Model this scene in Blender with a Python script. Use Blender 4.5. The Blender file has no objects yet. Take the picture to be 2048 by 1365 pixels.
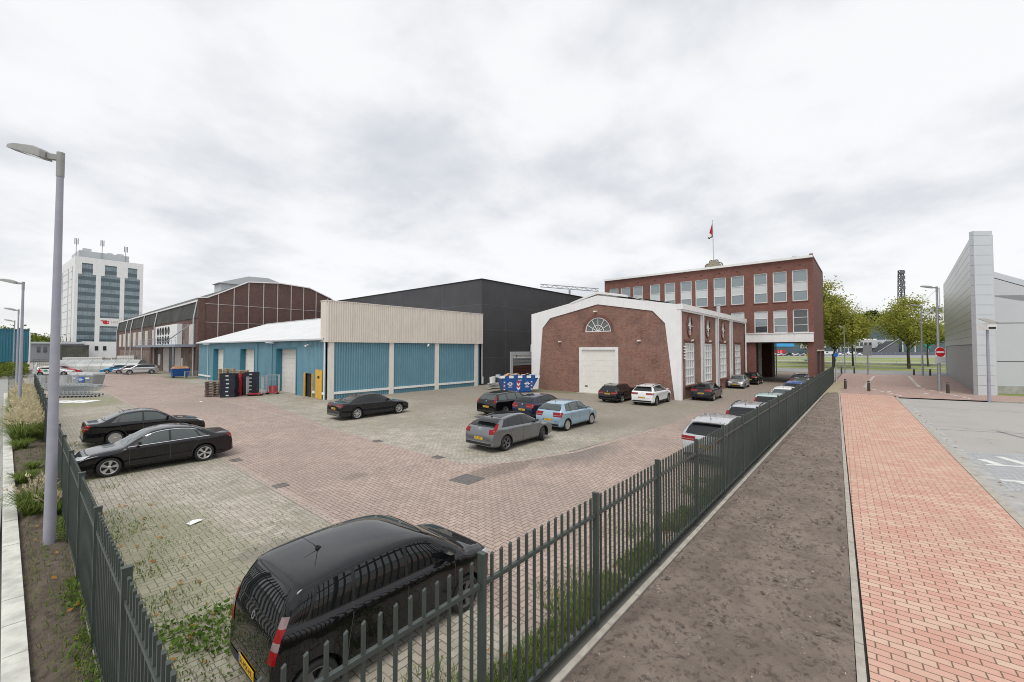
import bpy, bmesh, math, random
from mathutils import Vector, Matrix, noise as mnoise
from mathutils.bvhtree import BVHTree
R = math.radians
random.seed(7)
SC = bpy.context.scene
COL = SC.collection

# ------------------------------------------------------------------ camera
# world axes: X runs along the right-hand fence, Y along the left-hand fence, metres
cam = bpy.data.cameras.new("camera")
cam.sensor_width = 36.0
cam.lens = 830 / 2048 * 36.0
cam.shift_y = -7.5 / 2048
cam.clip_end = 3000
camo = bpy.data.objects.new("camera", cam)
COL.objects.link(camo)
camo.location = (0, 0, 4.32)
camo.rotation_euler = (R(91.55), 0, R(40.5 - 90))
SC.camera = camo

# ------------------------------------------------------------------ light and exposure
SUN_EL, SUN_AZ = 60, 205          # azimuth of the sun, degrees from +X
sun = bpy.data.lights.new("sun", 'SUN')
sun.energy = 1.5
sun.angle = R(28)
sun.color = (1.0, 0.96, 0.9)
suno = bpy.data.objects.new("sun", sun)
COL.objects.link(suno)
suno.rotation_euler = Vector((math.cos(R(SUN_AZ)) * math.cos(R(SUN_EL)), math.sin(R(SUN_AZ)) * math.cos(R(SUN_EL)), math.sin(R(SUN_EL)))).to_track_quat('Z', 'Y').to_euler()
suno.location = (0, 0, 60)
SC.view_settings.view_transform = 'Standard'
SC.view_settings.look = 'None'
SC.view_settings.gamma = 1
SC.view_settings.exposure = 0.33
SC.render.engine = 'CYCLES'
SC.cycles.max_bounces = 6
SC.cycles.use_denoising = True
SC.cycles.filter_width = 1.0

class NT:
    """small helper for node trees"""
    def __init__(s, tree):
        s.t = tree; s.n = tree.nodes; s.l = tree.links
    def new(s, typ, **kw):
        n = s.n.new(typ)
        for k, v in kw.items(): setattr(n, k, v)
        return n
    def put(s, sock, val):
        if hasattr(val, 'links') or isinstance(val, bpy.types.NodeSocket): s.l.new(val, sock)
        else:
            if isinstance(val, (tuple, list)) and len(val) == 3 and sock.type == 'RGBA': val = (*val, 1)
            sock.default_value = val
    def m(s, op, a, b=None, c=None):
        n = s.new('ShaderNodeMath', operation=op)
        s.put(n.inputs[0], a)
        if b is not None: s.put(n.inputs[1], b)
        if c is not None: s.put(n.inputs[2], c)
        return n.outputs[0]
    def mix(s, f, a, b, blend='MIX'):
        n = s.new('ShaderNodeMix', data_type='RGBA', blend_type=blend)
        s.put(n.inputs[0], f); s.put(n.inputs[6], a); s.put(n.inputs[7], b)
        return n.outputs[2]
    def noise(s, vec, scale, detail=4, rough=.55, dims='3D'):
        n = s.new('ShaderNodeTexNoise', noise_dimensions=dims)
        if vec is not None: s.put(n.inputs['Vector'], vec)
        n.inputs['Scale'].default_value = scale; n.inputs['Detail'].default_value = detail
        n.inputs['Roughness'].default_value = rough
        return n.outputs['Fac']
    def ramp(s, f, lo, hi, a=0.0, b=1.0):
        n = s.new('ShaderNodeMapRange', interpolation_type='SMOOTHSTEP')
        s.put(n.inputs[0], f)
        for i, v in ((1, lo), (2, hi), (3, a), (4, b)): s.put(n.inputs[i], v)
        return n.outputs[0]
    def xyz(s, vec):
        n = s.new('ShaderNodeSeparateXYZ'); s.put(n.inputs[0], vec); return n.outputs
    def comb(s, x, y, z=0.0):
        n = s.new('ShaderNodeCombineXYZ')
        for i, v in enumerate((x, y, z)): s.put(n.inputs[i], v)
        return n.outputs[0]
    def pos(s): return s.new('ShaderNodeNewGeometry').outputs['Position']
    def bump(s, h, strength=.3, dist=.01):
        n = s.new('ShaderNodeBump'); n.inputs['Strength'].default_value = strength
        n.inputs['Distance'].default_value = dist; s.put(n.inputs['Height'], h); return n.outputs[0]

# ------------------------------------------------------------------ overcast sky
w = bpy.data.worlds.new("World"); SC.world = w; w.use_nodes = True
wt = NT(w.node_tree); w.node_tree.nodes.clear()
sky = wt.new('ShaderNodeTexSky', sky_type='NISHITA', sun_disc=False)
sky.sun_elevation = R(SUN_EL); sky.sun_rotation = R(90 - SUN_AZ)
bg1 = wt.new('ShaderNodeBackground'); wt.put(bg1.inputs[0], sky.outputs[0]); bg1.inputs[1].default_value = 0.1
tc = wt.new('ShaderNodeTexCoord').outputs['Generated']
dx, dy, dz = wt.xyz(tc)
den = wt.m('ADD', wt.m('MAXIMUM', dz, 0.0), 0.22)
pv = wt.comb(wt.m('DIVIDE', dx, den), wt.m('DIVIDE', dy, den), 0.0)
n1 = wt.noise(pv, 1.15, 5, .5)
n2 = wt.noise(pv, 3.1, 5, .55)
nn = wt.m('ADD', wt.m('MULTIPLY', n1, .72), wt.m('MULTIPLY', n2, .28))
f1 = wt.ramp(nn, .33, .57)
zen = wt.ramp(dz, .25, .75)
cl = wt.mix(f1, (.62, .645, .685), (.88, .885, .895))
cl = wt.mix(wt.m('MULTIPLY', wt.m('SUBTRACT', 1.0, f1), wt.m('MULTIPLY', zen, .5)), cl, (.54, .59, .65))
low = wt.ramp(dz, .0, .16)
cl = wt.mix(wt.m('MULTIPLY', wt.m('SUBTRACT', 1.0, low), .7), cl, (.84, .84, .84))
bg2 = wt.new('ShaderNodeBackground'); wt.put(bg2.inputs[0], cl); bg2.inputs[1].default_value = 0.9
ms = wt.new('ShaderNodeMixShader'); ms.inputs[0].default_value = .94
wt.l.new(bg1.outputs[0], ms.inputs[1]); wt.l.new(bg2.outputs[0], ms.inputs[2])
wo = wt.new('ShaderNodeOutputWorld'); wt.l.new(ms.outputs[0], wo.inputs[0])

# ------------------------------------------------------------------ materials
def base(name):
    mt = bpy.data.materials.new(name); mt.use_nodes = True
    t = NT(mt.node_tree); p = t.n['Principled BSDF']
    return mt, t, p

def mat(name, col, rough=.6, metal=0.0, var=0.0, vscale=3.0, bump=0.0, bscale=30.0, coat=0.0, spec=None, ior=None, dirt=None):
    mt, t, p = base(name)
    p.inputs['Roughness'].default_value = rough; p.inputs['Metallic'].default_value = metal
    if coat: p.inputs['Coat Weight'].default_value = coat; p.inputs['Coat Roughness'].default_value = .03
    if spec is not None: p.inputs['Specular IOR Level'].default_value = spec
    if ior: p.inputs['IOR'].default_value = ior
    c = (*col, 1)
    p.inputs['Base Color'].default_value = c
    if var:
        P = t.pos(); n = t.noise(P, vscale, 6, .6)
        lo = tuple(max(0, x * (1 - var)) for x in col); hi = tuple(min(1, x * (1 + var)) for x in col)
        cc = t.mix(t.ramp(n, .3, .7), lo, hi)
        if dirt:   # vertical streaks of dirt: (colour, amount)
            x, y, z = t.xyz(P)
            st = t.noise(t.comb(t.m('MULTIPLY', x, 5.0), t.m('MULTIPLY', y, 5.0), t.m('MULTIPLY', z, .25)), 1.0, 5, .6)
            cc = t.mix(t.m('MULTIPLY', t.ramp(st, .48, .75), dirt[1]), cc, dirt[0])
        t.put(p.inputs['Base Color'], cc)
    if bump:
        t.put(p.inputs['Normal'], t.bump(t.noise(t.pos(), bscale, 5, .6), bump, .02))
    return mt

def wall_brick(name, c1, c2, mortar, bw=.22, bh=.065, stain=.35, stainc=(.03, .025, .025)):
    mt, t, p = base(name)
    g = t.new('ShaderNodeNewGeometry')
    x, y, z = t.xyz(g.outputs['Position']); nx, ny, nz = t.xyz(g.outputs['True Normal'])
    ax = t.m('GREATER_THAN', t.m('ABSOLUTE', nx), .7)
    h = t.m('ADD', t.m('MULTIPLY', ax, y), t.m('MULTIPLY', t.m('SUBTRACT', 1.0, ax), x))
    v = t.comb(h, z, 0.0)
    b = t.new('ShaderNodeTexBrick'); t.put(b.inputs['Vector'], v)
    for k, val in (('Color1', c1), ('Color2', c2), ('Mortar', mortar)): t.put(b.inputs[k], val)
    b.inputs['Scale'].default_value = 1; b.inputs['Brick Width'].default_value = bw; b.inputs['Row Height'].default_value = bh
    b.inputs['Mortar Size'].default_value = .011; b.inputs['Bias'].default_value = -.1
    n = t.noise(g.outputs['Position'], .55, 6, .65)
    c = t.mix(t.m('MULTIPLY', t.ramp(n, .42, .72), stain), b.outputs['Color'], stainc)
    n2 = t.noise(g.outputs['Position'], 7, 4, .7)
    c = t.mix(t.m('MULTIPLY', t.ramp(n2, .5, .72), .35), c, tuple(min(1, a * 1.7) for a in c1))
    t.put(p.inputs['Base Color'], c); p.inputs['Roughness'].default_value = .85
    t.put(p.inputs['Normal'], t.bump(b.outputs['Fac'], -.4, .01))
    return mt

def herring(name, c1, c2, mortar, size=.128, moss=0.0, fadeamt=.75, mossc=(.09, .11, .03), worn=.3, wornc=(.2, .19, .18), off=(0, 0), puddle=None, zone=None, spots=()):
    """herringbone pavers: every brick gets its own tint"""
    mt, t, p = base(name)
    P = t.pos(); X, Y, Z = t.xyz(P)
    wob = t.noise(P, 2.2, 2)
    x = t.m('ADD', t.m('DIVIDE', t.m('ADD', X, off[0]), size), t.m('MULTIPLY', wob, .25))
    y = t.m('ADD', t.m('DIVIDE', t.m('ADD', Y, off[1]), size), t.m('MULTIPLY', wob, .25))
    i = t.m('FLOOR', x); j = t.m('FLOOR', y); fx = t.m('SUBTRACT', x, i); fy = t.m('SUBTRACT', y, j)
    k = t.m('FLOORED_MODULO', t.m('SUBTRACT', i, j), 4.0)
    e = [t.m('COMPARE', k, float(q), .2) for q in range(4)]
    d = t.m('MINIMUM', t.m('MINIMUM', t.m('MULTIPLY_ADD', e[1], 9.0, fx), t.m('MULTIPLY_ADD', e[0], 9.0, t.m('SUBTRACT', 1.0, fx))),
            t.m('MINIMUM', t.m('MULTIPLY_ADD', e[2], 9.0, fy), t.m('MULTIPLY_ADD', e[3], 9.0, t.m('SUBTRACT', 1.0, fy))))
    brick = t.ramp(d, .02, .10)
    wn = t.new('ShaderNodeTexWhiteNoise', noise_dimensions='3D')
    t.put(wn.inputs['Vector'], t.comb(t.m('SUBTRACT', i, e[1]), t.m('SUBTRACT', j, e[2]), t.m('GREATER_THAN', k, 1.5)))
    big = t.noise(P, .22, 6, .62)
    med = t.noise(P, 1.3, 6, .65)
    c = t.mix(wn.outputs['Value'], c1, c2)
    c = t.mix(t.m('MULTIPLY', t.ramp(big, .4, .68), worn), c, wornc)
    c = t.mix(t.m('MULTIPLY', t.ramp(med, .45, .75), .5), c, tuple(a * .5 for a in c1))
    fine = t.noise(P, 40, 3, .6)
    c = t.mix(t.m('MULTIPLY', t.ramp(fine, .5, .8), .3), c, tuple(min(1, a * 1.5) for a in c2))
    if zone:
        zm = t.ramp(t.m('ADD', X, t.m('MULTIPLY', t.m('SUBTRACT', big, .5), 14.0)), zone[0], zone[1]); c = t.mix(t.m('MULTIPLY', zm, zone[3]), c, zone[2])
    for sx_, sy_, rx_, ry_, sc_, sa_ in spots:   # moss and dirt patches with a shape of their own
        sd = t.m('ADD', t.m('POWER', t.m('DIVIDE', t.m('SUBTRACT', X, sx_), rx_), 2.0), t.m('POWER', t.m('DIVIDE', t.m('SUBTRACT', Y, sy_), ry_), 2.0)); sd = t.m('ADD', sd, t.m('MULTIPLY', t.m('SUBTRACT', med, .5), 3.2))
        c = t.mix(t.m('MULTIPLY', t.ramp(sd, 1.2, .3), sa_), c, sc_)
    joint = mortar
    if moss:
        mm = t.ramp(t.m('ADD', t.m('MULTIPLY', big, .5), t.m('MULTIPLY', med, .5)), .40, .62)
        joint = t.mix(t.m('MULTIPLY', mm, .8), mortar, mossc)
        c = t.mix(t.m('MULTIPLY', t.m('MULTIPLY', mm, t.ramp(fine, .35, .65)), moss), c, mossc)
    fade = t.m('MULTIPLY', t.ramp(t.noise(P, 3.0, 4, .65), .46, .66), fadeamt)
    c = t.mix(t.m('MAXIMUM', brick, fade), joint, c)
    rough = .82
    if puddle:
        dd = t.m('SQRT', t.m('ADD', t.m('POWER', t.m('DIVIDE', t.m('SUBTRACT', X, puddle[0]), puddle[2]), 2.0), t.m('POWER', t.m('DIVIDE', t.m('SUBTRACT', Y, puddle[1]), puddle[3]), 2.0)))
        dd = t.m('ADD', dd, t.m('MULTIPLY', t.m('SUBTRACT', med, .5), 1.5))
        wet = t.ramp(dd, 1.3, .5)
        c = t.mix(t.m('MULTIPLY', wet, .6), c, (.12, .11, .10))
        core = t.ramp(dd, .55, .2)
        rough = t.m('SUBTRACT', .82, t.m('MULTIPLY', core, .6))
    t.put(p.inputs['Base Color'], c); t.put(p.inputs['Roughness'], rough)
    t.put(p.inputs['Normal'], t.bump(brick, .35, .008))
    return mt

def path_brick(name, ang, c, mortar, bw=.32, bh=.155):
    mt, t, p = base(name)
    P = t.pos(); X, Y, Z = t.xyz(P)
    ca, sa = math.cos(ang), math.sin(ang)
    x = t.m('ADD', t.m('MULTIPLY', X, ca), t.m('MULTIPLY', Y, sa)); y = t.m('SUBTRACT', t.m('MULTIPLY', Y, ca), t.m('MULTIPLY', X, sa))
    wob = t.noise(P, 1.2, 2)
    x = t.m('ADD', x, t.m('MULTIPLY', wob, .03)); y = t.m('ADD', y, t.m('MULTIPLY', wob, .03))
    yr = t.m('DIVIDE', y, bh); j = t.m('FLOOR', yr); fy = t.m('SUBTRACT', yr, j)
    xr = t.m('ADD', t.m('DIVIDE', x, bw), t.m('MULTIPLY', t.m('FLOORED_MODULO', j, 2.0), .5))
    i = t.m('FLOOR', xr); fx = t.m('SUBTRACT', xr, i)
    d = t.m('MINIMUM', t.m('MULTIPLY', t.m('MINIMUM', fx, t.m('SUBTRACT', 1.0, fx)), 2.0), t.m('MINIMUM', fy, t.m('SUBTRACT', 1.0, fy)))
    brick = t.ramp(d, .02, .09)
    wn = t.new('ShaderNodeTexWhiteNoise', noise_dimensions='2D'); t.put(wn.inputs['Vector'], t.comb(i, j))
    lowf = t.m('MULTIPLY', t.m('SUBTRACT', t.noise(P, .9, 3), .5), 1.1); rv = t.m('ADD', wn.outputs['Value'], lowf)
    col = t.mix(t.ramp(rv, .0, .6), c[0], c[1]); col = t.mix(t.m('MULTIPLY', t.ramp(rv, .55, 1.05), .9), col, c[2])
    big = t.noise(P, .45, 5, .6)
    col = t.mix(t.m('MULTIPLY', t.ramp(big, .48, .72), .4), col, c[3])
    grain = t.noise(P, 16, 5, .7); col = t.mix(t.m('MULTIPLY', t.ramp(grain, .5, .75), .22), col, tuple(a * .6 for a in c[3])); fine = t.noise(P, 60, 3, .6); col = t.mix(t.m('MULTIPLY', t.ramp(fine, .5, .8), .18), col, (.75, .6, .5))
    t.put(p.inputs['Base Color'], t.mix(brick, mortar, col)); p.inputs['Roughness'].default_value = .85
    t.put(p.inputs['Normal'], t.bump(brick, .4, .008))
    return mt

def asphalt(name, col, crack=True, patch=.2):
    mt, t, p = base(name)
    P = t.pos()
    n = t.noise(P, 90, 3, .7); b = t.noise(P, .35, 6, .6)
    c = t.mix(t.ramp(n, .3, .7), tuple(a * .8 for a in col), tuple(a * 1.2 for a in col))
    c = t.mix(t.m('MULTIPLY', t.ramp(b, .45, .7), patch), c, tuple(a * .6 for a in col))
    if crack:
        v = t.new('ShaderNodeTexVoronoi', feature='DISTANCE_TO_EDGE'); v.inputs['Scale'].default_value = .14
        wn = t.noise(P, 1.2, 4); X, Y, Z = t.xyz(P)
        t.put(v.inputs['Vector'], t.comb(t.m('ADD', X, t.m('MULTIPLY', wn, 1.5)), t.m('ADD', Y, t.m('MULTIPLY', wn, 1.5)), 0.0))
        c = t.mix(t.m('MULTIPLY', t.ramp(v.outputs['Distance'], .008, .0), t.m('MULTIPLY', t.ramp(b, .5, .6), .6)), c, tuple(a * .5 for a in col))
    t.put(p.inputs['Base Color'], c); p.inputs['Roughness'].default_value = .9
    t.put(p.inputs['Normal'], t.bump(n, .25, .01))
    return mt

def soil_mat(name, c1, c2, fleck):
    mt, t, p = base(name)
    P = t.pos()
    a = t.noise(P, 1.1, 8, .7); b = t.noise(P, 9, 6, .7); f = t.noise(P, 55, 4, .7)
    c = t.mix(t.ramp(a, .35, .68), c1, c2)
    c = t.mix(t.m('MULTIPLY', t.ramp(b, .48, .66), .8), c, tuple(x * .42 for x in c1))
    c = t.mix(t.ramp(f, .62, .74), c, tuple(x * 1.6 for x in c2))
    v = t.new('ShaderNodeTexVoronoi'); v.inputs['Scale'].default_value = 16; t.put(v.inputs['Vector'], P)
    c = t.mix(t.m('MULTIPLY', t.ramp(v.outputs['Distance'], .16, .08), t.m('GREATER_THAN', t.xyz(v.outputs['Color'])[0], .86)), c, fleck)
    t.put(p.inputs['Base Color'], c); p.inputs['Roughness'].default_value = .95
    t.put(p.inputs['Normal'], t.bump(t.m('ADD', b, t.m('MULTIPLY', f, .6)), .9, .05))
    return mt

def grass_mat(name, c1, c2, sc=1.0):
    mt, t, p = base(name)
    P = t.pos(); a = t.noise(P, .12 * sc, 6, .6); b = t.noise(P, 3 * sc, 5, .7)
    c = t.mix(t.ramp(a, .35, .65), c1, c2); c = t.mix(t.m('MULTIPLY', t.ramp(b, .4, .7), .5), c, tuple(x * .6 for x in c1))
    t.put(p.inputs['Base Color'], c); p.inputs['Roughness'].default_value = .9
    return mt

def leaf_mat(name, c1, c2, sc=.35, trans=.35):
    mt = bpy.data.materials.new(name); mt.use_nodes = True; t = NT(mt.node_tree); t.n.clear()
    g = t.new('ShaderNodeNewGeometry')
    n = t.noise(g.outputs['Position'], sc, 3, .6)
    f = t.m('ADD', t.m('MULTIPLY', t.ramp(n, .3, .7), .6), t.m('MULTIPLY', g.outputs['Random Per Island'], .4))
    c = t.mix(f, c1, c2)
    d = t.new('ShaderNodeBsdfDiffuse'); t.put(d.inputs[0], c)
    tr = t.new('ShaderNodeBsdfTranslucent'); t.put(tr.inputs[0], c)
    m = t.new('ShaderNodeMixShader'); m.inputs[0].default_value = trans
    t.l.new(d.outputs[0], m.inputs[1]); t.l.new(tr.outputs[0], m.inputs[2])
    o = t.new('ShaderNodeOutputMaterial'); t.l.new(m.outputs[0], o.inputs[0])
    return mt

def paint(name, col, metal=0.0, rough=.30):
    mt, t, p = base(name)
    n = t.noise(t.pos(), 6, 5, .65)
    dust = tuple(min(1, a * .94 + .004) for a in col)
    t.put(p.inputs['Base Color'], t.mix(t.ramp(n, .45, .75), col, dust))
    p.inputs['Metallic'].default_value = metal; p.inputs['Roughness'].default_value = rough
    p.inputs['Coat Weight'].default_value = 1; p.inputs['Coat Roughness'].default_value = .02; p.inputs['Coat IOR'].default_value = 1.5 if max(col) < .06 else 1.6
    p.inputs['Specular IOR Level'].default_value = .06
    return mt

M = {}
M['white'] = mat('white_paint', (.80, .80, .79), .55, var=.05, vscale=1.2, dirt=((.45, .44, .42), .25))
M['whitetrim'] = mat('white_trim', (.80, .79, .77), .5, var=.04)
M['whitewall'] = mat('white_render', (.82, .82, .82), .8, var=.04, vscale=.8, dirt=((.5, .5, .48), .2))
M['cream'] = mat('cream_steel', (.72, .665, .60), .5, var=.03, vscale=1.0, dirt=((.42, .34, .26), .22))
M['creamflat'] = mat('cream_concrete', (.74, .70, .64), .7, var=.04, dirt=((.45, .4, .33), .18))
M['blue'] = mat('blue_steel', (.145, .30, .378), .45, var=.05, vscale=1.0, dirt=((.10, .2, .26), .22))
M['bluedark'] = mat('petrol_blue_steel', (.035, .175, .245), .45, var=.08)
M['yellow'] = mat('yellow_paint', (.72, .42, .06), .5, var=.08, dirt=((.4, .2, .03), .5))
M['galv'] = mat('galvanised_steel', (.42, .44, .46), .42, .5, var=.12, vscale=6)
M['grey'] = mat('grey_steel', (.31, .325, .34), .5, .2, var=.08)
M['lightgrey'] = mat('light_grey_panel', (.52, .545, .565), .45, var=.02, vscale=.3)
M['midgrey'] = mat('grey_concrete', (.36, .355, .34), .85, var=.15, vscale=2, bump=.2)
M['dark'] = mat('dark_void', (.018, .018, .02), .7)
M['rubber'] = mat('rubber', (.018, .018, .018), .8)
M['blackplastic'] = mat('black_plastic', (.016, .016, .017), .45)
M['black'] = mat('black_cladding', (.056, .056, .060), .6, var=.1, vscale=.5)
M['fence'] = mat('fence_green_steel', (.048, .060, .054), .42, .0, var=.12, vscale=5)
M['pole'] = mat('grey_lilac_pole', (.34, .34, .40), .45, .1, var=.06)
M['lampgrey'] = mat('lamp_head_grey', (.30, .30, .29), .5, .1, var=.08)
M['lens'] = mat('lamp_lens', (.45, .45, .42), .15)
M['brickhall'] = wall_brick('red_brick', (.285, .125, .09), (.15, .064, .05), (.29, .22, .185), .24, .085, stain=.35)
M['brickoff'] = wall_brick('office_brick', (.225, .088, .066), (.15, .058, .047), (.17, .10, .08), .24, .085, stain=.25)
M['brickbrown'] = wall_brick('brown_brick', (.135, .070, .057), (.085, .046, .040), (.12, .08, .07), .24, .09, stain=.3)
M['slate'] = mat('dark_roofing', (.048, .048, .04), .8, var=.4, vscale=.35, dirt=((.02, .02, .015), .6))
M['roofwhite'] = mat('pale_roof_sheet', (.64, .65, .66), .5, var=.05, vscale=.5)
M['roofgrey'] = mat('roof_felt', (.10, .10, .10), .9, var=.2)
M['board'] = mat('weathered_boards', (.19, .14, .12), .85, var=.35, vscale=.8, dirt=((.3, .26, .22), .5))
M['pinkboard'] = mat('pale_shutter_board', (.62, .57, .54), .7, var=.06, dirt=((.4, .33, .3), .4))
M['orange'] = mat('orange_brick_infill', (.34, .17, .10), .85, var=.15)
M['glass'] = mat('window_glass', (.20, .25, .27), .06, ior=1.9)
M['glassdark'] = mat('dark_window_glass', (.045, .055, .06), .05, ior=1.8)
M['blind'] = mat('white_blind_behind_glass', (.55, .58, .58), .12, ior=1.6)
M['toweglass'] = mat('tower_glass_spandrel', (.055, .095, .115), .12, ior=1.7, var=.15, vscale=.15)
M['towglass2'] = mat('tower_glass_window', (.19, .25, .28), .08, ior=1.8, var=.25, vscale=.35)
M['carglass'] = mat('car_glass', (.008, .010, .011), .02, ior=1.55)
M['carglasslight'] = mat('car_glass_clear', (.055, .07, .07), .02, ior=1.7)
M['alloy'] = mat('alloy_rim', (.55, .55, .56), .3, .85)
M['alloydark'] = mat('dark_alloy_rim', (.16, .16, .17), .3, .7)
M['chrome'] = mat('chrome', (.75, .75, .76), .12, 1.0)
M['red'] = mat('red_lamp', (.24, .005, .007), .12, ior=1.4)
M['redclear'] = mat('clear_lamp', (.24, .17, .17), .1, ior=1.5)
M['head'] = mat('headlamp', (.60, .63, .65), .08, ior=1.6)
M['plate'] = mat('yellow_plate', (.72, .43, .02), .4)
M['ink'] = mat('black_ink', (.01, .01, .012), .5)
M['whiteink'] = mat('white_ink', (.8, .8, .8), .5)
M['blueink'] = mat('blue_ink', (.02, .10, .45), .5)
M['signred'] = mat('sign_red', (.58, .018, .025), .4)
M['signblue'] = mat('sign_blue', (.03, .16, .55), .4)
M['skip'] = mat('skip_blue', (.012, .085, .30), .45, var=.1, vscale=4)
M['iron'] = mat('cast_iron', (.13, .12, .112), .75, var=.2, vscale=8)
M['roadwhite'] = mat('road_marking', (.62, .62, .6), .7, var=.15, vscale=9)
M['kerb'] = mat('pale_kerb', (.54, .54, .49), .85, var=.2, vscale=3.0, bump=.2)
M['edging'] = mat('concrete_edging', (.37, .34, .295), .9, var=.15, vscale=5, bump=.2)
M['metal'] = mat('brushed_metal_panel', (.47, .485, .485), .34, .5, var=.04, vscale=.3)
M['metallight'] = mat('pale_metal_panel', (.60, .635, .66), .40, .3, var=.02, vscale=.8)
M['gap_highlight'] = mat('panel_gap_highlight', (.05, .05, .052), .5)  # light caught on seam edges, painted in as a lighter seam colour
M['rib'] = mat('weathered_rib', (.50, .46, .44), .7, var=.1)
M['seam'] = mat('panel_seam', (.13, .135, .14), .6)
M['wood'] = mat('pallet_wood', (.36, .25, .15), .85, var=.3, vscale=3)
M['redplastic'] = mat('red_crate', (.42, .035, .05), .5, var=.15)
M['navy'] = mat('navy_crate', (.014, .018, .030), .5, var=.2)
M['poly'] = mat('clear_polycarbonate', (.40, .42, .41), .25, var=.15, vscale=.6, dirt=((.2, .22, .2), .4))
M['wire'] = mat('wire_mesh', (.52, .55, .57), .4, .4)
M['bark'] = mat('bark', (.085, .07, .055), .9, var=.3, vscale=4)
M['leaf1'] = leaf_mat('leaf_yellow_green', (.22, .25, .045), (.50, .49, .13), .35, .45)
M['leaf2'] = leaf_mat('leaf_mid_green', (.085, .125, .02), (.24, .28, .065))
M['leafdark'] = leaf_mat('leaf_dark_green', (.02, .042, .02), (.06, .092, .04), .1, .2)
M['blade'] = leaf_mat('grass_blade', (.09, .14, .03), (.22, .28, .08), 2.0, .3)
M['straw'] = leaf_mat('straw_plume', (.52, .45, .29), (.74, .66, .46), 2.0, .3)
M['weed'] = leaf_mat('weed_leaf', (.06, .12, .02), (.16, .25, .05), 3.0, .3)
M['dryleaf'] = leaf_mat('dry_leaf', (.28, .11, .03), (.45, .26, .08), 3.0, .2)
M['chip'] = leaf_mat('pale_chips', (.42, .38, .30), (.60, .55, .46), 3.0, .1)
M['clod'] = mat('soil_clod', (.125, .098, .082), .95, var=.4, vscale=20)
M['flagred'] = mat('flag_red', (.42, .03, .05), .8, var=.2)
M['green'] = mat('green_sign', (.0, .30, .20), .5)
M['cyan'] = mat('cyan_sign', (.05, .38, .70), .5)
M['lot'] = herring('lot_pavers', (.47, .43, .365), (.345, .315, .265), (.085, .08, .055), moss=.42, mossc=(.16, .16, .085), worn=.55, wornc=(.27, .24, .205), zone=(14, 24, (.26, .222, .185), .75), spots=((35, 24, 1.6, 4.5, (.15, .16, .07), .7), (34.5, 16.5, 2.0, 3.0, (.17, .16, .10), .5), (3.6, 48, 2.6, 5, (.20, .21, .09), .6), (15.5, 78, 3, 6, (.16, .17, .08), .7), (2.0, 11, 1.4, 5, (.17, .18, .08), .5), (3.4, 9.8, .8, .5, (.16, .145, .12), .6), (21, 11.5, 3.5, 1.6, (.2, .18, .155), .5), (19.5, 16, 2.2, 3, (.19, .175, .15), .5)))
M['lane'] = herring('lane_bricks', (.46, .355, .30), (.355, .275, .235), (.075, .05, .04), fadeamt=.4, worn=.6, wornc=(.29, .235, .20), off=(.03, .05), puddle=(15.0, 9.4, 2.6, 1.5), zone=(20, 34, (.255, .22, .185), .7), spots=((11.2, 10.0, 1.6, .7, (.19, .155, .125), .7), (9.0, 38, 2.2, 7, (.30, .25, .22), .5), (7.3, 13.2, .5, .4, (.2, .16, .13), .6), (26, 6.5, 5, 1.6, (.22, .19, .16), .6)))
M['plaza'] = herring('plaza_bricks', (.46, .315, .26), (.36, .25, .215), (.15, .11, .1), worn=.3, wornc=(.3, .25, .22))
M['path'] = path_brick('path_bricks', R(-90 + 2), ((.53, .29, .225), (.57, .35, .275), (.60, .43, .33), (.42, .27, .195)), (.15, .10, .065))
M['soldier'] = path_brick('soldier_bricks', R(0), ((.44, .35, .30), (.37, .30, .26), (.42, .36, .30), (.3, .25, .21)), (.11, .09, .07), .3, .15)
M['yellowpave'] = path_brick('mossy_tiles', R(0), ((.42, .36, .24), (.36, .31, .2), (.45, .40, .28), (.3, .28, .16)), (.16, .15, .07), .3, .15)
M['greypave'] = path_brick('grey_pavers', R(-90), ((.40, .41, .42), (.34, .35, .36), (.44, .45, .46), (.3, .31, .32)), (.13, .13, .13), .3, .15)
M['road'] = asphalt('road_asphalt', (.36, .345, .325))
M['street'] = asphalt('street_asphalt', (.27, .27, .27), False)
M['leftroad'] = path_brick('left_pavers', R(0), ((.36, .36, .345), (.30, .30, .29), (.40, .39, .37), (.27, .27, .25)), (.14, .14, .12), .3, .12)
M['ground'] = mat('far_ground', (.20, .20, .18), .95, var=.2, vscale=.05)
M['soil'] = soil_mat('soil', (.180, .142, .116), (.265, .214, .178), (.55, .5, .42))
M['soildark'] = soil_mat('soil_dark', (.105, .08, .062), (.17, .135, .105), (.3, .27, .18))
M['lawn'] = grass_mat('lawn', (.17, .225, .05), (.27, .31, .08))

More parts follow.
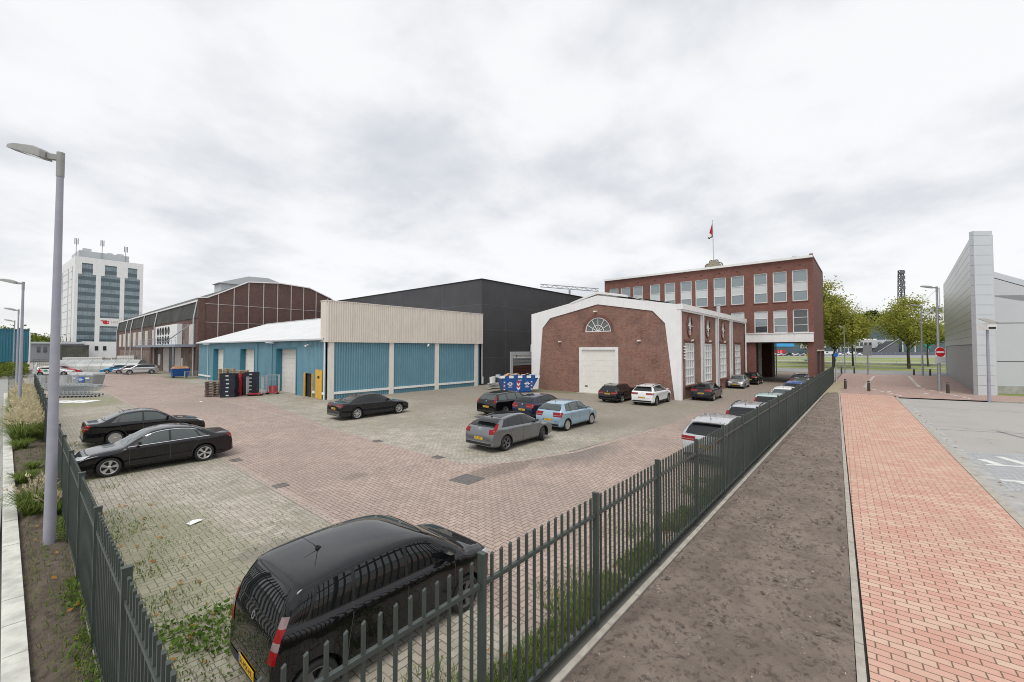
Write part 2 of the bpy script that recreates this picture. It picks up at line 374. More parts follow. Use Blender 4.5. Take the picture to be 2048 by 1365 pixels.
# ------------------------------------------------------------------ mesh helpers
class MB:
    def __init__(s): s.v = []; s.f = []; s.m = []; s.s = []
    def add(s, vs, fs, mi=0, sm=False):
        o = len(s.v); s.v += [tuple(v) for v in vs]
        for f in fs: s.f.append([o + q for q in f]); s.m.append(mi); s.s.append(sm)
        return s
    def box(s, a, b, mi=0):
        x0, y0, z0 = (min(p, q) for p, q in zip(a, b)); x1, y1, z1 = (max(p, q) for p, q in zip(a, b))
        return s.add([(x0, y0, z0), (x1, y0, z0), (x1, y1, z0), (x0, y1, z0), (x0, y0, z1), (x1, y0, z1), (x1, y1, z1), (x0, y1, z1)],
                     [(0, 3, 2, 1), (4, 5, 6, 7), (0, 1, 5, 4), (1, 2, 6, 5), (2, 3, 7, 6), (3, 0, 4, 7)], mi)
    def bar(s, p, q, wx, wz=None, mi=0, up=(0, 0, 1)):
        """square bar from p to q"""
        p = Vector(p); q = Vector(q); d = (q - p).normalized(); wz = wz or wx
        u = Vector(up)
        if abs(d.dot(u)) > .98: u = Vector((1, 0, 0))
        a = d.cross(u).normalized() * wx / 2; b = a.cross(d).normalized() * wz / 2
        vs = [c + sx * a + sy * b for c in (p, q) for sx, sy in ((-1, -1), (1, -1), (1, 1), (-1, 1))]
        return s.add(vs, [(0, 1, 2, 3), (7, 6, 5, 4), (0, 4, 5, 1), (1, 5, 6, 2), (2, 6, 7, 3), (3, 7, 4, 0)], mi)
    def cyl(s, p, q, r0, r1=None, n=12, mi=0, cap=True):
        p = Vector(p); q = Vector(q); r1 = r0 if r1 is None else r1
        d = (q - p).normalized(); u = Vector((0, 0, 1)) if abs(d.z) < .9 else Vector((1, 0, 0))
        a = d.cross(u).normalized(); b = d.cross(a)
        vs = [c + (a * math.cos(6.28319 * i / n) + b * math.sin(6.28319 * i / n)) * r for c, r in ((p, r0), (q, r1)) for i in range(n)]
        s.add(vs, [(i, (i + 1) % n, n + (i + 1) % n, n + i) for i in range(n)], mi, True)
        if cap: s.add(vs, [list(range(n))[::-1], list(range(n, 2 * n))], mi)
        return s
    def tube(s, pts, r, n=8, mi=0):
        for a, b in zip(pts[:-1], pts[1:]): s.cyl(a, b, r, r, n, mi)
        return s
    def loops(s, A, B, mi=0, caps=True, sm=False):
        n = len(A)
        s.add(list(A) + list(B), [(i, (i + 1) % n, n + (i + 1) % n, n + i) for i in range(n)], mi, sm)
        if caps: s.add(list(A) + list(B), [list(range(n))[::-1], list(range(n, 2 * n))], mi)
        return s
    def poly(s, pts, mi=0): return s.add(pts, [list(range(len(pts)))], mi)
    def lathe(s, prof, c=(0, 0, 0), axis='y', n=28, mi=0, closed=False):
        vs = []
        for r, h in prof:
            for i in range(n):
                a = 6.28319 * i / n; x, y = r * math.cos(a), r * math.sin(a)
                vs.append((c[0] + x, c[1] + h, c[2] + y) if axis == 'y' else (c[0] + x, c[1] + y, c[2] + h))
        fs = []
        m = len(prof)
        for k in range(m if closed else m - 1):
            k2 = (k + 1) % m
            fs += [(k * n + i, k * n + (i + 1) % n, k2 * n + (i + 1) % n, k2 * n + i) for i in range(n)]
        return s.add(vs, fs, mi, True)
    def build(s, name, mats, parent=None, fix=True, smooth=None, local=False):
        me = bpy.data.meshes.new(name)
        o = (0, 0, 0)
        if parent is not None and not local: o = ORG.get(parent.name, (0, 0, 0))
        me.from_pydata([(v[0] - o[0], v[1] - o[1], v[2] - o[2]) for v in s.v] if any(o) else s.v, [], s.f)
        mats = mats if isinstance(mats, (list, tuple)) else [mats]
        for q in mats: me.materials.append(q)
        me.polygons.foreach_set('material_index', s.m)
        me.polygons.foreach_set('use_smooth', [bool(q) if smooth is None else smooth for q in s.s])
        if fix:
            bm = bmesh.new(); bm.from_mesh(me); bmesh.ops.recalc_face_normals(bm, faces=bm.faces); bm.to_mesh(me); bm.free()
        ob = bpy.data.objects.new(name, me); COL.objects.link(ob)
        if parent is not None:
            ob.parent = parent; ORG[ob.name] = o
        return ob

ORG = {}
def tag(o, label=None, cat=None, group=None, kind=None):
    if label: o['label'] = label
    if cat: o['category'] = cat
    if group: o['group'] = group
    if kind: o['kind'] = kind
    return o
def thing(name, label, cat, loc=(0, 0, 0), rz=0, group=None):
    o = bpy.data.objects.new(name, None); COL.objects.link(o); o.location = loc; o.rotation_euler = (0, 0, rz)
    o.empty_display_size = .3
    ORG[o.name] = tuple(loc) if not rz else (0, 0, 0)
    return tag(o, label, cat, group)
def copy_tree(o, parent=None):
    c = o.copy(); COL.objects.link(c)
    if parent is not None: c.parent = parent
    for ch in list(o.children): copy_tree(ch, c)
    return c
def struct(o): o['kind'] = 'structure'; return o

def sheet(name, pts, z, m):
    b = MB(); b.poly([(p[0], p[1], z) for p in pts]); o = b.build(name, m, fix=False)
    return struct(o)

def corr(b, A, B, z0, z1, out, pitch=.25, d=.04, mi=0):
    """trapezoidal steel sheet standing on the line A-B; z1 a number or f(metres along)"""
    A = Vector(A); B = Vector(B); L = (B - A).length; t = (B - A) / L; o = Vector(out)
    n = max(1, round(L / pitch)); p = L / n
    prof = []
    for i in range(n):
        for fr, h in ((0, 0), (.42, 0), (.5, 1), (.92, 1)): prof.append(((i + fr) * p, h * d))
    prof.append((L, 0))
    vs = []
    for a, h in prof:
        q = A + t * a + o * h
        vs.append((q.x, q.y, z0)); vs.append((q.x, q.y, z1(a) if callable(z1) else z1))
    b.add(vs, [(2 * i, 2 * i + 2, 2 * i + 3, 2 * i + 1) for i in range(len(prof) - 1)], mi)

def wall(b, A, B, z0, z1, holes, th, out, mi=0):
    """wall of thickness th on the line A-B (out = outward normal), holes = (a0,a1,z0,z1) in metres along A-B"""
    A = Vector(A); B = Vector(B); L = (B - A).length; t = (B - A) / L; o = Vector(out)
    xs = sorted({0, L} | {min(max(h[i], 0), L) for h in holes for i in (0, 1)}); zs = sorted({z0, z1} | {min(max(h[i], z0), z1) for h in holes for i in (2, 3)})
    def hole(i, j):
        if i < 0 or j < 0 or i >= len(xs) - 1 or j >= len(zs) - 1: return True
        cx, cz = (xs[i] + xs[i + 1]) / 2, (zs[j] + zs[j + 1]) / 2
        return any(h[0] < cx < h[1] and h[2] < cz < h[3] for h in holes)
    def P(a, z, k): q = A + t * a - o * (th * k); return (q.x, q.y, z)
    for i in range(len(xs) - 1):
        for j in range(len(zs) - 1):
            if hole(i, j): continue
            a0, a1, c0, c1 = xs[i], xs[i + 1], zs[j], zs[j + 1]
            for k in (0, 1): b.add([P(a0, c0, k), P(a1, c0, k), P(a1, c1, k), P(a0, c1, k)], [(0, 1, 2, 3)], mi)
            for di, dj, e in ((-1, 0, ((a0, c0), (a0, c1))), (1, 0, ((a1, c0), (a1, c1))), (0, -1, ((a0, c0), (a1, c0))), (0, 1, ((a0, c1), (a1, c1)))):
                if hole(i + di, j + dj):
                    (p0, q0), (p1, q1) = e
                    b.add([P(p0, q0, 0), P(p1, q1, 0), P(p1, q1, 1), P(p0, q0, 1)], [(0, 1, 2, 3)], mi)

def window(parent, A, t, out, a0, a1, z0, z1, cols, rows, inset=.1, fw=.07, frame=None, panes=None, name='window', bw=.05, panefn=None):
    """framed window as a part with its glazing as a sub-part; rows = list of relative heights of the bars"""
    A = Vector(A); t = Vector(t); o = Vector(out)
    def P(a, z, k): q = A + t * a - o * k; return Vector((q.x, q.y, z))
    f = MB(); k = inset
    def bx(u0, u1, w0, w1, k0, k1):
        f.loops([P(u0, w0, k0), P(u1, w0, k0), P(u1, w1, k0), P(u0, w1, k0)], [P(u0, w0, k1), P(u1, w0, k1), P(u1, w1, k1), P(u0, w1, k1)])
    bx(a0, a0 + fw, z0, z1, k - .03, k + .06); bx(a1 - fw, a1, z0, z1, k - .03, k + .06)
    bx(a0 + fw, a1 - fw, z0, z0 + fw, k - .03, k + .06); bx(a0 + fw, a1 - fw, z1 - fw, z1, k - .03, k + .06)
    for c in range(1, cols):
        m = a0 + (a1 - a0) * c / cols; bx(m - bw / 2, m + bw / 2, z0 + fw, z1 - fw, k - .015, k + .05)
    for r in rows:
        m = z0 + (z1 - z0) * r; bx(a0 + fw, a1 - fw, m - bw / 2, m + bw / 2, k - .02, k + .055)
    fo = f.build(name, frame or M['whitetrim'], parent)
    g = MB(); cuts = [0] + sorted(rows) + [1]
    for r, (c0, c1) in enumerate(zip(cuts[:-1], cuts[1:])):
        g.add([P(a0 + fw / 2, z0 + (z1 - z0) * c0, k + .03), P(a1 - fw / 2, z0 + (z1 - z0) * c0, k + .03), P(a1 - fw / 2, z0 + (z1 - z0) * c1, k + .03), P(a0 + fw / 2, z0 + (z1 - z0) * c1, k + .03)], [(0, 1, 2, 3)], panefn(r) if panefn else 0)
    po = g.build('pane', panes or [M['glass'], M['blind'], M['glassdark']], fo, fix=False)
    return fo

def text_mesh(body, size, ext=.0):
    cu = bpy.data.curves.new('lettering', 'FONT'); cu.body = body; cu.size = size; cu.extrude = ext; cu.align_x = 'CENTER'; cu.align_y = 'CENTER'
    cu.resolution_u = 3
    ob = bpy.data.objects.new('lettering', cu); COL.objects.link(ob)
    me = bpy.data.meshes.new_from_object(ob); bpy.data.objects.remove(ob)
    vs = [v.co.copy() for v in me.vertices]; fs = [list(p.vertices) for p in me.polygons]
    bpy.data.meshes.remove(me)
    return vs, fs
def put_text(b, body, size, org, ex, ez, mi=0, stretch=1.0):
    vs, fs = text_mesh(body, size); org = Vector(org); ex = Vector(ex); ez = Vector(ez)
    b.add([org + ex * v.x * stretch + ez * v.y for v in vs], fs, mi)
def disc(b, c, ex, ez, r0, r1, n=28, mi=0, a0=0, a1=6.28319):
    c = Vector(c); ex = Vector(ex); ez = Vector(ez); vs = []
    for i in range(n + 1):
        a = a0 + (a1 - a0) * i / n; d = ex * math.cos(a) + ez * math.sin(a); vs += [c + d * r0, c + d * r1]
    b.add(vs, [(2 * i, 2 * i + 1, 2 * i + 3, 2 * i + 2) for i in range(n)], mi)
# ------------------------------------------------------------------ ground, lanes, paths
sheet('ground', [(-900, -900), (1600, -900), (1600, 1600), (-900, 1600)], -.14, M['ground'])
sheet('yard_paving', [(.85, 3.35), (92, 3.35), (92, 34), (60, 178), (-1.5, 178), (.3, 60)], 0, M['lot'])
sheet('yard_lane', [(5.15, 3.4), (91, 3.4), (91, 10.6), (58, 10.6), (24, 8.6), (14.5, 9.6), (11.6, 10.6), (10.7, 11.6), (10.75, 22), (12.6, 36), (13.5, 60), (13, 120), (5.6, 120), (5.3, 40)], .004, M['lane'])
b = MB()
for pts, wd in (([(5.05, 3.4), (5.15, 24), (5.5, 90)], .22), ([(10.85, 70), (10.72, 24), (10.62, 11.7), (11.2, 10.85), (12.2, 10.3), (15, 9.3), (22, 8.65)], .2)):
    for p, q in zip(pts[:-1], pts[1:]):
        d = (Vector(q) - Vector(p)).normalized(); nrm = Vector((-d.y, d.x)) * wd / 2; p = Vector(p); q = Vector(q)
        b.poly([(*(p - nrm), .008), (*(q - nrm), .008), (*(q + nrm), .008), (*(p + nrm), .008)])
struct(b.build('lane_edge', M['soldier'], fix=False))
pl = lambda u: -.27 + .0448 * u            # left edge of the red path
pr_ = lambda u: -3.2 + .0272 * u           # right edge of the red path
sheet('path', [(-8, pl(-8) - .02), (51.4, pl(51.4)), (51.4, pr_(51.4)), (-8, pr_(-8))], .004, M['path'])
sheet('plaza', [(51.4, 2.75), (51.4, -1.85), (50.2, -2.0), (51.6, -7.9), (53, -14), (50, -40), (110, -60), (93, -12.5), (93, 3.2), (54, 3.2)], .006, M['plaza'])
sheet('mossy_corner_paving', [(47.5, 3.2), (56, 3.2), (68, 3.2), (68, 2.2), (56, 2.3), (53, 2.0), (50.6, 2.0)], .010, M['yellowpave'])
sheet('road', [(-20, pr_(-20) - .28), (50.1, pr_(50.1) - .28), (51.3, -7.6), (52.6, -14), (50, -40), (-20, -40)], -.075, M['road'])
sheet('road_hump', [(19.6, pr_(19.6) - .3), (25.7, pr_(25.7) - .3), (29.9, -9.5), (23.8, -10.2)], -.070, M['greypave'])
sheet('street', [(93, -120), (109, -120), (109, 130), (93, 130)], -.02, M['street'])
sheet('far_street', [(148, -160), (158, -160), (158, 160), (148, 160)], -.015, M['street'])
sheet('cycle_path', [(124, -160), (129, -160), (129, 160), (124, 160)], -.012, M['edging'])
sheet('tram_bed', [(172, -200), (180, -200), (180, 160), (172, 160)], -.012, M['edging'])
sheet('lawn', [(109, -220), (330, -260), (330, 180), (109, 160)], -.024, M['lawn'])
sheet('car_park', [(262, -260), (420, -260), (420, 180), (262, 180)], -.010, M['street'])
sheet('left_road', [(-14, -10), (.08, -10), (-.98, 60), (-1.9, 115), (-14, 115)], -.06, M['leftroad'])

def bumpy(name, poly_l, poly_r, us, nv, z0, amp, m, sc=1.2, edge=.1, seed=0):
    """earth bed between two edge lines given as functions of the running coordinate"""
    b = MB(); vs = []
    for u in us:
        for k in range(nv + 1):
            t = k / nv; p = Vector(poly_l(u)).lerp(Vector(poly_r(u)), t)
            e = min(1, min(t, 1 - t) / edge)
            h = z0 * e + amp * e * (mnoise.noise((p.x * sc, p.y * sc, seed)) + .6 * mnoise.noise((p.x * sc * 3.1, p.y * sc * 3.1, 5 + seed)) + .45 * mnoise.noise((p.x * sc * 8, p.y * sc * 8, 9)))
            vs.append((p.x, p.y, max(.012, h)))
    w_ = nv + 1
    b.add(vs, [(i * w_ + k, (i + 1) * w_ + k, (i + 1) * w_ + k + 1, i * w_ + k + 1) for i in range(len(us) - 1) for k in range(nv)], 0, True)
    return struct(b.build(name, m, fix=False))
us = [-4 + i * .07 for i in range(230)] + [12.2 + i * .22 for i in range(177)]
bumpy('soil_bed', lambda u: (u, 3.06), lambda u: (u, pl(u) + .13), us, 56, .07, .055, M['soil'])
kin = lambda v: .30 - .0215 * v            # inner edge of the left kerb
vs_ = [2.5 + i * .08 for i in range(240)] + [21.8 + i * .35 for i in range(110)]
bumpy('planting_bed', lambda v: (kin(v), v), lambda v: (.72, v), vs_, 16, .05, .05, M['soildark'], 1.6, .2, 3)

# kerbs and edgings
b = MB(); v = -6.0
while v < 62:
    L = 1.0; x0 = kin(v); x1 = kin(v + L - .012); dz = random.uniform(-.006, .006)
    A = [(x0 - .24, v, -.06), (x0, v, -.06), (x0, v, .115 + dz), (x0 - .225, v, .115 + dz), (x0 - .24, v, .10 + dz)]
    B = [(x1 - .24, v + L - .012, -.06), (x1, v + L - .012, -.06), (x1, v + L - .012, .115 + dz), (x1 - .225, v + L - .012, .115 + dz), (x1 - .24, v + L - .012, .10 + dz)]
    b.loops(A, B); v += L
struct(b.build('kerb', M['kerb']))
def edging(name, f, u0, u1, wd, h, m, L=1.0, z0=-.08):
    b = MB(); u = u0
    while u < u1:
        y0, y1 = f(u), f(u + L - .01); dz = random.uniform(-.004, .004)
        b.loops([(u, y0, z0), (u, y0 + wd, z0), (u, y0 + wd, h + dz), (u, y0, h + dz)], [(u + L - .01, y1, z0), (u + L - .01, y1 + wd, z0), (u + L - .01, y1 + wd, h + dz), (u + L - .01, y1, h + dz)]); u += L
    return struct(b.build(name, m))
edging('fence_edging', lambda u: 3.08, -2, 51, .09, .03, M['edging'])
edging('path_edging', lambda u: pl(u) + .02, -6, 51, .10, .018, M['edging'])
edging('road_kerb', lambda u: pr_(u) - .2, -8, 50, .2, .022, M['edging'])
edging('gutter', lambda u: pr_(u) - .62, -8, 50, .4, -.062, M['midgrey'], 1.0, -.3)
b = MB(); v = 2.2
while v < 62:
    b.box((.70, v, -.05), (.78, v + .99, .05)); v += 1
struct(b.build('bed_edging', M['edging']))
b = MB(); b.loops([(51.55, -7.75, -.1), (51.75, -7.75, -.1), (51.75, -7.75, .02), (51.55, -7.75, .02)], [(52.85, -14, -.1), (53.05, -14, -.1), (53.05, -14, .02), (52.85, -14, .02)])
struct(b.build('pavement_kerb', M['edging']))
b = MB(); b.box((109, -200, -.03), (109.25, 150, .06)); b.box((146.2, -200, -.03), (146.7, 150, .45)); struct(b.build('verge_kerb', M['midgrey']))

# road markings
b = MB()
def mark(pts, z=-.066): b.poly([(x, y, z) for x, y in pts])
def line_teeth(p, q, wd, n, tooth, side):
    p = Vector(p); q = Vector(q); d = (q - p).normalized(); nr = Vector((-d.y, d.x)) * side; L = (q - p).length
    mark([p, q, q + nr * wd, p + nr * wd])
    for i in range(n):
        s = p + d * (L * (i + .3) / n); tl = tooth * (1.0 if i % 2 else .55)
        mark([s + nr * wd, s + d * .3 + nr * wd, s + d * .3 + nr * (wd + tl), s + nr * (wd + tl)])
line_teeth((23.6, -3.4), (26.4, -9.0), .16, 6, 1.5, 1)
line_teeth((21.3, -3.3), (24.0, -9.2), .16, 6, 1.7, -1)
mk = struct(b.build('hump_marking', M['roadwhite'], fix=False))
b = MB()
def dashes(p, q, n, wd, fill=.55, z=.011):
    p = Vector(p); q = Vector(q); d = (q - p) / n; nr = Vector((-d.y, d.x)).normalized() * wd / 2
    for i in range(n):
        s = p + d * i; e = s + d * fill; b.poly([(*(s - nr), z), (*(e - nr), z), (*(e + nr), z), (*(s + nr), z)])
dashes((85.8, -.8), (60.76, .29), 12, .3, .5); dashes((60.3, .2), (51.2, -2.6), 5, .16, .6)
dashes((89.3, -4.94), (63.99, -4.39), 12, .3, .5); dashes((63.6, -4.4), (51.6, -6.9), 5, .16, .6)
dashes((88.5, -1.0), (88.9, -4.8), 4, .3, .5)
b.poly([(56.2, -1.5, .011), (56.9, -1.5, .011), (56.9, -1.8, .011), (56.2, -1.8, .011)]); b.poly([(55.4, -4.1, .011), (56.1, -4.1, .011), (56.1, -4.4, .011), (55.4, -4.4, .011)])
struct(b.build('plaza_marking', M['roadwhite'], fix=False))

b = MB()
for p, q, wd in (((32.3, -2.75), (33.6, -6.3), .07), ((33.6, -6.3), (31.6, -12), .07), ((33.6, -5.2), (29.5, -6.6), .16), ((44, -2.5), (44.3, -9), .06)):
    p, q = Vector(p), Vector(q); nr = (q - p).normalized(); nr = Vector((-nr.y, nr.x)) * wd / 2; b.poly([(*(p - nr), -.071), (*(q - nr), -.071), (*(q + nr), -.071), (*(p + nr), -.071)])
struct(b.build('road_seam', M['seam'], fix=False))
# covers, drains, litter
def cover(name, lab, x, y, sx, sy, rz, cat):
    t = thing(name, lab, cat, (x, y, .004), rz)
    b = MB(); f = .05
    for a0, a1 in (((-sx, -sy), (sx, -sy + f)), ((-sx, sy - f), (sx, sy)), ((-sx, -sy + f), (-sx + f, sy - f)), ((sx - f, -sy + f), (sx, sy - f))): b.box((*a0, -.01), (*a1, .012))
    b.build('frame', M['iron'], t, local=True)
    b = MB(); n = 7
    for i in range(n): x0 = -sx + f + (2 * sx - 2 * f) * i / n; b.box((x0, -sy + f, -.01), (x0 + (2 * sx - 2 * f) / n * (.93 if 'man' in name else .55), sy - f, .008))
    b.build('lid' if 'man' in name else 'grate', M['iron'], t, local=True)
cover('manhole_cover', 'square grey manhole cover in the brick lane where the two lanes meet', 9.55, 10.1, .42, .42, .1, 'manhole cover')
cover('drain_grate', 'small dark drain grate in the brick edge of the lane near the black hatchback', 5.3, 14.1, .2, .2, 0, 'drain')
cover('drain_grate', 'drain grate at the lane edge in front of the grey hatchback', 10.7, 13.0, .18, .24, 0, 'drain')
cover('drain_grate', 'drain grate at the lane edge between the dark saloon and the grey hatchback', 10.72, 17.4, .18, .24, 0, 'drain')
cover('drain_grate', 'drain grate at the lane edge beside the tail of the two black saloons', 5.35, 18.6, .18, .24, 0, 'drain')
for i, (x, y, rz, lab) in enumerate(((2.8, 12.75, .4, 'white scrap of paper lying on the mossy pavers behind the black hatchback'), (9.3, 41, 1.0, 'white scrap of paper lying on the lane near the crate stacks'))):
    b = MB(); b.add([(-.15, -.1, .02), (0, -.11, .035), (.16, -.08, .02), (.17, .07, .025), (.02, .1, .045), (-.14, .09, .02)], [(0, 1, 4, 5), (1, 2, 3, 4)])
    o = b.build('paper_scrap', M['white'], fix=False); o.location = (x, y, .0); o.rotation_euler = (0, 0, rz); tag(o, lab, 'litter', 'paper litter')

# ------------------------------------------------------------------ bar fences
def bar_fence(name, label, start, d, n_bays, bay=2.55, mirror=False, ph=.1):
    d = Vector((*d, 0)); s = Vector((*start, 0)); t = thing(name, label, 'fence', start + (0,))
    side = Vector((-d.y, d.x, 0))
    for i in range(n_bays + 1):
        p = s + d * (bay * i); b = MB(); b.bar(p, p + Vector((0, 0, 2.03)), .085, .06, up=d)
        b.bar(p + Vector((0, 0, 2.03)), p + Vector((0, 0, 2.045)), .095, .07, up=d); b.build('post', M['fence'], t)
    for i in range(n_bays):
        p = s + d * (bay * i + .05); q = s + d * (bay * (i + 1) - .05); b = MB()
        for z, hh in ((.12, .045), (1.70, .05)): b.bar(p + Vector((0, 0, z)), q + Vector((0, 0, z)), .045, hh)
        for k in range(15):
            c = s + d * (bay * i + bay * (k + 1) / 16)
            b.bar(c + Vector((0, 0, .05)), c + Vector((0, 0, 1.97)), .03, .03, up=d)
            b.loops([c + d * a + side * e + Vector((0, 0, 1.97)) for a, e in ((-.015, -.015), (.015, -.015), (.015, .015), (-.015, .015))],
                    [c + d * a + side * e + Vector((0, 0, z)) for a, e, z in ((-.015, -.015, 1.975), (.015, -.015, 1.995), (.015, .015, 1.995), (-.015, .015, 1.975))])
        b.build('bar_panel', M['fence'], t)
    return t
bar_fence('bar_fence', 'dark green steel bar fence running between the parked cars and the bare soil bed', (.80, 3.3), (1, 0), 26)
bar_fence('bar_fence', 'dark green steel bar fence running along the narrow planted bed with the lamp posts', (.74, 3.36), (-.003, 1), 21, ph=.1)
# ------------------------------------------------------------------ blue warehouse
BU, BU1, BV, BV1 = 16.45, 34.6, 34.51, 74.07
wh = thing('warehouse', 'blue corrugated steel warehouse with cream upper front and pale pitched roof', 'warehouse', (BU, BV, 0))
px = [(16.6, 17.05), (22.45, 22.92), (27.95, 28.45), (33.75, 34.25)]
for i in range(3):
    b = MB(); a0, a1 = px[i][1], px[i + 1][0]; corr(b, (a0 - .1, BV + .14), (a1 + .1, BV + .14), 0, 4.9, (0, -1), .235, .065); b.build('cladding', M['blue'], wh, fix=False)
    b = MB(); b.box((a0, BV - .02, .42), (a1, BV + .08, .62)); b.build('crash_rail', M['white'], wh)
    b = MB(); b.box((a0 - .1, BV + .2, 0), (a1 + .1, BV + .3, 4.9)); b.build('backing_wall', M['bluedark'], wh)
for a0, a1 in px:
    b = MB(); b.box((a0, BV - .04, 0), (a1, BV + .24, 4.86)); b.build('pillar', M['creamflat'], wh)
b = MB(); corr(b, (BU - .15, BV - .12), (BU1 + .35, BV - .12), 4.86, 8.36, (0, -1), .21, .06)
corr(b, (BU - .15, BV + .9), (BU - .15, BV - .12), 4.86, 8.36, (-1, 0), .21, .03); corr(b, (BU1 + .35, BV - .12), (BU1 + .35, BV + .9), 4.86, 8.36, (1, 0), .21, .03)
b.box((BU - .2, BV - .19, 8.33), (BU1 + .4, BV - .06, 8.4)); b.box((BU - .2, BV - .06, 8.33), (BU - .1, BV + .9, 8.4)); b.box((BU - .14, BV - .1, 4.86), (BU1 + .34, BV + .25, 4.92))
b.box((BU + .1, BV + .1, 5.0), (BU1 + .1, BV + .2, 8.3))
b.build('fascia', M['cream'], wh, fix=False)
b = MB(); b.box((33.05 + 1.25, BV + .1, 0), (BU1, BV + .3, 4.86)); b.build('cladding', M['blue'], wh)
# left side with three door openings
doors = [(40.58, 45.22, 4.3, 0), (51.57, 56.0, 4.25, .0), (62.47, 66.8, 4.25, 0)]
segs = [(BV + .2, 37.0), (38.7, 40.4), (45.4, 51.4), (56.2, 62.3), (67.0, BV1)]
b = MB()
for a0, a1 in segs: corr(b, (BU, a1), (BU, a0), .0, 5.2, (-1, 0), .25, .04)
for a0, a1, z, _ in doors: corr(b, (BU, a1 + .2), (BU, a0 - .2), z, 5.2, (-1, 0), .25, .04)
corr(b, (BU, 38.7), (BU, 37.0), 2.1, 5.2, (-1, 0), .25, .04)
b.build('side_cladding', M['blue'], wh, fix=False)
b = MB(); b.box((BU + .9, BV + .3, 0), (BU + 1.0, BV1, 5.1)); b.build('backing_wall', M['bluedark'], wh)
for a0, a1, z, _ in doors:
    b = MB()
    b.box((BU - .05, a0 - .22, 0), (BU + .62, a0, z)); b.box((BU - .05, a1, 0), (BU + .62, a1 + .22, z)); b.box((BU - .05, a0 - .22, z), (BU + .62, a1 + .22, z + .18))
    b.build('door_surround', M['bluedark'], wh)
    b = MB(); n = 9
    for k in range(n): b.box((BU + .5 - .0, a0, z * k / n), (BU + .56, a1, z * (k + 1) / n - .012))
    b.box((BU + .55, a0, 0), (BU + .6, a1, z)); b.build('sectional_door', mat('scuffed_white_door', (.72, .70, .66), .6, var=.05, dirt=((.3, .27, .22), .5)), wh)
for y0, y1, z in ((38.55, 38.75, 2.15), (37.0, 37.15, 2.1)):
    b = MB(); b.box((BU - .09, y0, 0), (BU + .0, y1, z)); b.build('door_jamb', M['yellow'], wh)
b = MB(); b.box((BU + .1, 37.15, 0), (BU + .2, 38.55, 2.1)); b.build('doorway', M['dark'], wh)
b = MB(); b.box((BU - .13, 35.15, .02), (BU - .05, 36.35, 2.5)); dr = b.build('yellow_door', M['yellow'], wh)
b = MB(); b.box((BU - .135, 35.55, 1.75), (BU - .13, 35.95, 1.95)); b.build('notice', M['ink'], dr)
for a0, a1 in ((36.45, 36.95), (34.7, 35.1), (67.9, 73.8)):
    b = MB(); b.box((BU - .14, a0, .42), (BU - .05, a1, .62)); b.build('crash_rail', M['white'], wh)
for y, col in ((34.72, 'white'), (46.22, 'blue'), (50.3, 'blue'), (69.07, 'lightgrey')):
    b = MB(); b.tube([(BU - .28, y, 5.05), (BU - .12, y, 4.8), (BU - .12, y, .0)], .055, 8); b.build('downpipe', M[col], wh)
for y in (45.4, 67.8):
    b = MB(); b.bar((BU - .05, y, 4.82), (BU - .25, y, 4.88), .06); b.loops([(BU - .25, y - .14, 4.80), (BU - .25, y + .14, 4.80), (BU - .25, y + .12, 4.98), (BU - .25, y - .12, 4.98)], [(BU - 1.0, y - .2, 4.86), (BU - 1.0, y + .2, 4.86), (BU - 1.0, y + .15, 4.96), (BU - 1.0, y - .15, 4.96)])
    b.build('wall_lamp', M['lightgrey'], wh)
for P, D in (((BU - .05, 37.7, 4.65), (-.9, -.5, -.25)), ((27.0, BV - .2, 4.72), (-.7, -.6, -.25))):
    b = MB(); p = Vector(P); d = Vector(D).normalized(); b.bar(p, p + d * .2, .05); b.bar(p + d * .15 + Vector((0, 0, .02)), p + d * .6 + Vector((0, 0, .02)), .14, .12); b.build('camera', M['white'], wh)
RU = (BU + BU1) / 2; RZ = 8.3
b = MB(); y0, y1 = BV + .25, BV1 + .1
nn_ = 60
for s, xe in ((-1, BU - .4), (1, BU1 + .3)):
    prev = None
    for k in range(nn_ + 1):   # shallow standing ribs down the slope
        y = y0 + (y1 - y0) * k / nn_
        for dy, dz in ((0, 0), (.04, .035), (.10, .035), (.14, 0)):
            cur = [(xe, y + dy, 5.12 + dz), (RU, y + dy, RZ + dz)]
            if prev: b.add([prev[0], prev[1], cur[1], cur[0]], [(0, 1, 2, 3)])
            prev = cur
b.add([(xe, y1 + .14, 0) for xe in (BU, BU1)] + [(BU1, y1 + .14, 5.2), (RU, y1 + .14, RZ), (BU, y1 + .14, 5.2)], [(0, 1, 2, 3, 4)])
b.bar((RU, y0, RZ + .03), (RU, y1, RZ + .03), .4, .06)
b.build('roof', M['roofwhite'], wh, fix=False)
b = MB(); b.loops([(BU - .42, y0, 5.02), (BU - .24, y0, 5.02), (BU - .24, y0, 5.16), (BU - .42, y0, 5.16)], [(BU - .42, y1, 5.02), (BU - .24, y1, 5.02), (BU - .24, y1, 5.16), (BU - .42, y1, 5.16)]); b.build('gutter', M['lightgrey'], wh)
b = MB(); b.box((BU - .2, y0, 5.0), (BU + .1, y1, 5.1)); b.build('soffit', M['grey'], wh)
b = MB(); b.tube([(34.95, BV, 4.9), (34.95, BV, .15)], .07, 8); b.cyl((35.0, BV - .05, .2), (35.0, BV - .05, 1.0), .13, n=10); b.build('downpipe', M['lightgrey'], wh)

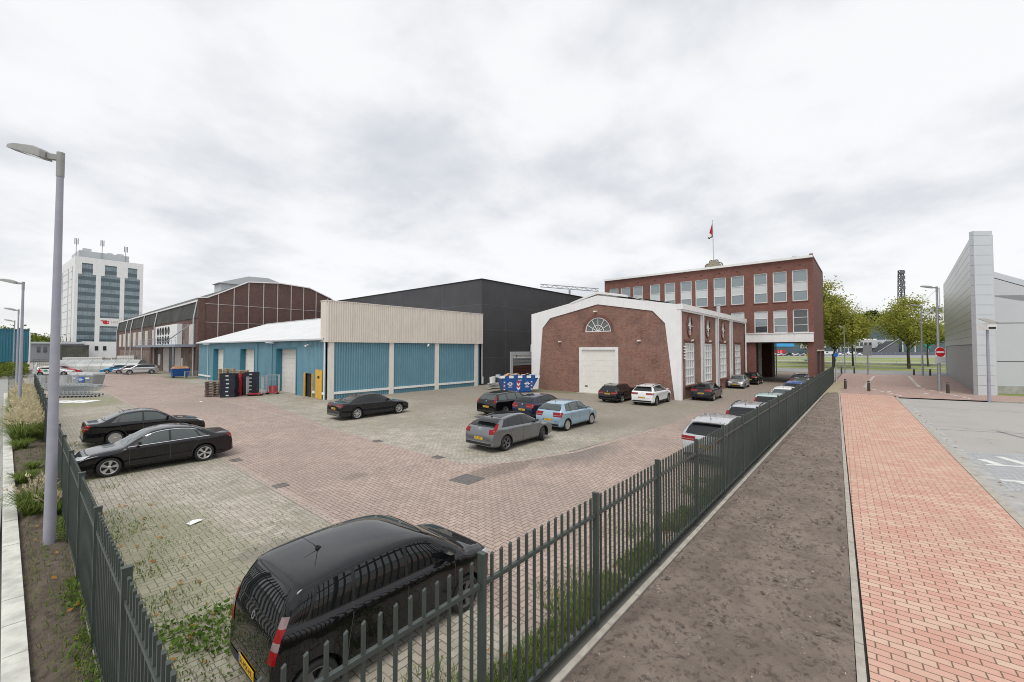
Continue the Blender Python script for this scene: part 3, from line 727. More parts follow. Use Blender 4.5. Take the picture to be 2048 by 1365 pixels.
# ------------------------------------------------------------------ black hall
bh = thing('black_hall', 'large flat roofed black clad hall behind the blue warehouse', 'hall', (35.2, 34.55, 0))
b = MB(); b.box((35.2, 34.8, 0), (88, 76, 12.6)); b.build('wall', M['black'], bh)
b = MB()
for z in (3.2, 6.6, 9.6):
    b.box((35.19, 34.79, z), (88, 34.8, z + .03)); b.box((35.19, 34.8, z), (35.2, 76, z + .03))
for y in (42, 50, 58): b.box((35.188, y, 5), (35.2, y + .03, 12.5))
for x in (39.5, 46.3, 53, 60): b.box((x, 34.786, .1), (x + .03, 34.8, 12.5))
b.build('panel_joint', M['seam'], bh)
b = MB(); b.box((35.1, 34.7, 12.6), (88, 35.0, 12.68)); b.box((35.1, 35.0, 12.6), (35.4, 76, 12.68)); b.build('parapet_cap', M['blackplastic'], bh)
b = MB(); b.box((40.35, 34.62, 0), (40.75, 34.79, 3.9)); b.box((40.75, 34.62, 3.45), (46, 34.79, 3.9)); b.build('door_surround', M['lightgrey'], bh)
b = MB()
for k in range(18): z = .0 + k * .192; b.box((40.75, 34.70 - (.03 if k % 2 else 0), z), (46, 34.79, z + .19), 2 if k > 15 else (1 if k > 10 else 0))
rs = b.build('roller_shutter', [mat('shutter_maroon', (.075, .03, .028), .5), M['galv'], M['white']], bh)
b = MB(); put_text(b, 'IF', .42, (41.5, 34.655, 3.25), (1, 0, 0), (0, 0, 1)); b.build('lettering', M['ink'], rs, fix=False)
b = MB(); b.cyl((40.2, 34.62, .1), (40.2, 34.62, .25), .03); b.box((36.3, 34.4, 0), (40.2, 34.78, .14)); b.build('plinth', M['midgrey'], bh)
b = MB(); b.tube([(44.2, 34.3, 3.9), (44.2, 34.3, 4.75), (44.5, 34.3, 4.95), (46.3, 34.3, 4.95)], .14, 10); b.build('vent_pipe', M['white'], bh)

# ------------------------------------------------------------------ brown brick hall
GU, GV = 17.23, 78.4
bw_ = thing('brown_hall', 'long brown brick hall with white ribbed gable and dark mansard side', 'hall', (GU, GV, 0))
prof = [(17.23, 12.15), (18.3, 12.25), (19.75, 13.0), (23.94, 15.35), (28.83, 15.72), (33.9, 15.45), (37.9, 13.9), (40.4, 12.3), (40.4, 0), (17.23, 0)]
b = MB(); b.loops([(x, GV, z) for x, z in prof], [(x, GV + .3, z) for x, z in prof]); b.build('gable_wall', M['brickbrown'], bw_)
def ztop(x):
    for (x0, z0), (x1, z1) in zip(prof[:-3], prof[1:]):
        if x0 <= x <= x1: return z0 + (z1 - z0) * (x - x0) / (x1 - x0)
b = MB()
for x in (19.75, 21.9, 24.01, 26.27, 28.49, 30.73, 32.9, 35.17, 37.4, 39.4): b.box((x - .055, GV - .07, 0), (x + .055, GV - .004, ztop(x) - .05))
b.build('gable_rib', M['rib'], bw_)
b = MB()
for z in (8.45, 11.35): b.box((17.4, GV - .05, z - .03), (40.4, GV - .003, z + .03))
b.build('gable_band', M['rib'], bw_)
b = MB()
pp = prof[:8]
for (x0, z0), (x1, z1) in zip(pp[:-1], pp[1:]): b.loops([(x0, GV - .16, z0), (x0, GV - .16, z0 + .16), (x0, GV + .5, z0 + .16), (x0, GV + .5, z0)], [(x1, GV - .16, z1), (x1, GV - .16, z1 + .16), (x1, GV + .5, z1 + .16), (x1, GV + .5, z1)])
b.build('verge_trim', M['white'], bw_)
GE = 166
b = MB(); rp = [(17.6, 12.0)] + pp[2:7] + [(40.4, 12.2)]
b.loops([(x, GV + .5, z + .02) for x, z in rp], [(x, GE, z + .02) for x, z in rp], caps=False); b.build('roof', M['roofgrey'], bw_)
b = MB(); b.box((GU - .05, GV - .1, 0), (GU + .8, GV + .0, 12.1)); b.box((GU - .06, GV, 9.1), (GU + .3, GV + .5, 12.1)); b.build('corner_pier', M['brickbrown'], bw_)
# side wall: brick below, boards, shutters, mansard
b = MB(); b.box((GU, GV, 0), (GU + .3, GE, 9.2)); b.build('side_wall', M['brickbrown'], bw_)
b = MB(); b.loops([(GU - .1, GV + .5, 9.1), (GU + .35, GV + .5, 11.75), (GU + .9, GV + .5, 11.75), (GU + .5, GV + .5, 9.1)], [(GU - .1, GE, 9.1), (GU + .35, GE, 11.75), (GU + .9, GE, 11.75), (GU + .5, GE, 9.1)]); b.build('mansard', M['slate'], bw_)
b = MB(); b.box((GU + .15, GV + .5, 11.75), (GU + .75, GE, 12.0)); b.build('gutter', M['white'], bw_)
b = MB()
for y in (80.3, 110.8, 124.8, 140.6, 148.6, 165.5): b.tube([(GU + .2, y, 11.8), (GU - .22, y, 9.05), (GU - .18, y, 0)], .11, 8)
b.build('downpipe', M['lightgrey'], bw_)
for y0, y1 in ((157.8, 161.4), (150, 153.9), (143.3, 146.2), (134.4, 137.7), (127, 130.7), (119.2, 122.4), (111.6, 114.4), (80.6, 83.9)):
    b = MB(); b.box((GU - .06, y0, 4.8), (GU - .004, y1, 8.2)); b.build('shutter_board', M['pinkboard'], bw_)
for y0, y1 in ((154.1, 157.5), (146.5, 149.7), (138, 142), (131, 134), (123, 126.5), (115, 118.8), (84.2, 88.4)):
    b = MB(); b.box((GU - .04, y0, 4.7), (GU - .003, y1, 8.4)); b.build('board_infill', M['board'], bw_)
for y0, y1, z1, m in ((98.0, 103, 4.5, 'pinkboard'), (93.8, 97.6, 4.5, 'seam'), (89, 93.4, 4.5, 'pinkboard'), (81.5, 88.6, 4.4, 'board'), (103.6, 108, 4.6, 'board'), (111.3, 114, 4.2, 'orange'), (115, 160, 3.9, 'board')):
    b = MB(); b.box((GU - .05, y0, 0 if m != 'orange' else .4), (GU - .003, y1, z1)); b.build('door' if z1 == 4.5 else 'infill', M[m], bw_)
for y, h in ((105.4, 3.2), (87.5, 2.7)):
    b = MB(); b.box((GU - .1, y, 1.0), (GU - .05, y + 2.0 if y > 100 else y + .9, h)); b.build('notice_board', M['white'], bw_)
# canopy with railing, air conditioners
b = MB(); b.box((GU - 2.6, 79.5, 4.55), (GU - .06, 116, 4.95)); b.build('canopy', mat('canopy_blue_grey', (.24, .27, .33), .5, var=.08), bw_)
for y in (81.5, 115.5): b = MB(); b.bar((GU - 2.45, y, 0), (GU - 2.45, y, 4.55), .18); b.build('canopy_post', M['grey'], bw_)
b = MB()
for z in (5.5, 6.0): b.bar((GU - 2.5, 79.6, z), (GU - 2.5, 115.9, z), .05)
for k in range(13): y = 79.6 + k * 3.02; b.bar((GU - 2.5, y, 4.95), (GU - 2.5, y, 6.0), .05)
b.bar((GU - 2.4, 90, 5.0), (GU - .6, 81, 8.0), .12); b.build('railing', M['galv'], bw_)
b = MB(); b.box((GU - .8, 88.0, 4.95), (GU - .1, 106, 8.5)); ac = b.build('cooling_unit', M['white'], bw_)
for r in range(2):
    for c in range(5):
        b = MB(); b.lathe([(.02, 0), (.62, 0), (.66, -.06), (.72, -.06), (.72, .02)], (0, 0, 0), 'y', 18)
        o = [( GU - .82 + v_[1], 94.3 + c * 2.25 + v_[0], 5.85 + r * 1.65 + v_[2]) for v_ in b.v]; b.v = o; b.build('fan', M['blackplastic'], ac)
b = MB(); b.box((23.5, 92, 14.2), (35.2, 96, 16.6))
b.loops([(23.0, 91.6, 16.6), (28, 91.6, 18.4), (31.5, 91.6, 18.5), (35.7, 91.6, 17.2), (35.7, 91.6, 16.6)], [(23.0, 96, 16.6), (28, 96, 18.4), (31.5, 96, 18.5), (35.7, 96, 17.2), (35.7, 96, 16.6)]); b.build('roof_monitor', M['lightgrey'], bw_)
b = MB()
for z in (12.5, 13.0): b.bar((GU + .4, 130, z), (GU + .4, GE, z), .05)
for k in range(10): b.bar((GU + .4, 130 + 4 * k, 12), (GU + .4, 130 + 4 * k, 13), .05)
b.build('roof_railing', M['galv'], bw_)

# ------------------------------------------------------------------ brick hall with white frame
HU, HV0, HV1, OU = 35.46, 11.76, 27.5, 59.75
hl = thing('brick_hall', 'single storey red brick hall with white gable frame, arched fanlight and roller door', 'hall', (HU, HV0, 0))
out_ = [(27.5, 0), (27.5, 8.0), (19.5, 9.4), (11.76, 8.0), (11.76, 0)]
inn = [(26.62, 0), (26.04, 6.46), (25.07, 7.47), (19.52, 8.55), (14.15, 7.61), (13.07, 6.48), (12.32, 0)]
wallb = MB()
# brick infill with door and fanlight openings, built as strips around the openings
D0, D1, DZ = 17.45, 21.55, 4.44
fan = [(19.54 + 1.37 * math.cos(R(a)), 5.92 + 1.40 * math.sin(R(a))) for a in range(0, 181, 12)]
def face(pts): wallb.add([(HU + .06, y, z) for y, z in pts], [list(range(len(pts)))])
face([(26.62, 0), (26.04, 6.46), (25.07, 7.47), (D1, 8.155), (D1, 0)])
face([(D0, 0), (D0, 8.14), (14.15, 7.61), (13.07, 6.48), (12.32, 0)])
face([(D1, DZ), (D1, 5.92), (D0, 5.92), (D0, DZ)])
face([(D1, 5.92), (D1, 8.155), (19.52, 8.55), (19.54, 7.32)] + fan[7::-1])
face([(D0, 8.14), (D0, 5.92)] + fan[:7:-1] + [(19.54, 7.32), (19.52, 8.55)])
for (y0, z0), (y1, z1) in zip(fan[:-1], fan[1:]): wallb.add([(HU + .06, y0, z0), (HU + .06, y1, z1), (HU + .3, y1, z1), (HU + .3, y0, z0)], [(0, 1, 2, 3)])
for a, c in (((D0, 0), (D0, DZ)), ((D1, 0), (D1, DZ)), ((D0, DZ), (D1, DZ)), (fan[0], fan[-1])): wallb.add([(HU + .06, *a), (HU + .06, *c), (HU + .35, *c), (HU + .35, *a)], [(0, 1, 2, 3)])
wallb.build('gable_wall', M['brickhall'], hl, fix=False)
b = MB()
for k in range(15):   # brick arch over the fanlight
    a0, a1 = R(k * 12 + 1), R(k * 12 + 11)
    P = lambda r, a, x: (x, 19.54 + r * math.cos(a), 5.92 + r * math.sin(a))
    b.loops([P(1.38, a0, HU + .03), P(1.38, a1, HU + .03), P(1.66, a1, HU + .03), P(1.66, a0, HU + .03)], [P(1.38, a0, HU + .1), P(1.38, a1, HU + .1), P(1.66, a1, HU + .1), P(1.66, a0, HU + .1)])
b.build('arch', M['brickoff'], hl)
b = MB(); c = (HU + .16, 19.54, 5.92)
disc(b, c, (0, 1, 0), (0, 0, 1), 0, 1.37, 24, 0, 0, math.pi); fl = b.build('fanlight', mat('fanlight_glass', (.10, .11, .105), .08, ior=1.7), hl, fix=False)
b = MB(); X = HU + .12
for k in range(1, 6): a = math.pi * k / 6; b.bar((X, 19.54 + .05 * math.cos(a), 5.92 + .05 * math.sin(a)), (X, 19.54 + 1.36 * math.cos(a), 5.92 + 1.36 * math.sin(a)), .05)
for r in (.62, 1.33):
    pts = [(X, 19.54 + r * math.cos(R(a)), 5.92 + r * math.sin(R(a))) for a in range(0, 181, 12)]
    for p, q in zip(pts[:-1], pts[1:]): b.bar(p, q, .05 if r < 1 else .08)
b.bar((X, 18.16, 5.94), (X, 20.92, 5.94), .09); b.build('glazing_bar', M['whitetrim'], fl)
b = MB(); n = len(inn)
ring_o = [(27.5, 0), (27.5, 6.6), (27.5, 8.0), (19.5, 9.4), (11.76, 8.0), (11.76, 6.6), (11.76, 0)]
for i in range(n - 1):
    q = [inn[i], inn[i + 1], ring_o[i + 1], ring_o[i]]
    b.loops([(HU - .02, *p) for p in q], [(HU + .3, *p) for p in q])
b.build('gable_frame', M['whitewall'], hl)
b = MB(); b.box((HU - .01, D0 - .02, 0), (HU + .2, D0 + .26, DZ)); b.box((HU - .01, D1 - .26, 0), (HU + .2, D1 + .02, DZ)); b.box((HU - .01, D0 + .26, DZ - .24), (HU + .2, D1 - .26, DZ)); b.build('door_frame', M['white'], hl)
b = MB()
for k in range(8): b.box((HU + .12, D0 + .26, .03 + k * .525), (HU + .17, D1 - .26, .03 + (k + 1) * .525 - .006))
b.box((HU + .11, 20.7, .6), (HU + .12, 21.0, .72), 1); b.build('sectional_door', [mat('white_door', (.80, .78, .73), .6, var=.03, dirt=((.5, .46, .4), .12)), M['ink']], hl)
b = MB(); b.box((HU - .5, D0 - .1, 0), (HU + .1, D1 + .1, .03)); b.build('threshold', M['edging'], hl)
for y, z, s in ((19.75, 7.85, .34), (23.83, 5.0, .3), (15.4, 5.0, .3)):
    b = MB(); b.box((HU - .12, y - s / 2, z - .05), (HU + .05, y + s / 2, z + .07)); b.bar((HU - .1, y, z), (HU - .2, y, z + .02), .12); b.build('wall_lamp', M['creamflat'], hl)
# long side
b = MB(); wins = [(36.7, 39.2), (42.1, 44.75), (47.8, 50.45), (54.4, 57.2)]
wall(b, (HU + .3, HV0 + .06), (OU, HV0 + .06), 0, 7.7, [(x0 - HU - .3, x1 - HU - .3, 1.15, 4.78) for x0, x1 in wins], .3, (0, -1)); b.build('side_wall', M['brickhall'], hl)
for x0, x1 in wins:
    window(hl, (HU + .3, HV0 + .06), (1, 0), (0, -1), x0 - HU - .3, x1 - HU - .3, 1.15, 4.78, 4, [.2, .4, .6, .8], .05, .1, M['white'], [M['blind']], bw=.1)
    b = MB(); b.box((x0 - .15, HV0 - .1, 1.0), (x1 + .15, HV0 + .05, 1.15)); b.build('window_sill', M['brickoff'], hl)
    b = MB(); b.box((x0 - .3, HV0 - .06, 4.95), (x1 + .3, HV0 + .05, 5.1)); b.build('lintel', M['brickoff'], hl)
for x in (37.85, 43.3, 48.9):
    b = MB(); rr = 28; vs = []
    ex, ez = 0.62, .82
    for i in range(rr + 1):
        a = 6.28319 * i / rr
        for s, yy in ((1.0, HV0 + .05), (1.0, HV0 - .03), (1.22, HV0 - .03), (1.22, HV0 + .05)): vs.append((x + ex * s * math.cos(a), yy, 6.3 + ez * s * math.sin(a)))
    b.add(vs, [(4 * i + k, 4 * i + 4 + k, 4 * i + 4 + (k + 1) % 4, 4 * i + (k + 1) % 4) for i in range(rr) for k in range(4)]); ow = b.build('oval_window', M['brickoff'], hl)
    b = MB(); b.add([(x + ex * math.cos(6.28319 * i / rr), HV0 + .03, 6.3 + ez * math.sin(6.28319 * i / rr)) for i in range(rr)], [list(range(rr))]); b.build('pane', M['glassdark'], ow, fix=False)
    b = MB(); b.bar((x, HV0 + .0, 5.5), (x, HV0 + .0, 7.1), .06); b.bar((x - .6, HV0, 6.3), (x + .6, HV0, 6.3), .06)
    for i in range(rr): a, c = 6.28319 * i / rr, 6.28319 * (i + 1) / rr; b.bar((x + .35 * ex * math.cos(a), HV0, 6.3 + .35 * ez * math.sin(a)), (x + .35 * ex * math.cos(c), HV0, 6.3 + .35 * ez * math.sin(c)), .05)
    b.build('glazing_bar', M['whitetrim'], ow)
    b = MB(); b.bar((x + .1, HV0 - .02, 5.0), (x + .1, HV0 - .25, 5.05), .14); b.build('wall_lamp', M['creamflat'], hl)
for x0, x1 in ((41.0, 41.75), (46.05, 46.8), (51.8, 52.5)):
    b = MB(); b.box((x0, HV0 - .1, 0), (x1, HV0 + .05, 7.6)); b.build('pilaster', M['white'], hl)
    b = MB(); b.tube([(x0 + .2, HV0 - .18, 7.55), (x0 + .2, HV0 - .18, .1)], .07, 8); b.build('downpipe', M['lightgrey'], hl)
b = MB(); b.tube([(59.3, HV0 - .1, 7.6), (59.3, HV0 - .1, .1)], .09, 8); b.build('downpipe', M['white'], hl)
b = MB(); b.box((HU - .05, HV0 - .2, 7.6), (OU, HV0 + .3, 8.06)); b.box((HU + .31, HV0 - .12, 7.45), (OU, HV0 + .05, 7.6)); b.build('fascia', M['white'], hl)
b = MB(); b.add([(HU + .3, 27.5, 7.98), (OU, 27.5, 7.98), (OU, 19.5, 9.36), (HU + .3, 19.5, 9.36), (HU + .3, 12.05, 8.05), (OU, 12.05, 8.05)], [(0, 1, 2, 3), (3, 2, 5, 4)]); b.build('roof', M['roofgrey'], hl, fix=False)
b = MB(); b.loops([(HU - .06, 22.5, 8.92), (HU - .06, 19.5, 9.78), (HU - .06, 16.6, 9.22), (HU - .06, 16.6, 9.02), (HU - .06, 19.5, 9.56), (HU - .06, 22.5, 8.78)], [(HU + .35, 22.5, 8.92), (HU + .35, 19.5, 9.78), (HU + .35, 16.6, 9.22), (HU + .35, 16.6, 9.02), (HU + .35, 19.5, 9.56), (HU + .35, 22.5, 8.78)])
b.loops([(HU + .35, 22.4, 8.8), (HU + .35, 19.5, 9.75), (HU + .35, 17.0, 9.2)], [(58.5, 22.4, 8.8), (58.5, 19.5, 9.75), (58.5, 17.0, 9.2)]); b.build('roof_monitor', M['white'], hl)
b = MB()
for k in range(9):
    x0 = 37 + k * 2.3; b.add([(x0, 16.9, 9.2), (x0 + 2.1, 16.9, 9.2), (x0 + 2.1, 13.4, 8.45), (x0, 13.4, 8.45)], [(0, 1, 2, 3)])
b.build('skylight', M['glassdark'], hl, fix=False)
b = MB(); b.cyl((54.5, 13.6, 8.1), (54.5, 13.6, 9.6), .22, n=12); b.cyl((54.5, 13.6, 9.6), (54.5, 13.6, 9.72), .3, n=12); b.build('flue', M['lightgrey'], hl)
b = MB()
for k in range(5): b.bar((36.0, HV0 - .08, 3.5 + .25 * k), (36.55, HV0 - .08, 3.5 + .25 * k), .1)
b.build('vent', M['white'], hl)

# ------------------------------------------------------------------ three storey brick office
OV0, OV1, OZ = 4.62, 31.6, 15.0
of = thing('office', 'three storey red brick office with tall white windows and open gateway below', 'office building', (OU, OV0, 0))
wx = [(5.15, 6.67), (7.23, 8.67), (9.26, 10.73), (11.85, 13.37), (13.97, 15.47), (16.2, 17.8), (18.3, 19.8), (20.55, 22.05), (22.7, 24.2), (25.3, 26.8), (27.3, 28.85), (29.25, 30.75)]
L = OV1 - OV0
hs = [(OV1 - y1, OV1 - y0, 10.0, 13.72) for y0, y1 in wx] + [(OV1 - y1, OV1 - y0, 6.22, 8.98) for y0, y1 in wx] + [(OV1 - 10.62, OV1 - 5.26, 0, 5.1)]
b = MB(); wall(b, (OU, OV1), (OU, OV0), 0, OZ, hs, .4, (-1, 0))
b.box((74.0, OV0, 5.1), (74.4, OV1, OZ)); b.box((74.0, 10.7, 0), (74.4, OV1, 5.1)); b.box((OU + .4, OV1 - .4, 0), (74.0, OV1, OZ)); b.build('front_wall', M['brickoff'], of)
for y0, y1 in wx:
    for z0, z1, low in ((10.0, 13.72, 0), (6.22, 8.98, 1)):
        window(of, (OU, OV1), (0, -1), (-1, 0), OV1 - y1, OV1 - y0, z0, z1, 1, [.33, .62] if not low else [.33, .66], .1, .085, panefn=(lambda r: 1 if r == 1 else 0) if not low else (lambda r: (0, 0, 1)[r] if random.random() > .4 else 2))
        b = MB(); b.box((OU - .08, y0 - .08, z0 - .1), (OU + .05, y1 + .08, z0)); b.build('window_sill', M['brickoff'], of)
b = MB(); wall(b, (OU + .4, OV0), (74.4, OV0), 0, OZ + .35, [(62.9 - OU - .4, 67.2 - OU - .4, .3, 4.0), (68.8 - OU - .4, 73.6 - OU - .4, .3, 4.0)], .35, (0, -1)); b.box((OU - .01, OV0 - .01, 12), (OU + .4, OV0 + .34, OZ + .5)); b.build('side_wall', M['brickoff'], of)
for x0, x1 in ((62.9, 67.2), (68.8, 73.6)):
    b = MB(); b.box((x0 - .1, OV0 - .08, 4.0), (x1 + .1, OV0 + .1, 4.14)); b.build('lintel', M['white'], of)
    b = MB(); b.box((x0, OV0 + .1, .3), (x1, OV0 + .18, 4.0)); b.build('door', M['dark'], of)
b = MB(); b.box((OU - .35, 4.66, 5.1), (OU + .1, 11.75, 6.12)); b.box((OU - .42, 4.62, 6.12), (OU + .1, 11.75, 6.22)); b.build('canopy_beam', M['white'], of)
b = MB(); b.box((OU - .3, OV0, OZ), (74.4, OV1, OZ + .12)); b.box((OU - .3, OV0, OZ + .12), (OU + .2, OV1, OZ + .28)); b.build('cornice', M['white'], of)
b = MB(); b.box((OU + .4, OV0 + .35, 5.1), (74.0, OV1 - .4, 5.25)); b.build('gateway_ceiling', mat('gateway_soffit', (.28, .28, .28), .9), of)
b = MB(); b.box((OU + .4, 12.6, 0), (74.0, 12.8, 5.1)); b.build('gateway_wall', mat('gateway_wall', (.22, .21, .205), .9, var=.2), of)
for x in (63.5, 73.8): b = MB(); b.box((x, 10.65, 0), (x + .35, 11.0, 5.1)); b.build('gateway_column', M['midgrey'], of)
b = MB(); b.box((74.4, 10.45, 0), (74.55, 10.6, 5.1)); b.build('gate_post', M['white'], of)
b = MB()
for y0, y1 in wx: b.box((OU - .03, (y0 + y1) / 2 - .12, 14.25), (OU + .02, (y0 + y1) / 2 + .12, 14.32))
b.build('wall_vent', M['dark'], of)
b = MB(); b.cyl((61.5, 6.6, OZ + .1), (61.5, 6.6, OZ + .75), .22, n=10); b.cyl((61.9, 7.2, OZ + .1), (61.9, 7.2, OZ + .6), .2, n=10); b.build('roof_vent', M['lightgrey'], of)
# roof house and ornament
FX, FY = 80.3, 20.7
b = MB(); b.box((76, 14, 0), (92, 27.5, 17.0)); b.build('rear_block', M['brickoff'], of)
b = MB(); b.box((75.6, 13.6, 17.0), (92.4, 28.0, 17.3)); 
b.loops([(79, 18.2, 17.3), (82, 18.2, 17.3), (82, 23.4, 17.3), (79, 23.4, 17.3)], [(79.6, 19.6, 18.6), (81, 19.6, 18.6), (81, 22, 18.6), (79.6, 22, 18.6)]); b.build('roof_plinth', M['slate'], of)
b = MB(); stone = mat('weathered_stone', (.20, .18, .13), .9, var=.3)
b.lathe([(2.3, 18.3), (2.1, 18.7), (1.5, 18.95), (1.15, 19.4), (.7, 19.75), (.3, 20.2), (0, 20.3)], (FX, FY, 0), 'z', 16); b.cyl((FX, FY, 18.4), (FX, FY, 19.4), .75, .55, 12); b.cyl((FX, FY, 19.4), (FX, FY, 20.3), .4, .15, 10)
for s in (-1, 1):
    for r0, cy, cz in ((.5, .95, 19.2), (.36, 1.0, 18.55), (.3, .42, 19.95)):
        pts = [(FX, FY + s * (cy + r0 * math.cos(R(a))), cz + r0 * math.sin(R(a))) for a in range(0, 361, 24)]; b.tube(pts, .11, 6)
    b.cyl((FX, FY + s * .9, 18.5), (FX, FY + s * 2.3, 18.35), .22, .08, 8)
b.build('crest_ornament', stone, of)
fp = thing('flagpole', 'slender white flagpole rising from the stone crest on the office roof', 'flagpole', (FX, FY, 20.2))
b = MB(); b.cyl((FX, FY, 20.2), (FX, FY + .12, 27.4), .10, .05, 10); b.build('pole', M['lightgrey'], fp)
b = MB(); b.lathe([(0, -.1), (.1, -.07), (.13, 0), (.1, .07), (0, .1)], (FX, FY + .12, 27.5), 'z', 12); b.build('finial', M['chrome'], fp)
b = MB(); vs = []; rows = 12; cols = 10
for r in range(rows + 1):
    t = r / rows; z = 27.0 - 2.6 * t
    for c in range(cols + 1):
        s = c / cols; wd = .08 + 1.0 * t ** 1.1
        vs.append((FX - .14 * math.sin(s * 15 + t * 2) * (.3 + t), FY + .1 + wd * s * .9, z - .18 * s * t + .08 * math.sin(s * 9)))
b.add(vs, [(r * (cols + 1) + c, r * (cols + 1) + c + 1, (r + 1) * (cols + 1) + c + 1, (r + 1) * (cols + 1) + c) for r in range(rows) for c in range(cols)], 0, True)
for i, f in enumerate(b.f): b.m[i] = 2 if i // cols >= 11 else (1 if i // cols >= 8 and i % cols > (11 - i // cols) else 0)
tag(b.build('flag', [M['flagred'], M['white'], M['blackplastic']], fix=False), 'limp red and white flag hanging from the roof flagpole', 'flag')
# ------------------------------------------------------------------ cars
def cr(pts, n=10):
    """Catmull-Rom through 2-D points"""
    out = []; P = [pts[0]] + list(pts) + [pts[-1]]
    for i in range(1, len(P) - 2):
        p0, p1, p2, p3 = P[i - 1:i + 3]
        for k in range(n):
            t = k / n; out.append(tuple(.5 * (2 * p1[d] + (p2[d] - p0[d]) * t + (2 * p0[d] - 5 * p1[d] + 4 * p2[d] - p3[d]) * t * t + (3 * p1[d] - p0[d] - 3 * p2[d] + p3[d]) * t ** 3) for d in range(2)))
    out.append(tuple(pts[-1])); return out
def sstep(a, b, x): t = max(0, min(1, (x - a) / (b - a))); return t * t * (3 - 2 * t)
PROF = {
 'hatch': [(0, .27), (.003, .36), (.016, .455), (.06, .535), (.14, .585), (.235, .63), (.33, .80), (.415, .935), (.50, .985), (.60, 1.0), (.72, .985), (.86, .925), (.915, .82), (.955, .70), (.98, .635), (.992, .5), (.998, .36), (1, .27)],
 'tall': [(0, .27), (.003, .38), (.013, .47), (.05, .57), (.12, .615), (.195, .655), (.29, .82), (.375, .935), (.47, .985), (.60, 1.0), (.75, .99), (.885, .955), (.925, .90), (.957, .78), (.975, .67), (.985, .60), (.994, .46), (.998, .34), (1, .27)],
 'coupe': [(0, .27), (.003, .36), (.016, .45), (.07, .545), (.15, .60), (.25, .64), (.34, .80), (.43, .94), (.51, .99), (.58, 1.0), (.70, .975), (.83, .905), (.90, .80), (.95, .705), (.975, .655), (.99, .5), (.998, .36), (1, .27)],
 'saloon': [(0, .27), (.003, .37), (.015, .455), (.07, .545), (.16, .60), (.27, .645), (.35, .80), (.43, .94), (.50, .99), (.575, 1.0), (.66, .98), (.72, .935), (.79, .84), (.86, .735), (.90, .715), (.96, .71), (.978, .69), (.99, .56), (.998, .38), (1, .27)],
 'estate': [(0, .27), (.003, .37), (.015, .455), (.07, .545), (.15, .60), (.245, .645), (.33, .80), (.405, .94), (.48, .985), (.58, 1.0), (.74, .99), (.895, .945), (.935, .84), (.968, .71), (.984, .64), (.993, .5), (.998, .36), (1, .27)],
 'suv': [(0, .27), (.003, .38), (.014, .48), (.06, .575), (.13, .625), (.235, .665), (.32, .82), (.395, .945), (.48, .99), (.58, 1.0), (.73, .985), (.87, .93), (.925, .83), (.96, .71), (.98, .64), (.991, .5), (.998, .36), (1, .27)],
}
WHEELS = {}
def wheel_meshes(r, style, mat_):
    key = (round(r, 3), style, mat_)
    if key in WHEELS: return WHEELS[key]
    wd = .205; rr = r * .70
    b = MB(); b.lathe([(rr, -.09), (rr + .02, -.1), (r - .03, -.1), (r - .008, -.08), (r, -.04), (r, .04), (r - .008, .08), (r - .03, .1), (rr + .02, .1), (rr, .09)], n=36, closed=True)
    ty = b.build('tyre', M['rubber'])
    b = MB(); b.lathe([(rr + .004, .095), (rr - .012, .1), (rr - .025, .085), (rr - .03, .0), (rr - .03, -.09), (rr + .004, -.09)], n=36)
    b.lathe([(0, .03), (rr - .03, .02)], n=24, mi=1)   # dark brake disc behind the spokes
    b.lathe([(0, .088), (.045, .085), (.06, .07), (.06, .03)], n=16)
    ns = {'five': 5, 'six': 6, 'multi': 10, 'cover': 7}[style]
    for k in range(ns):
        a = 6.28319 * k / ns
        for da in ((-.13, .13) if style == 'five' else (0,)):
            w0, w1 = {'five': (.018, .024), 'six': (.04, .06), 'multi': (.018, .03), 'cover': (.045, .075)}[style]
            c, s = math.cos(a), math.sin(a); c2, s2 = math.cos(a + da), math.sin(a + da)
            p0 = Vector((.04 * c, .08, .04 * s)); p1 = Vector((rr - .02) * Vector((c2, 0, s2)) + Vector((0, .088, 0))) if False else Vector(((rr - .02) * c2, .09, (rr - .02) * s2))
            n_ = Vector((-s2, 0, c2)); th = Vector((0, -.035, 0))
            b.loops([p0 - n_ * w0, p0 + n_ * w0, p0 + n_ * w0 + th, p0 - n_ * w0 + th], [p1 - n_ * w1, p1 + n_ * w1, p1 + n_ * w1 + th, p1 - n_ * w1 + th])
    ri = b.build('rim', [M[mat_], M['blackplastic']])
    WHEELS[key] = (ty.data, ri.data); bpy.data.objects.remove(ty); bpy.data.objects.remove(ri)
    return WHEELS[key]

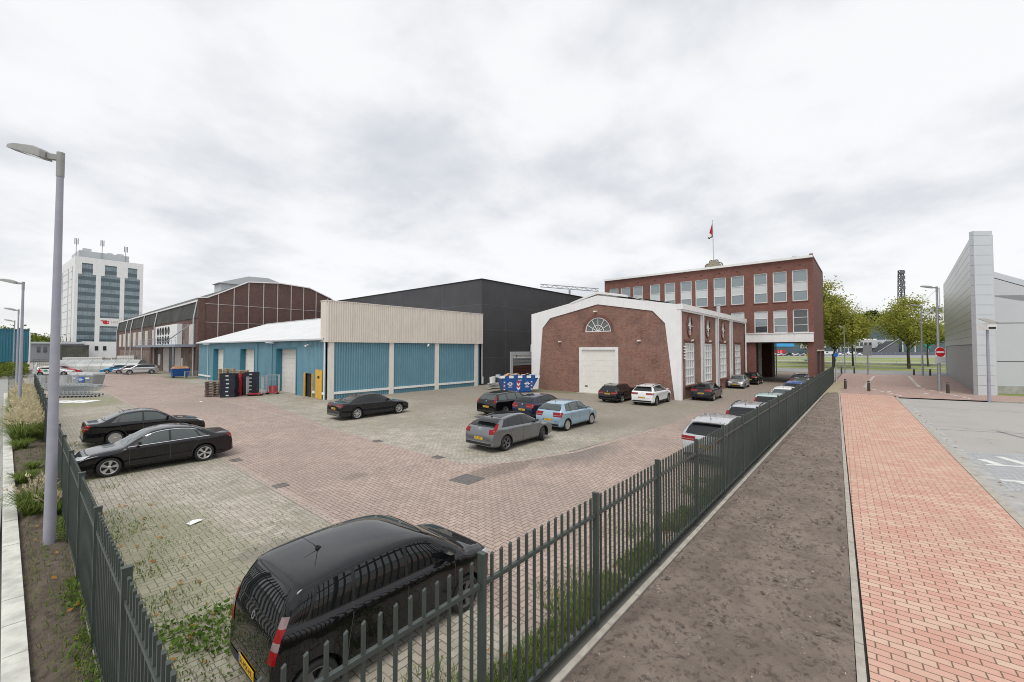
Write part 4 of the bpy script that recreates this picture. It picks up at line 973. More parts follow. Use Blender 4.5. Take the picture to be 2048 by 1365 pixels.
def make_car(label, loc, heading, kind, L, W, H, wb, fo, r, pmat, group='cars parked in the yard', wheel='five', wmat='alloy', glass='carglass',
             tail=(.50, .90, .56, .68), rear=(.71, .90), hb=None, plate=('', .44), rails=False, antenna=True, clad=False, spoiler=False, steer=0.0, textlab=None, lampin=.0, clearw=.08, bands=False,
             tailkind=0, front=False, trimm='blackplastic', chrome_line=False, fullrear=True, name='parked_car', roofm=None, tint=None, fine=1.0):
    """one car; local +X is forward, origin on the ground below its middle"""
    t = thing(name, label, 'car', (loc[0], loc[1], .004), heading, group)
    prof = [(x * L, z * H) for x, z in PROF[kind]]
    P = cr(prof, 12); Q = [P[0]]
    for p in P[1:]: Q.append((max(p[0], Q[-1][0] + 1e-4), p[1]))
    st = [Q[0]]; acc = 0; step = .045 / fine
    for a, c in zip(Q[:-1], Q[1:]):
        d = math.hypot(c[0] - a[0], c[1] - a[1]); acc += d
        if acc >= step: st.append(c); acc = 0
    st.append(Q[-1])
    belt0, belt1 = {'suv': (.645, .70), 'tall': (.63, .70), 'coupe': (.635, .71), 'saloon': (.625, .69)}.get(kind, (.63, .69))
    belt = lambda x: H * (belt0 + (belt1 - belt0) * x / L)
    def plan(x):
        f = 1.0; d = x; e = L - x
        if d < .22 * L: f -= .15 * (1 - d / (.22 * L)) ** 2
        if d < .12: f -= .10 * (1 - d / .12) ** 2
        if e < .18 * L: f -= (.09 if kind != 'tall' else .125) * (1 - e / (.18 * L)) ** 2
        if e < .09: f -= .08 * (1 - e / .09) ** 2
        return f
    tum = .69 if kind != 'tall' else .80
    NC, ND = 7, 9
    def section(x, zt):
        wm = W / 2 * plan(x); d = min(x, L - x)
        zb = .19 + (.08 * (1 - d / .45) ** 2 if d < .45 else 0)
        zb = min(zb, zt - .06); zs = min(belt(x), zt - .045); zs = max(zs, zb + .03)
        g = sstep(.04, .26 * H, zt - belt(x)); wr = (.86 + (tum + .02 - .86) * g) * wm
        z1 = zt - (.025 + .05 * g); z1 = max(z1, zs + .008); dz = zs - zb
        fl = .016 * sum(max(0, 1 - ((x - q) / .52) ** 2) for q in (fo, fo + wb)) if zt > belt(x) * .9 else 0
        side = cr([(.86 * wm, zb), (.965 * wm, zb + .09 * dz), (.996 * wm + fl, zb + .24 * dz), (.982 * wm + fl, zb + .52 * dz), (1.0 * wm + fl * .6, zb + .80 * dz), (.992 * wm, zb + .92 * dz), (.93 * wm, zs)], 4)
        pts = [(0, zb), (.5 * wm, zb)] + side
        for k in range(1, NC + 1):
            u = k / NC; pts.append((.93 * wm + (wr - .93 * wm) * u + .022 * g * math.sin(math.pi * u), zs + (z1 - zs) * u))
        for k in range(1, ND + 1):
            a = k / ND * math.pi / 2; pts.append((wr * math.cos(a) ** .75 if k < ND else 0, z1 + (zt - z1) * math.sin(a)))
        return pts
    secs = [section(x, z) for x, z in st]; m = len(secs[0]); ring = 2 * m - 2
    vs = []
    for (x, zt), s in zip(st, secs):
        X = L / 2 - x
        vs += [(X, -y, z) for y, z in s]; vs += [(X, y, z) for y, z in s[-2:0:-1]]
    wx = [fo, fo + wb]; ra = r + .055; zc = r
    nmid = lambda f: tuple(sum(vs[q][k] for q in f) / len(f) for k in range(3))
    fs = []; n = len(st); hole = set()
    for i in range(n - 1):
        for j in range(ring):
            f = (i * ring + j, i * ring + (j + 1) % ring, (i + 1) * ring + (j + 1) % ring, (i + 1) * ring + j)
            c = nmid(f); cut = False
            for q in wx:
                if math.hypot(c[0] - (L / 2 - q), c[2] - zc) < ra and abs(c[1]) > .60 * W / 2: cut = True
            if cut: hole.update(f)
            else: fs.append(f)
    used = {q for f in fs for q in f}
    vs = [list(v) for v in vs]
    for q in hole & used:
        v = vs[q]
        if abs(v[1]) < .70 * W / 2: continue
        for cx in wx:
            dx, dz = v[0] - (L / 2 - cx), v[2] - zc; d = math.hypot(dx, dz)
            if .4 * ra < d < ra * 1.25 and dz > -r * .75: v[0] = L / 2 - cx + dx / d * ra; v[2] = zc + dz / d * ra
    fs.append(tuple(range(ring))); fs.append(tuple((n - 1) * ring + j for j in range(ring)))
    full = BVHTree.FromPolygons([tuple(v) for v in vs], fs)
    b = MB(); b.add(vs, fs, 0, True)
    body = b.build('body', pmat, t, local=True)
    def hit(dr, a, c):
        if dr == 'R': o, d = (a, -4, c), (0, 1, 0)
        elif dr == 'L': o, d = (a, 4, c), (0, -1, 0)
        elif dr == 'rear': o, d = (-8, a, c), (1, 0, 0)
        elif dr == 'front': o, d = (8, a, c), (-1, 0, 0)
        elif dr[0] == 'c':   # across a corner: cRr rear right, cRf front right ...
            sy = -1 if dr[1] == 'R' else 1; sx = 1 if dr[2] == 'r' else -1
            d = Vector((sx, -sy, 0)).normalized(); e = Vector((sx, sy, 0)).normalized(); cor = Vector(((-L / 2 + .03) * sx, sy * W / 2 * .86, 0))
            o = cor + e * a + Vector((0, 0, c)) - d * 5
        else: o, d = (a, c, 6), (0, 0, -1)
        p, nr, ix, ds = full.ray_cast(Vector(o), Vector(d))
        if p is None: return None
        if nr.dot(Vector(d)) > 0: nr = -nr
        return p, nr
    def at_(pl_, u):
        k = u * (len(pl_) - 1); i = min(int(k), len(pl_) - 2); f = k - i
        return (pl_[i][0] + (pl_[i + 1][0] - pl_[i][0]) * f, pl_[i][1] + (pl_[i + 1][1] - pl_[i][1]) * f)
    def patch(b, dr, bot, top, nu=10, nv=6, off=.005, mi=0):
        grid = {}
        for i in range(nu + 1):
            p, q = at_(bot, i / nu), at_(top, i / nu)
            for j in range(nv + 1):
                u = j / nv; h = hit(dr, p[0] + (q[0] - p[0]) * u, p[1] + (q[1] - p[1]) * u)
                if h: grid[i, j] = h[0] + h[1] * off
        idx = {k: i for i, k in enumerate(grid)}
        b.add(list(grid.values()), [(idx[i, j], idx[i + 1, j], idx[i + 1, j + 1], idx[i, j + 1]) for i in range(nu) for j in range(nv) if all(k in idx for k in ((i, j), (i + 1, j), (i + 1, j + 1), (i, j + 1)))], mi, True)
        return b
    def both(fn):
        for s in ('R', 'L'): fn(s)
    GL = M[glass]; GAP = M['gap_highlight'] if pmat.name in ('paint_black', 'paint_inkblack', 'paint_navy', 'paint_charcoal') else M['ink']  # dark paints: seams lightened to paint in an edge highlight
    XX = lambda f: L / 2 - f * L
    def rz(f):   # height of the roof rail at fraction f
        x = f * L
        for (x0, z0), (x1, z1) in zip(st[:-1], st[1:]):
            if x0 <= x <= x1: zt = z0 + (z1 - z0) * (x - x0) / max(1e-6, x1 - x0); break
        else: zt = H
        g = sstep(.04, .26 * H, zt - belt(x)); return zt - (.025 + .05 * g)
    bz = lambda f: belt(f * L) + .015
    # side glazing
    sp = {'hatch': (.30, .415, .535, .55, .745, .74, .855, .82), 'tall': (.285, .39, .50, .515, .725, .72, .885, .85), 'coupe': (.315, .43, .55, .565, .765, .745, .86, .79),
          'saloon': (.325, .435, .545, .56, .745, .715, .80, .735), 'estate': (.305, .41, .53, .545, .735, .73, .92, .89), 'suv': (.295, .40, .52, .535, .735, .73, .885, .845)}[kind]
    a0, a0t, a1, c0, c1, c1t, q1, q1t = sp
    ln = lambda f0, f1, fn, k=7: [(XX(f0 + (f1 - f0) * i / k), fn(f0 + (f1 - f0) * i / k)) for i in range(k + 1)]
    mg = .028
    def top(f): return rz(f) - mg
    def trim(s): patch(tr, s, ln(a0 - .025, q1 + .012, lambda f: bz(f) - .02, 14), ln(a0t - .02, q1t + .008, lambda f: rz(f) - .006, 14), 26, 5, .002)
    for q_ in ('R', 'L'): tr = MB(); trim(q_); tr.build('window_trim', M[trimm], t, local=True)
    def glaze(f0, f1, g0, g1):
        def fn(s):
            b = MB(); patch(b, s, ln(f0, f1, bz), ln(g0, g1, top), 10, 6, .006); b.build('side_window', GL, t, local=True, fix=False)
        both(fn)
    glaze(a0, a1, a0t, a1); glaze(c0, c1, c0, c1t)
    glaze(c1 + .014, q1, c1t + .014, q1t)
    if chrome_line:
        for s in ('R', 'L'):
            b = MB(); patch(b, s, ln(a0 - .03, q1 + .02, lambda f: bz(f) - .03), ln(a0 - .03, q1 + .02, lambda f: bz(f) - .012), 20, 1, .006); patch(b, s, ln(a0t - .03, q1t, lambda f: rz(f) - .02), ln(a0t - .03, q1t, lambda f: rz(f) - .003), 20, 1, .006); b.build('chrome_strip', M['chrome'], t, local=True)
    hw = W / 2
    # windscreen and rear window, in the plane across the car
    zc0, zc1 = H * (.655 if kind != 'suv' else .675), H * .925
    b = MB(); patch(b, 'front', [(-hw * .80, zc0), (hw * .80, zc0)], [(-hw * .64, zc1), (hw * .64, zc1)], 14, 8, .005); b.build('windscreen', GL, t, local=True, fix=False)
    if kind == 'saloon': rear = (.755, .93)
    r0, r1 = H * rear[0], H * rear[1]
    b = MB(); patch(b, 'rear', [(-hw * .80, r0 - .015), (hw * .80, r0 - .015)], [(-hw * .66, r1 + .012), (hw * .66, r1 + .012)], 14, 8, .002); b.build('rear_window_surround', M['blackplastic'], t, local=True, fix=False)
    b = MB(); patch(b, 'rear', [(-hw * .74, r0 + .012), (-hw * .4, r0), (hw * .4, r0), (hw * .74, r0 + .012)], [(-hw * .62, r1), (hw * .62, r1)], 14, 8, .006); b.build('rear_window', M[tint] if tint else GL, t, local=True, fix=False)
    b = MB(); patch(b, 'rear', [(-.02, r0 + .01), (.25 * hw, r0 + .03)], [(-.02, r0 + .025), (.25 * hw, r0 + .05)], 4, 1, .012); b.build('rear_wiper', M['blackplastic'], t, local=True, fix=False)
    # lamps
    y0, y1, z0, z1 = tail; z0 *= H; z1 *= H
    for s in (-1, 1):
        b = MB(); cd = 'cRr' if s < 0 else 'cLr'
        if tailkind == 1:     # tall lamp up the rear pillar
            patch(b, cd, [(-.10, z0), (.025, z0 + .02)], [(-.02 + lampin, z1), (.065 + lampin, z1)], 6, 22, .008)
        elif tailkind == 2:   # boomerang lamp: broad foot, narrow top
            zm = z0 + (z1 - z0) * .5
            patch(b, cd, [(-.13, z0), (.06, z0 + .03)], [(-.10, zm), (.22, zm)], 8, 8, .008); patch(b, cd, [(.05, zm), (.22, zm)], [(.17 + lampin, z1), (.26 + lampin, z1)], 6, 8, .008)
        else:
            patch(b, cd, [(-.20 - (.9 - y0) * .3, z0 + .02), (.12, z0 + .03)], [(-.20 - (.9 - y0) * .3, z1 - .01), (.22, z1)], 12, 7, .008)
        zmid = z0 + (z1 - z0) * (.42 if tailkind != 1 else .36)
        for i, f in enumerate(b.f):
            cz = sum(b.v[q][2] for q in f) / len(f)
            if abs(cz - zmid) < (z1 - z0) * clearw: b.m[i] = 1
        if bands:
            for i, f in enumerate(b.f): u = (sum(b.v[q][2] for q in f) / len(f) - z0) / (z1 - z0); b.m[i] = 0 if u < .34 else (1 if u < .52 else (0 if u < .80 else 1))
        b.build('tail_light', [M['red'], M['redclear']], t, local=True, fix=False)
        b = MB(); patch(b, 'cRf' if s < 0 else 'cLf', [(-.30, H * .43), (.16, H * .475)], [(-.28, H * .49), (.26, H * .545)], 14, 6, .008); b.build('headlight', M['head'], t, local=True, fix=False)
    b = MB(); patch(b, 'front', [(-hw * .45, H * .40), (hw * .45, H * .40)], [(-hw * .46, H * .475), (hw * .46, H * .475)], 8, 3, .006); patch(b, 'front', [(-hw * .6, H * .20), (hw * .6, H * .20)], [(-hw * .56, H * .30), (hw * .56, H * .30)], 8, 3, .006); b.build('grille', M['blackplastic'], t, local=True, fix=False)
    b = MB(); patch(b, 'rear', [(-hw * .78, .25), (hw * .78, .25)], [(-hw * .84, .25 + .10 * H), (hw * .84, .25 + .10 * H)], 12, 3, .006); b.build('rear_bumper_insert', M['blackplastic'] if clad or kind != 'saloon' else M['seam'], t, local=True, fix=False)
    def sill(s):
        b = MB(); f0, f1 = (fo + ra + .01) / L, (fo + wb - ra - .01) / L; patch(b, s, [(XX(f0), .20), (XX(f1), .20)], [(XX(f0), .262), (XX(f1), .262)], 14, 2, .006); b.build('sill_strip', M['blackplastic'], t, local=True, fix=False)
    both(sill)
    # seams
    sw = .006
    def seam(s):
        b = MB()
        for f in (a0 - .02, (a1 + c0) / 2):
            patch(b, s, [(XX(f) - sw, .30), (XX(f) + sw, .30)], [(XX(f) - sw, bz(f) - .02), (XX(f) + sw, bz(f) - .02)], 1, 12, .0015)
        f = (fo + wb - ra - .0) / L
        patch(b, s, [(XX(f) - sw + .03, .42), (XX(f) + sw + .03, .42)], [(XX(c1 + .01) - sw, bz(c1) - .02), (XX(c1 + .01) + sw, bz(c1) - .02)], 1, 12, .0015)
        patch(b, s, [(XX(a0 - .02), .295), (XX((fo + wb - ra) / L), .295)], [(XX(a0 - .02), .305), (XX((fo + wb - ra) / L), .305)], 16, 1, .0015)
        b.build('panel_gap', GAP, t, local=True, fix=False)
    both(seam)
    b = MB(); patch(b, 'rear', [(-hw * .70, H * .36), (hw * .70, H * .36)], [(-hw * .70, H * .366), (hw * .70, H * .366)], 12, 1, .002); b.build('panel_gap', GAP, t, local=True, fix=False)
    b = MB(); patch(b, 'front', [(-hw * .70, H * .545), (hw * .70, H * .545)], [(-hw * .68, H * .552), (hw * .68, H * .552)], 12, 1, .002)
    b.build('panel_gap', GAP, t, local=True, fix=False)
    for s in ('R', 'L'):
        for f in ((a1 - .045), (c1 - .055)):
            h = hit(s, XX(f), bz(f) - .13)
            if h:
                b = MB(); p = h[0] + h[1] * .02; b.bar(p - Vector((.085, 0, 0)), p + Vector((.085, 0, 0)), .03, .028); b.bar(p - Vector((.07, 0, 0)) - h[1] * .02, p - Vector((.07, 0, 0)), .02); b.bar(p + Vector((.07, 0, 0)) - h[1] * .02, p + Vector((.07, 0, 0)), .02)
                b.build('door_handle', pmat, t, local=True)
        h = hit(s, XX(a0 + .03), bz(a0) + .03)
        if h:
            sg = -1 if s == 'R' else 1; p = h[0]; b = MB()
            A = [p + Vector((dx, sg * .05, dz)) for dx, dz in ((-.05, -.03), (.05, -.03), (.05, .08), (-.05, .09))]; B = [p + Vector((dx - .01, sg * .23, dz)) for dx, dz in ((-.05, 0), (.035, .0), (.03, .10), (-.05, .11))]
            b.loops(A, B); b.bar(p, p + Vector((0, sg * .08, .02)), .04); b.build('side_mirror', pmat, t, local=True)
    # underbody, wheel wells, wheels
    b = MB(); b.box((-L / 2 + .35, -W * .36, .17), (L / 2 - .35, W * .36, .42))
    for q in wx:
        X = L / 2 - q
        for s in (-1, 1):
            pts0, pts1 = [], []
            for k in range(15):
                a = math.pi * (-.12 + 1.24 * k / 14); pts0.append((X + (ra - .001) * math.cos(a), s * W / 2 * .955 * plan(q), zc + (ra - .001) * math.sin(a))); pts1.append((pts0[-1][0], s * W / 2 * .52, pts0[-1][2]))
            b.add(pts0 + pts1, [(k, k + 1, 15 + k + 1, 15 + k) for k in range(14)]); b.add(pts1, [list(range(15))])
    b.build('underbody', M['dark'], t, local=True, fix=False)
    tm, rm = wheel_meshes(r, wheel, wmat)
    for i, q in enumerate(wx):
        for s in (-1, 1):
            wo_ = bpy.data.objects.new('wheel', tm); COL.objects.link(wo_); wo_.parent = t
            wo_.location = (L / 2 - q, s * (W / 2 * plan(q) - .115), r); wo_.rotation_euler = (0, random.uniform(0, 6), (math.pi if s < 0 else 0) + (steer if i == 0 else 0))
            ro = bpy.data.objects.new('rim', rm); COL.objects.link(ro); ro.parent = wo_
    # plates
    def put_plate(end):
        sgn = -1 if end == 'rear' else 1
        h = hit(end, 0, plate[1] * H if end == 'rear' else H * .33)
        if not h: return
        p = h[0] + Vector((sgn * .012, 0, 0)); b = MB(); b.box((p.x - .004, -.26, p.z - .055), (p.x + .004, .26, p.z + .055))
        pb = b.build('licence_plate', M['plate'], t, local=True)
        b = MB(); b.box((p.x + sgn * .004, (-.26 if end == 'front' else .22), p.z - .055), (p.x + sgn * .006, (-.22 if end == 'front' else .26), p.z + .055)); b.build('blue_band', M['blueink'], pb, local=True)
        if plate[0]:
            b = MB(); put_text(b, plate[0], .10, p + Vector((sgn * .0065, (.015 if end == 'front' else -.015), 0)), (0, sgn, 0), (0, 0, 1)); b.build('plate_lettering', M['ink'], pb, local=True, fix=False)
    if fullrear: put_plate('rear'); put_plate('front')
    if textlab:
        for tx, sz, y, z, m_ in textlab:
            h = hit('rear', y, z * H)
            if h:
                nr = h[1]; ez = Vector((0, 0, 1)); ez = (ez - nr * ez.dot(nr)).normalized(); b = MB(); put_text(b, tx, sz, h[0] + nr * .012, (0, -1, 0), ez, stretch=1.15); b.build('badge_lettering', M[m_], t, local=True, fix=False)
    hb_ = hit('rear', 0, (rear[0] - .06) * H)
    if hb_:
        nr = hb_[1]; ez = (Vector((0, 0, 1)) - nr * nr.z).normalized(); b = MB(); disc(b, hb_[0] + nr * .012, (0, -1, 0), ez, .03, .045, 18); b.build('badge', M['chrome'], t, local=True, fix=False)
    for s in ('R', 'L'): b = MB(); patch(b, s, ln(a0t - .01, q1t + .02, lambda f: rz(f) + .006), ln(a0t - .01, q1t + .02, lambda f: rz(f) + .016), 24, 1, .003); b.build('roof_gutter', M['ink'], t, local=True, fix=False)
    if rails:
        for s in (-1, 1):
            pts = [(XX(f), s * tum * hw * .93, rz(f) + .075) for f in (.40, .47, .57, .67, .77, .86)]
            b = MB(); b.tube(pts, .018, 6)
            for f in (.40, .60, .86): b.bar((XX(f), s * tum * hw * .93, rz(f) - .0), (XX(f), s * tum * hw * .93, rz(f) + .075), .04)
            b.build('roof_rail', M['blackplastic'] if rails == 1 else M['chrome'], t, local=True)
    if antenna:
        f = .80 if kind not in ('saloon',) else .69
        h = hit('top', XX(f), 0)
        if h:
            b = MB()
            if antenna == 'fin': b.loops([h[0] + Vector((-.08, -.02, 0)), h[0] + Vector((-.08, .02, 0)), h[0] + Vector((.08, .012, 0)), h[0] + Vector((.08, -.012, 0))], [h[0] + Vector((-.08, -.004, .06)), h[0] + Vector((-.08, .004, .06)), h[0] + Vector((-.04, .004, .05)), h[0] + Vector((-.04, -.004, .05))])
            else:
                b.cyl(h[0], h[0] + Vector((-.02, 0, .03)), .025, .012, 8); b.cyl(h[0] + Vector((-.02, 0, .025)), h[0] + Vector((-.24, 0, .25)), .006, .004, 6)
            b.build('aerial', M['blackplastic'], t, local=True)
    if spoiler:
        f = .93 if kind != 'saloon' else .965
        b = MB(); vs2 = []
        for k in range(9):
            y = -hw * .64 + hw * 1.28 * k / 8; zz = H * (.945 if kind != 'saloon' else .72); xx = XX(.895 if kind != 'saloon' else .95)
            vs2 += [(xx + .05, y, zz + .008), (xx - .14, y, zz - .012), (xx - .14, y, zz - .04), (xx + .05, y, zz - .02)]
        b.add(vs2, [(4 * k + i, 4 * k + (i + 1) % 4, 4 * k + 4 + (i + 1) % 4, 4 * k + 4 + i) for k in range(8) for i in range(4)] + [(0, 1, 2, 3), (32, 33, 34, 35)]); b.build('spoiler', pmat, t, local=True)
    if roofm:
        b = MB(); patch(b, 'top', [(XX(.45), -hw * .52), (XX(.80), -hw * .52)], [(XX(.45), hw * .52), (XX(.80), hw * .52)], 14, 10, .004); b.build('roof_panel', M[roofm], t, local=True, fix=False)
    if clad:
        b = MB()
        def cl_(s):
            f0, f1 = (fo + ra) / L, (fo + wb - ra) / L
            patch(b, s, [(XX(f0), .205), (XX(f1), .205)], [(XX(f0), .36), (XX(f1), .36)], 12, 3, .006)
            for q in wx:
                for k in range(14):
                    p0, p1 = R(-8 + 196 * k / 14), R(-8 + 196 * (k + 1) / 14); X = L / 2 - q
                    patch(b, s, [(X + ra * 1.005 * math.cos(p0), zc + ra * 1.005 * math.sin(p0)), (X + ra * 1.005 * math.cos(p1), zc + ra * 1.005 * math.sin(p1))], [(X + (ra + .06) * math.cos(p0), zc + (ra + .06) * math.sin(p0)), (X + (ra + .06) * math.cos(p1), zc + (ra + .06) * math.sin(p1))], 1, 1, .007)
        both(cl_); b.build('cladding', M['blackplastic'], t, local=True, fix=False)
    return t

PT = {k: paint('paint_' + k, c, m_) for k, c, m_ in (('black', (.004, .004, .005), 0), ('inkblack', (.010, .011, .014), .1), ('navy', (.012, .016, .045), .2), ('gunmetal', (.185, .195, .205), .75), ('iceblue', (.33, .47, .58), .55),
      ('white', (.75, .75, .75), 0), ('silver', (.56, .57, .59), .75), ('palegreen', (.42, .53, .52), .2), ('blue', (.04, .12, .40), .2), ('cyanblue', (.02, .22, .42), .1), ('lilac', (.40, .38, .44), .4), ('charcoal', (.035, .036, .04), .3), ('red', (.45, .03, .03), 0), ('teal', (.16, .38, .38), .2))}
PI = math.pi
make_car('small black five door hatchback with twin spike aerial nearest the camera behind the bar fence', (3.66, 5.88), 0, 'tall', 3.62, 1.67, 1.55, 2.43, .70, .29, PT['black'], wheel='five', wmat='alloydark', tail=(.80, .965, .455, .765), tailkind=1, lampin=.06, clearw=.13, bands=True, plate=('51-MX-ML', .26), rear=(.70, .905), textlab=[('JUSTY', .075, -.46, .60, 'chrome')], antenna=False, fine=1.5)
# two-spike aerial of the nearest car
_j = [o for o in COL.objects if o.name.startswith('parked_car')][0]
b = MB(); b.loops([(-.99, -.02, 1.525), (-.99, .02, 1.525), (-.90, .015, 1.53), (-.90, -.015, 1.53)], [(-.98, -.006, 1.57), (-.98, .006, 1.57), (-.95, .006, 1.57), (-.95, -.006, 1.57)])
b.cyl((-.96, 0, 1.55), (-1.10, .19, 1.68), .005, .003, 6); b.cyl((-.96, 0, 1.55), (-1.10, -.19, 1.68), .005, .003, 6); b.build('aerial', M['blackplastic'], _j, local=True)
make_car('long black saloon with chrome window line parked nose to the left fence', (3.27, 20.28), PI, 'saloon', 4.46, 1.80, 1.42, 2.637, .86, .32, PT['black'], chrome_line=True, glass='carglasslight', wheel='five', tail=(.45, .93, .545, .66), plate=('4-KSX-18', .38), antenna=False)
make_car('older black saloon with roof aerial, parked behind the chrome lined saloon', (3.85, 26.45), 0, 'saloon', 4.38, 1.735, 1.446, 2.513, .86, .31, PT['black'], wheel='cover', glass='carglasslight', tail=(.55, .93, .50, .66), plate=('27-GB-NX', .45))
make_car('dark blue black executive saloon standing alone before the cream fronted warehouse', (14.6, 24.6), 0, 'saloon', 4.94, 1.868, 1.48, 2.975, .88, .345, PT['inkblack'], wheel='multi', tail=(.40, .94, .53, .63), plate=('ZL-806-K', .47), antenna='fin')
make_car('grey hatchback with black roof and bright red lamps, front wheels turned', (14.62, 12.5), 0, 'coupe', 4.37, 1.80, 1.44, 2.647, .90, .325, PT['gunmetal'], wheel='five', wmat='alloydark', tail=(.66, .955, .52, .80), tailkind=2, clearw=.0, lampin=.05, plate=('NS-RBP-J', .39), rear=(.715, .90), textlab=[('V O L V O', .075, 0, .635, 'chrome')], spoiler=True, steer=.45, roofm='carglass', antenna='fin', fine=1.2)
make_car('light blue five door hatchback parked ahead of the grey hatchback', (19.9, 12.85), 0, 'hatch', 4.0, 1.737, 1.49, 2.51, .83, .305, PT['iceblue'], wheel='cover', tail=(.66, .955, .49, .66), tailkind=0, clearw=.06, plate=('10-XRZ-2', .40), rear=(.72, .90), glass='carglasslight')
make_car('dark navy hatchback parked between the black estate and the light blue hatchback', (21.75, 16.05), 0, 'hatch', 4.15, 1.735, 1.44, 2.51, .86, .30, PT['navy'], wheel='cover', tail=(.66, .95, .49, .66), plate=('32-JB-LV', .42), rear=(.70, .90))
make_car('black estate car with red lamps up its rear pillars beside the navy hatchback', (21.3, 18.5), 0, 'estate', 4.47, 1.84, 1.50, 2.64, .88, .32, PT['black'], tail=(.80, .96, .56, .86), tailkind=1, lampin=.10, clearw=.0, plate=('49-TK-SR', .42), glass='carglasslight')
make_car('black estate with roof rails parked facing the white roller door of the brick hall', (32.3, 15.8), .02, 'estate', 4.48, 1.74, 1.41, 2.725, .75, .31, PT['black'], rails=1, tail=(.60, .95, .49, .62), plate=('65-PD-KB', .52))
make_car('white crossover with black wheel arch cladding in front of the brick hall', (32.45, 13.05), .03, 'suv', 4.355, 1.805, 1.545, 2.70, .86, .335, PT['white'], clad=True, rails=1, wheel='six', wmat='alloydark', tail=(.55, .95, .52, .63), plate=('SB-521-D', .40), spoiler=True, antenna='fin', tint='carglass')
make_car('dark charcoal hatchback parked beside the long side of the brick hall', (38.2, 10.5), .02, 'hatch', 4.05, 1.75, 1.45, 2.55, .80, .315, PT['inkblack'], tail=(.55, .95, .53, .66), plate=('TG-840-R', .43), rear=(.72, .90), antenna='fin')
make_car('silver small hatchback facing the camera beside the brick hall', (51.4, 10.85), PI + .02, 'hatch', 3.83, 1.66, 1.43, 2.44, .78, .29, PT['silver'], wheel='cover', plate=('07-LF-XB', .42), glass='carglasslight')
make_car('black car behind the small silver hatchback at the gateway mouth', (58.0, 11.0 - .3), 0, 'hatch', 4.1, 1.75, 1.47, 2.55, .82, .31, PT['black'], plate=('58-ZR-TN', .43))
make_car('silver crossover with dark rear window directly behind the right fence', (18.5, 4.6), 0, 'suv', 4.41, 1.82, 1.66, 2.64, .88, .34, PT['silver'], tail=(.62, .96, .50, .62), rear=(.66, .88), plate=('7-SVN-34', .42), spoiler=True, fine=1.2)
make_car('silver estate with black roof bars behind the right fence', (24.3, 4.55), 0, 'suv', 4.45, 1.80, 1.62, 2.65, .88, .33, PT['silver'], rails=1, tail=(.78, .96, .52, .80), tailkind=1, lampin=.08, rear=(.67, .90), plate=('80-HR-SK', .42))
make_car('pale mint upright hatchback with tall red lamps behind the fence', (30.6, 4.6), 0, 'tall', 3.6, 1.62, 1.56, 2.3, .68, .29, PT['palegreen'], tail=(.84, .965, .55, .86), tailkind=1, lampin=.05, clearw=.0, plate=('41-SZ-HG', .42))
make_car('white hatchback parked behind the fence next to the pale mint one', (37.0, 4.65), 0, 'hatch', 4.0, 1.73, 1.52, 2.5, .83, .30, PT['white'], tail=(.70, .96, .50, .68), plate=('15-GV-ZP', .42), tint='carglasslight')
make_car('blue hatchback with bright blue roof parked behind the fence', (43.9, 4.75), 0, 'hatch', 4.1, 1.74, 1.50, 2.5, .83, .30, PT['blue'], plate=('22-TB-FK', .42))
make_car('dark grey hatchback behind the far part of the right fence', (50.2, 4.9), 0, 'hatch', 4.2, 1.75, 1.46, 2.55, .85, .31, PT['charcoal'], plate=('96-RN-DL', .42), glass='carglasslight')
make_car('dark blue tall car nearest the office gateway behind the fence', (56.6, 5.6), 0, 'estate', 4.5, 1.8, 1.52, 2.65, .88, .32, PT['navy'], plate=('38-KD-JX', .42), rails=1)
make_car('silver sport utility car with dark rear quarter glass before the brown hall', (12.75, 93.6), PI - .12, 'suv', 4.65, 1.85, 1.72, 2.75, .9, .36, PT['silver'], tail=(.6, .95, .52, .66), plate=('44-PF-SD', .42))
make_car('pale lilac car half hidden behind the silver sport utility car', (11.6, 97.0), PI - .1, 'hatch', 4.2, 1.75, 1.48, 2.55, .85, .31, PT['lilac'], plate=('', .42))
make_car('bright blue car at the far end of the row before the brown hall', (10.4, 100.3), PI - .1, 'hatch', 4.1, 1.75, 1.46, 2.55, .85, .31, PT['cyanblue'], plate=('', .42))
wc = make_car('white car with a red star on its flank behind the trolley cages', (3.0, 98.2), -.35, 'hatch', 4.5, 1.8, 1.55, 2.65, .88, .33, PT['white'], plate=('', .42))
b = MB(); b.add([(-1.35 + (.34 if k % 2 == 0 else .14) * math.sin(k * PI / 5), -.915, .86 + (.34 if k % 2 == 0 else .14) * math.cos(k * PI / 5)) for k in range(10)], [tuple(range(10))]); b.add([(-.85, -.915, .72), (-.45, -.915, .72), (-.45, -.915, .98), (-.85, -.915, .98)], [(0, 1, 2, 3)], 1); b.build('star_decal', [M['signred'], M['green']], wc, local=True, fix=False)
make_car('red car mostly hidden behind the white car with the red star', (4.2, 102.5), -.3, 'hatch', 4.2, 1.75, 1.5, 2.6, .86, .31, PT['red'], plate=('', .42))
make_car('teal car driving on the far street seen through the gateway', (168.5, 13.7), -PI / 2, 'saloon', 4.5, 1.8, 1.45, 2.6, .86, .31, PT['teal'], group='cars on the far street', plate=('', .42), name='passing_car')
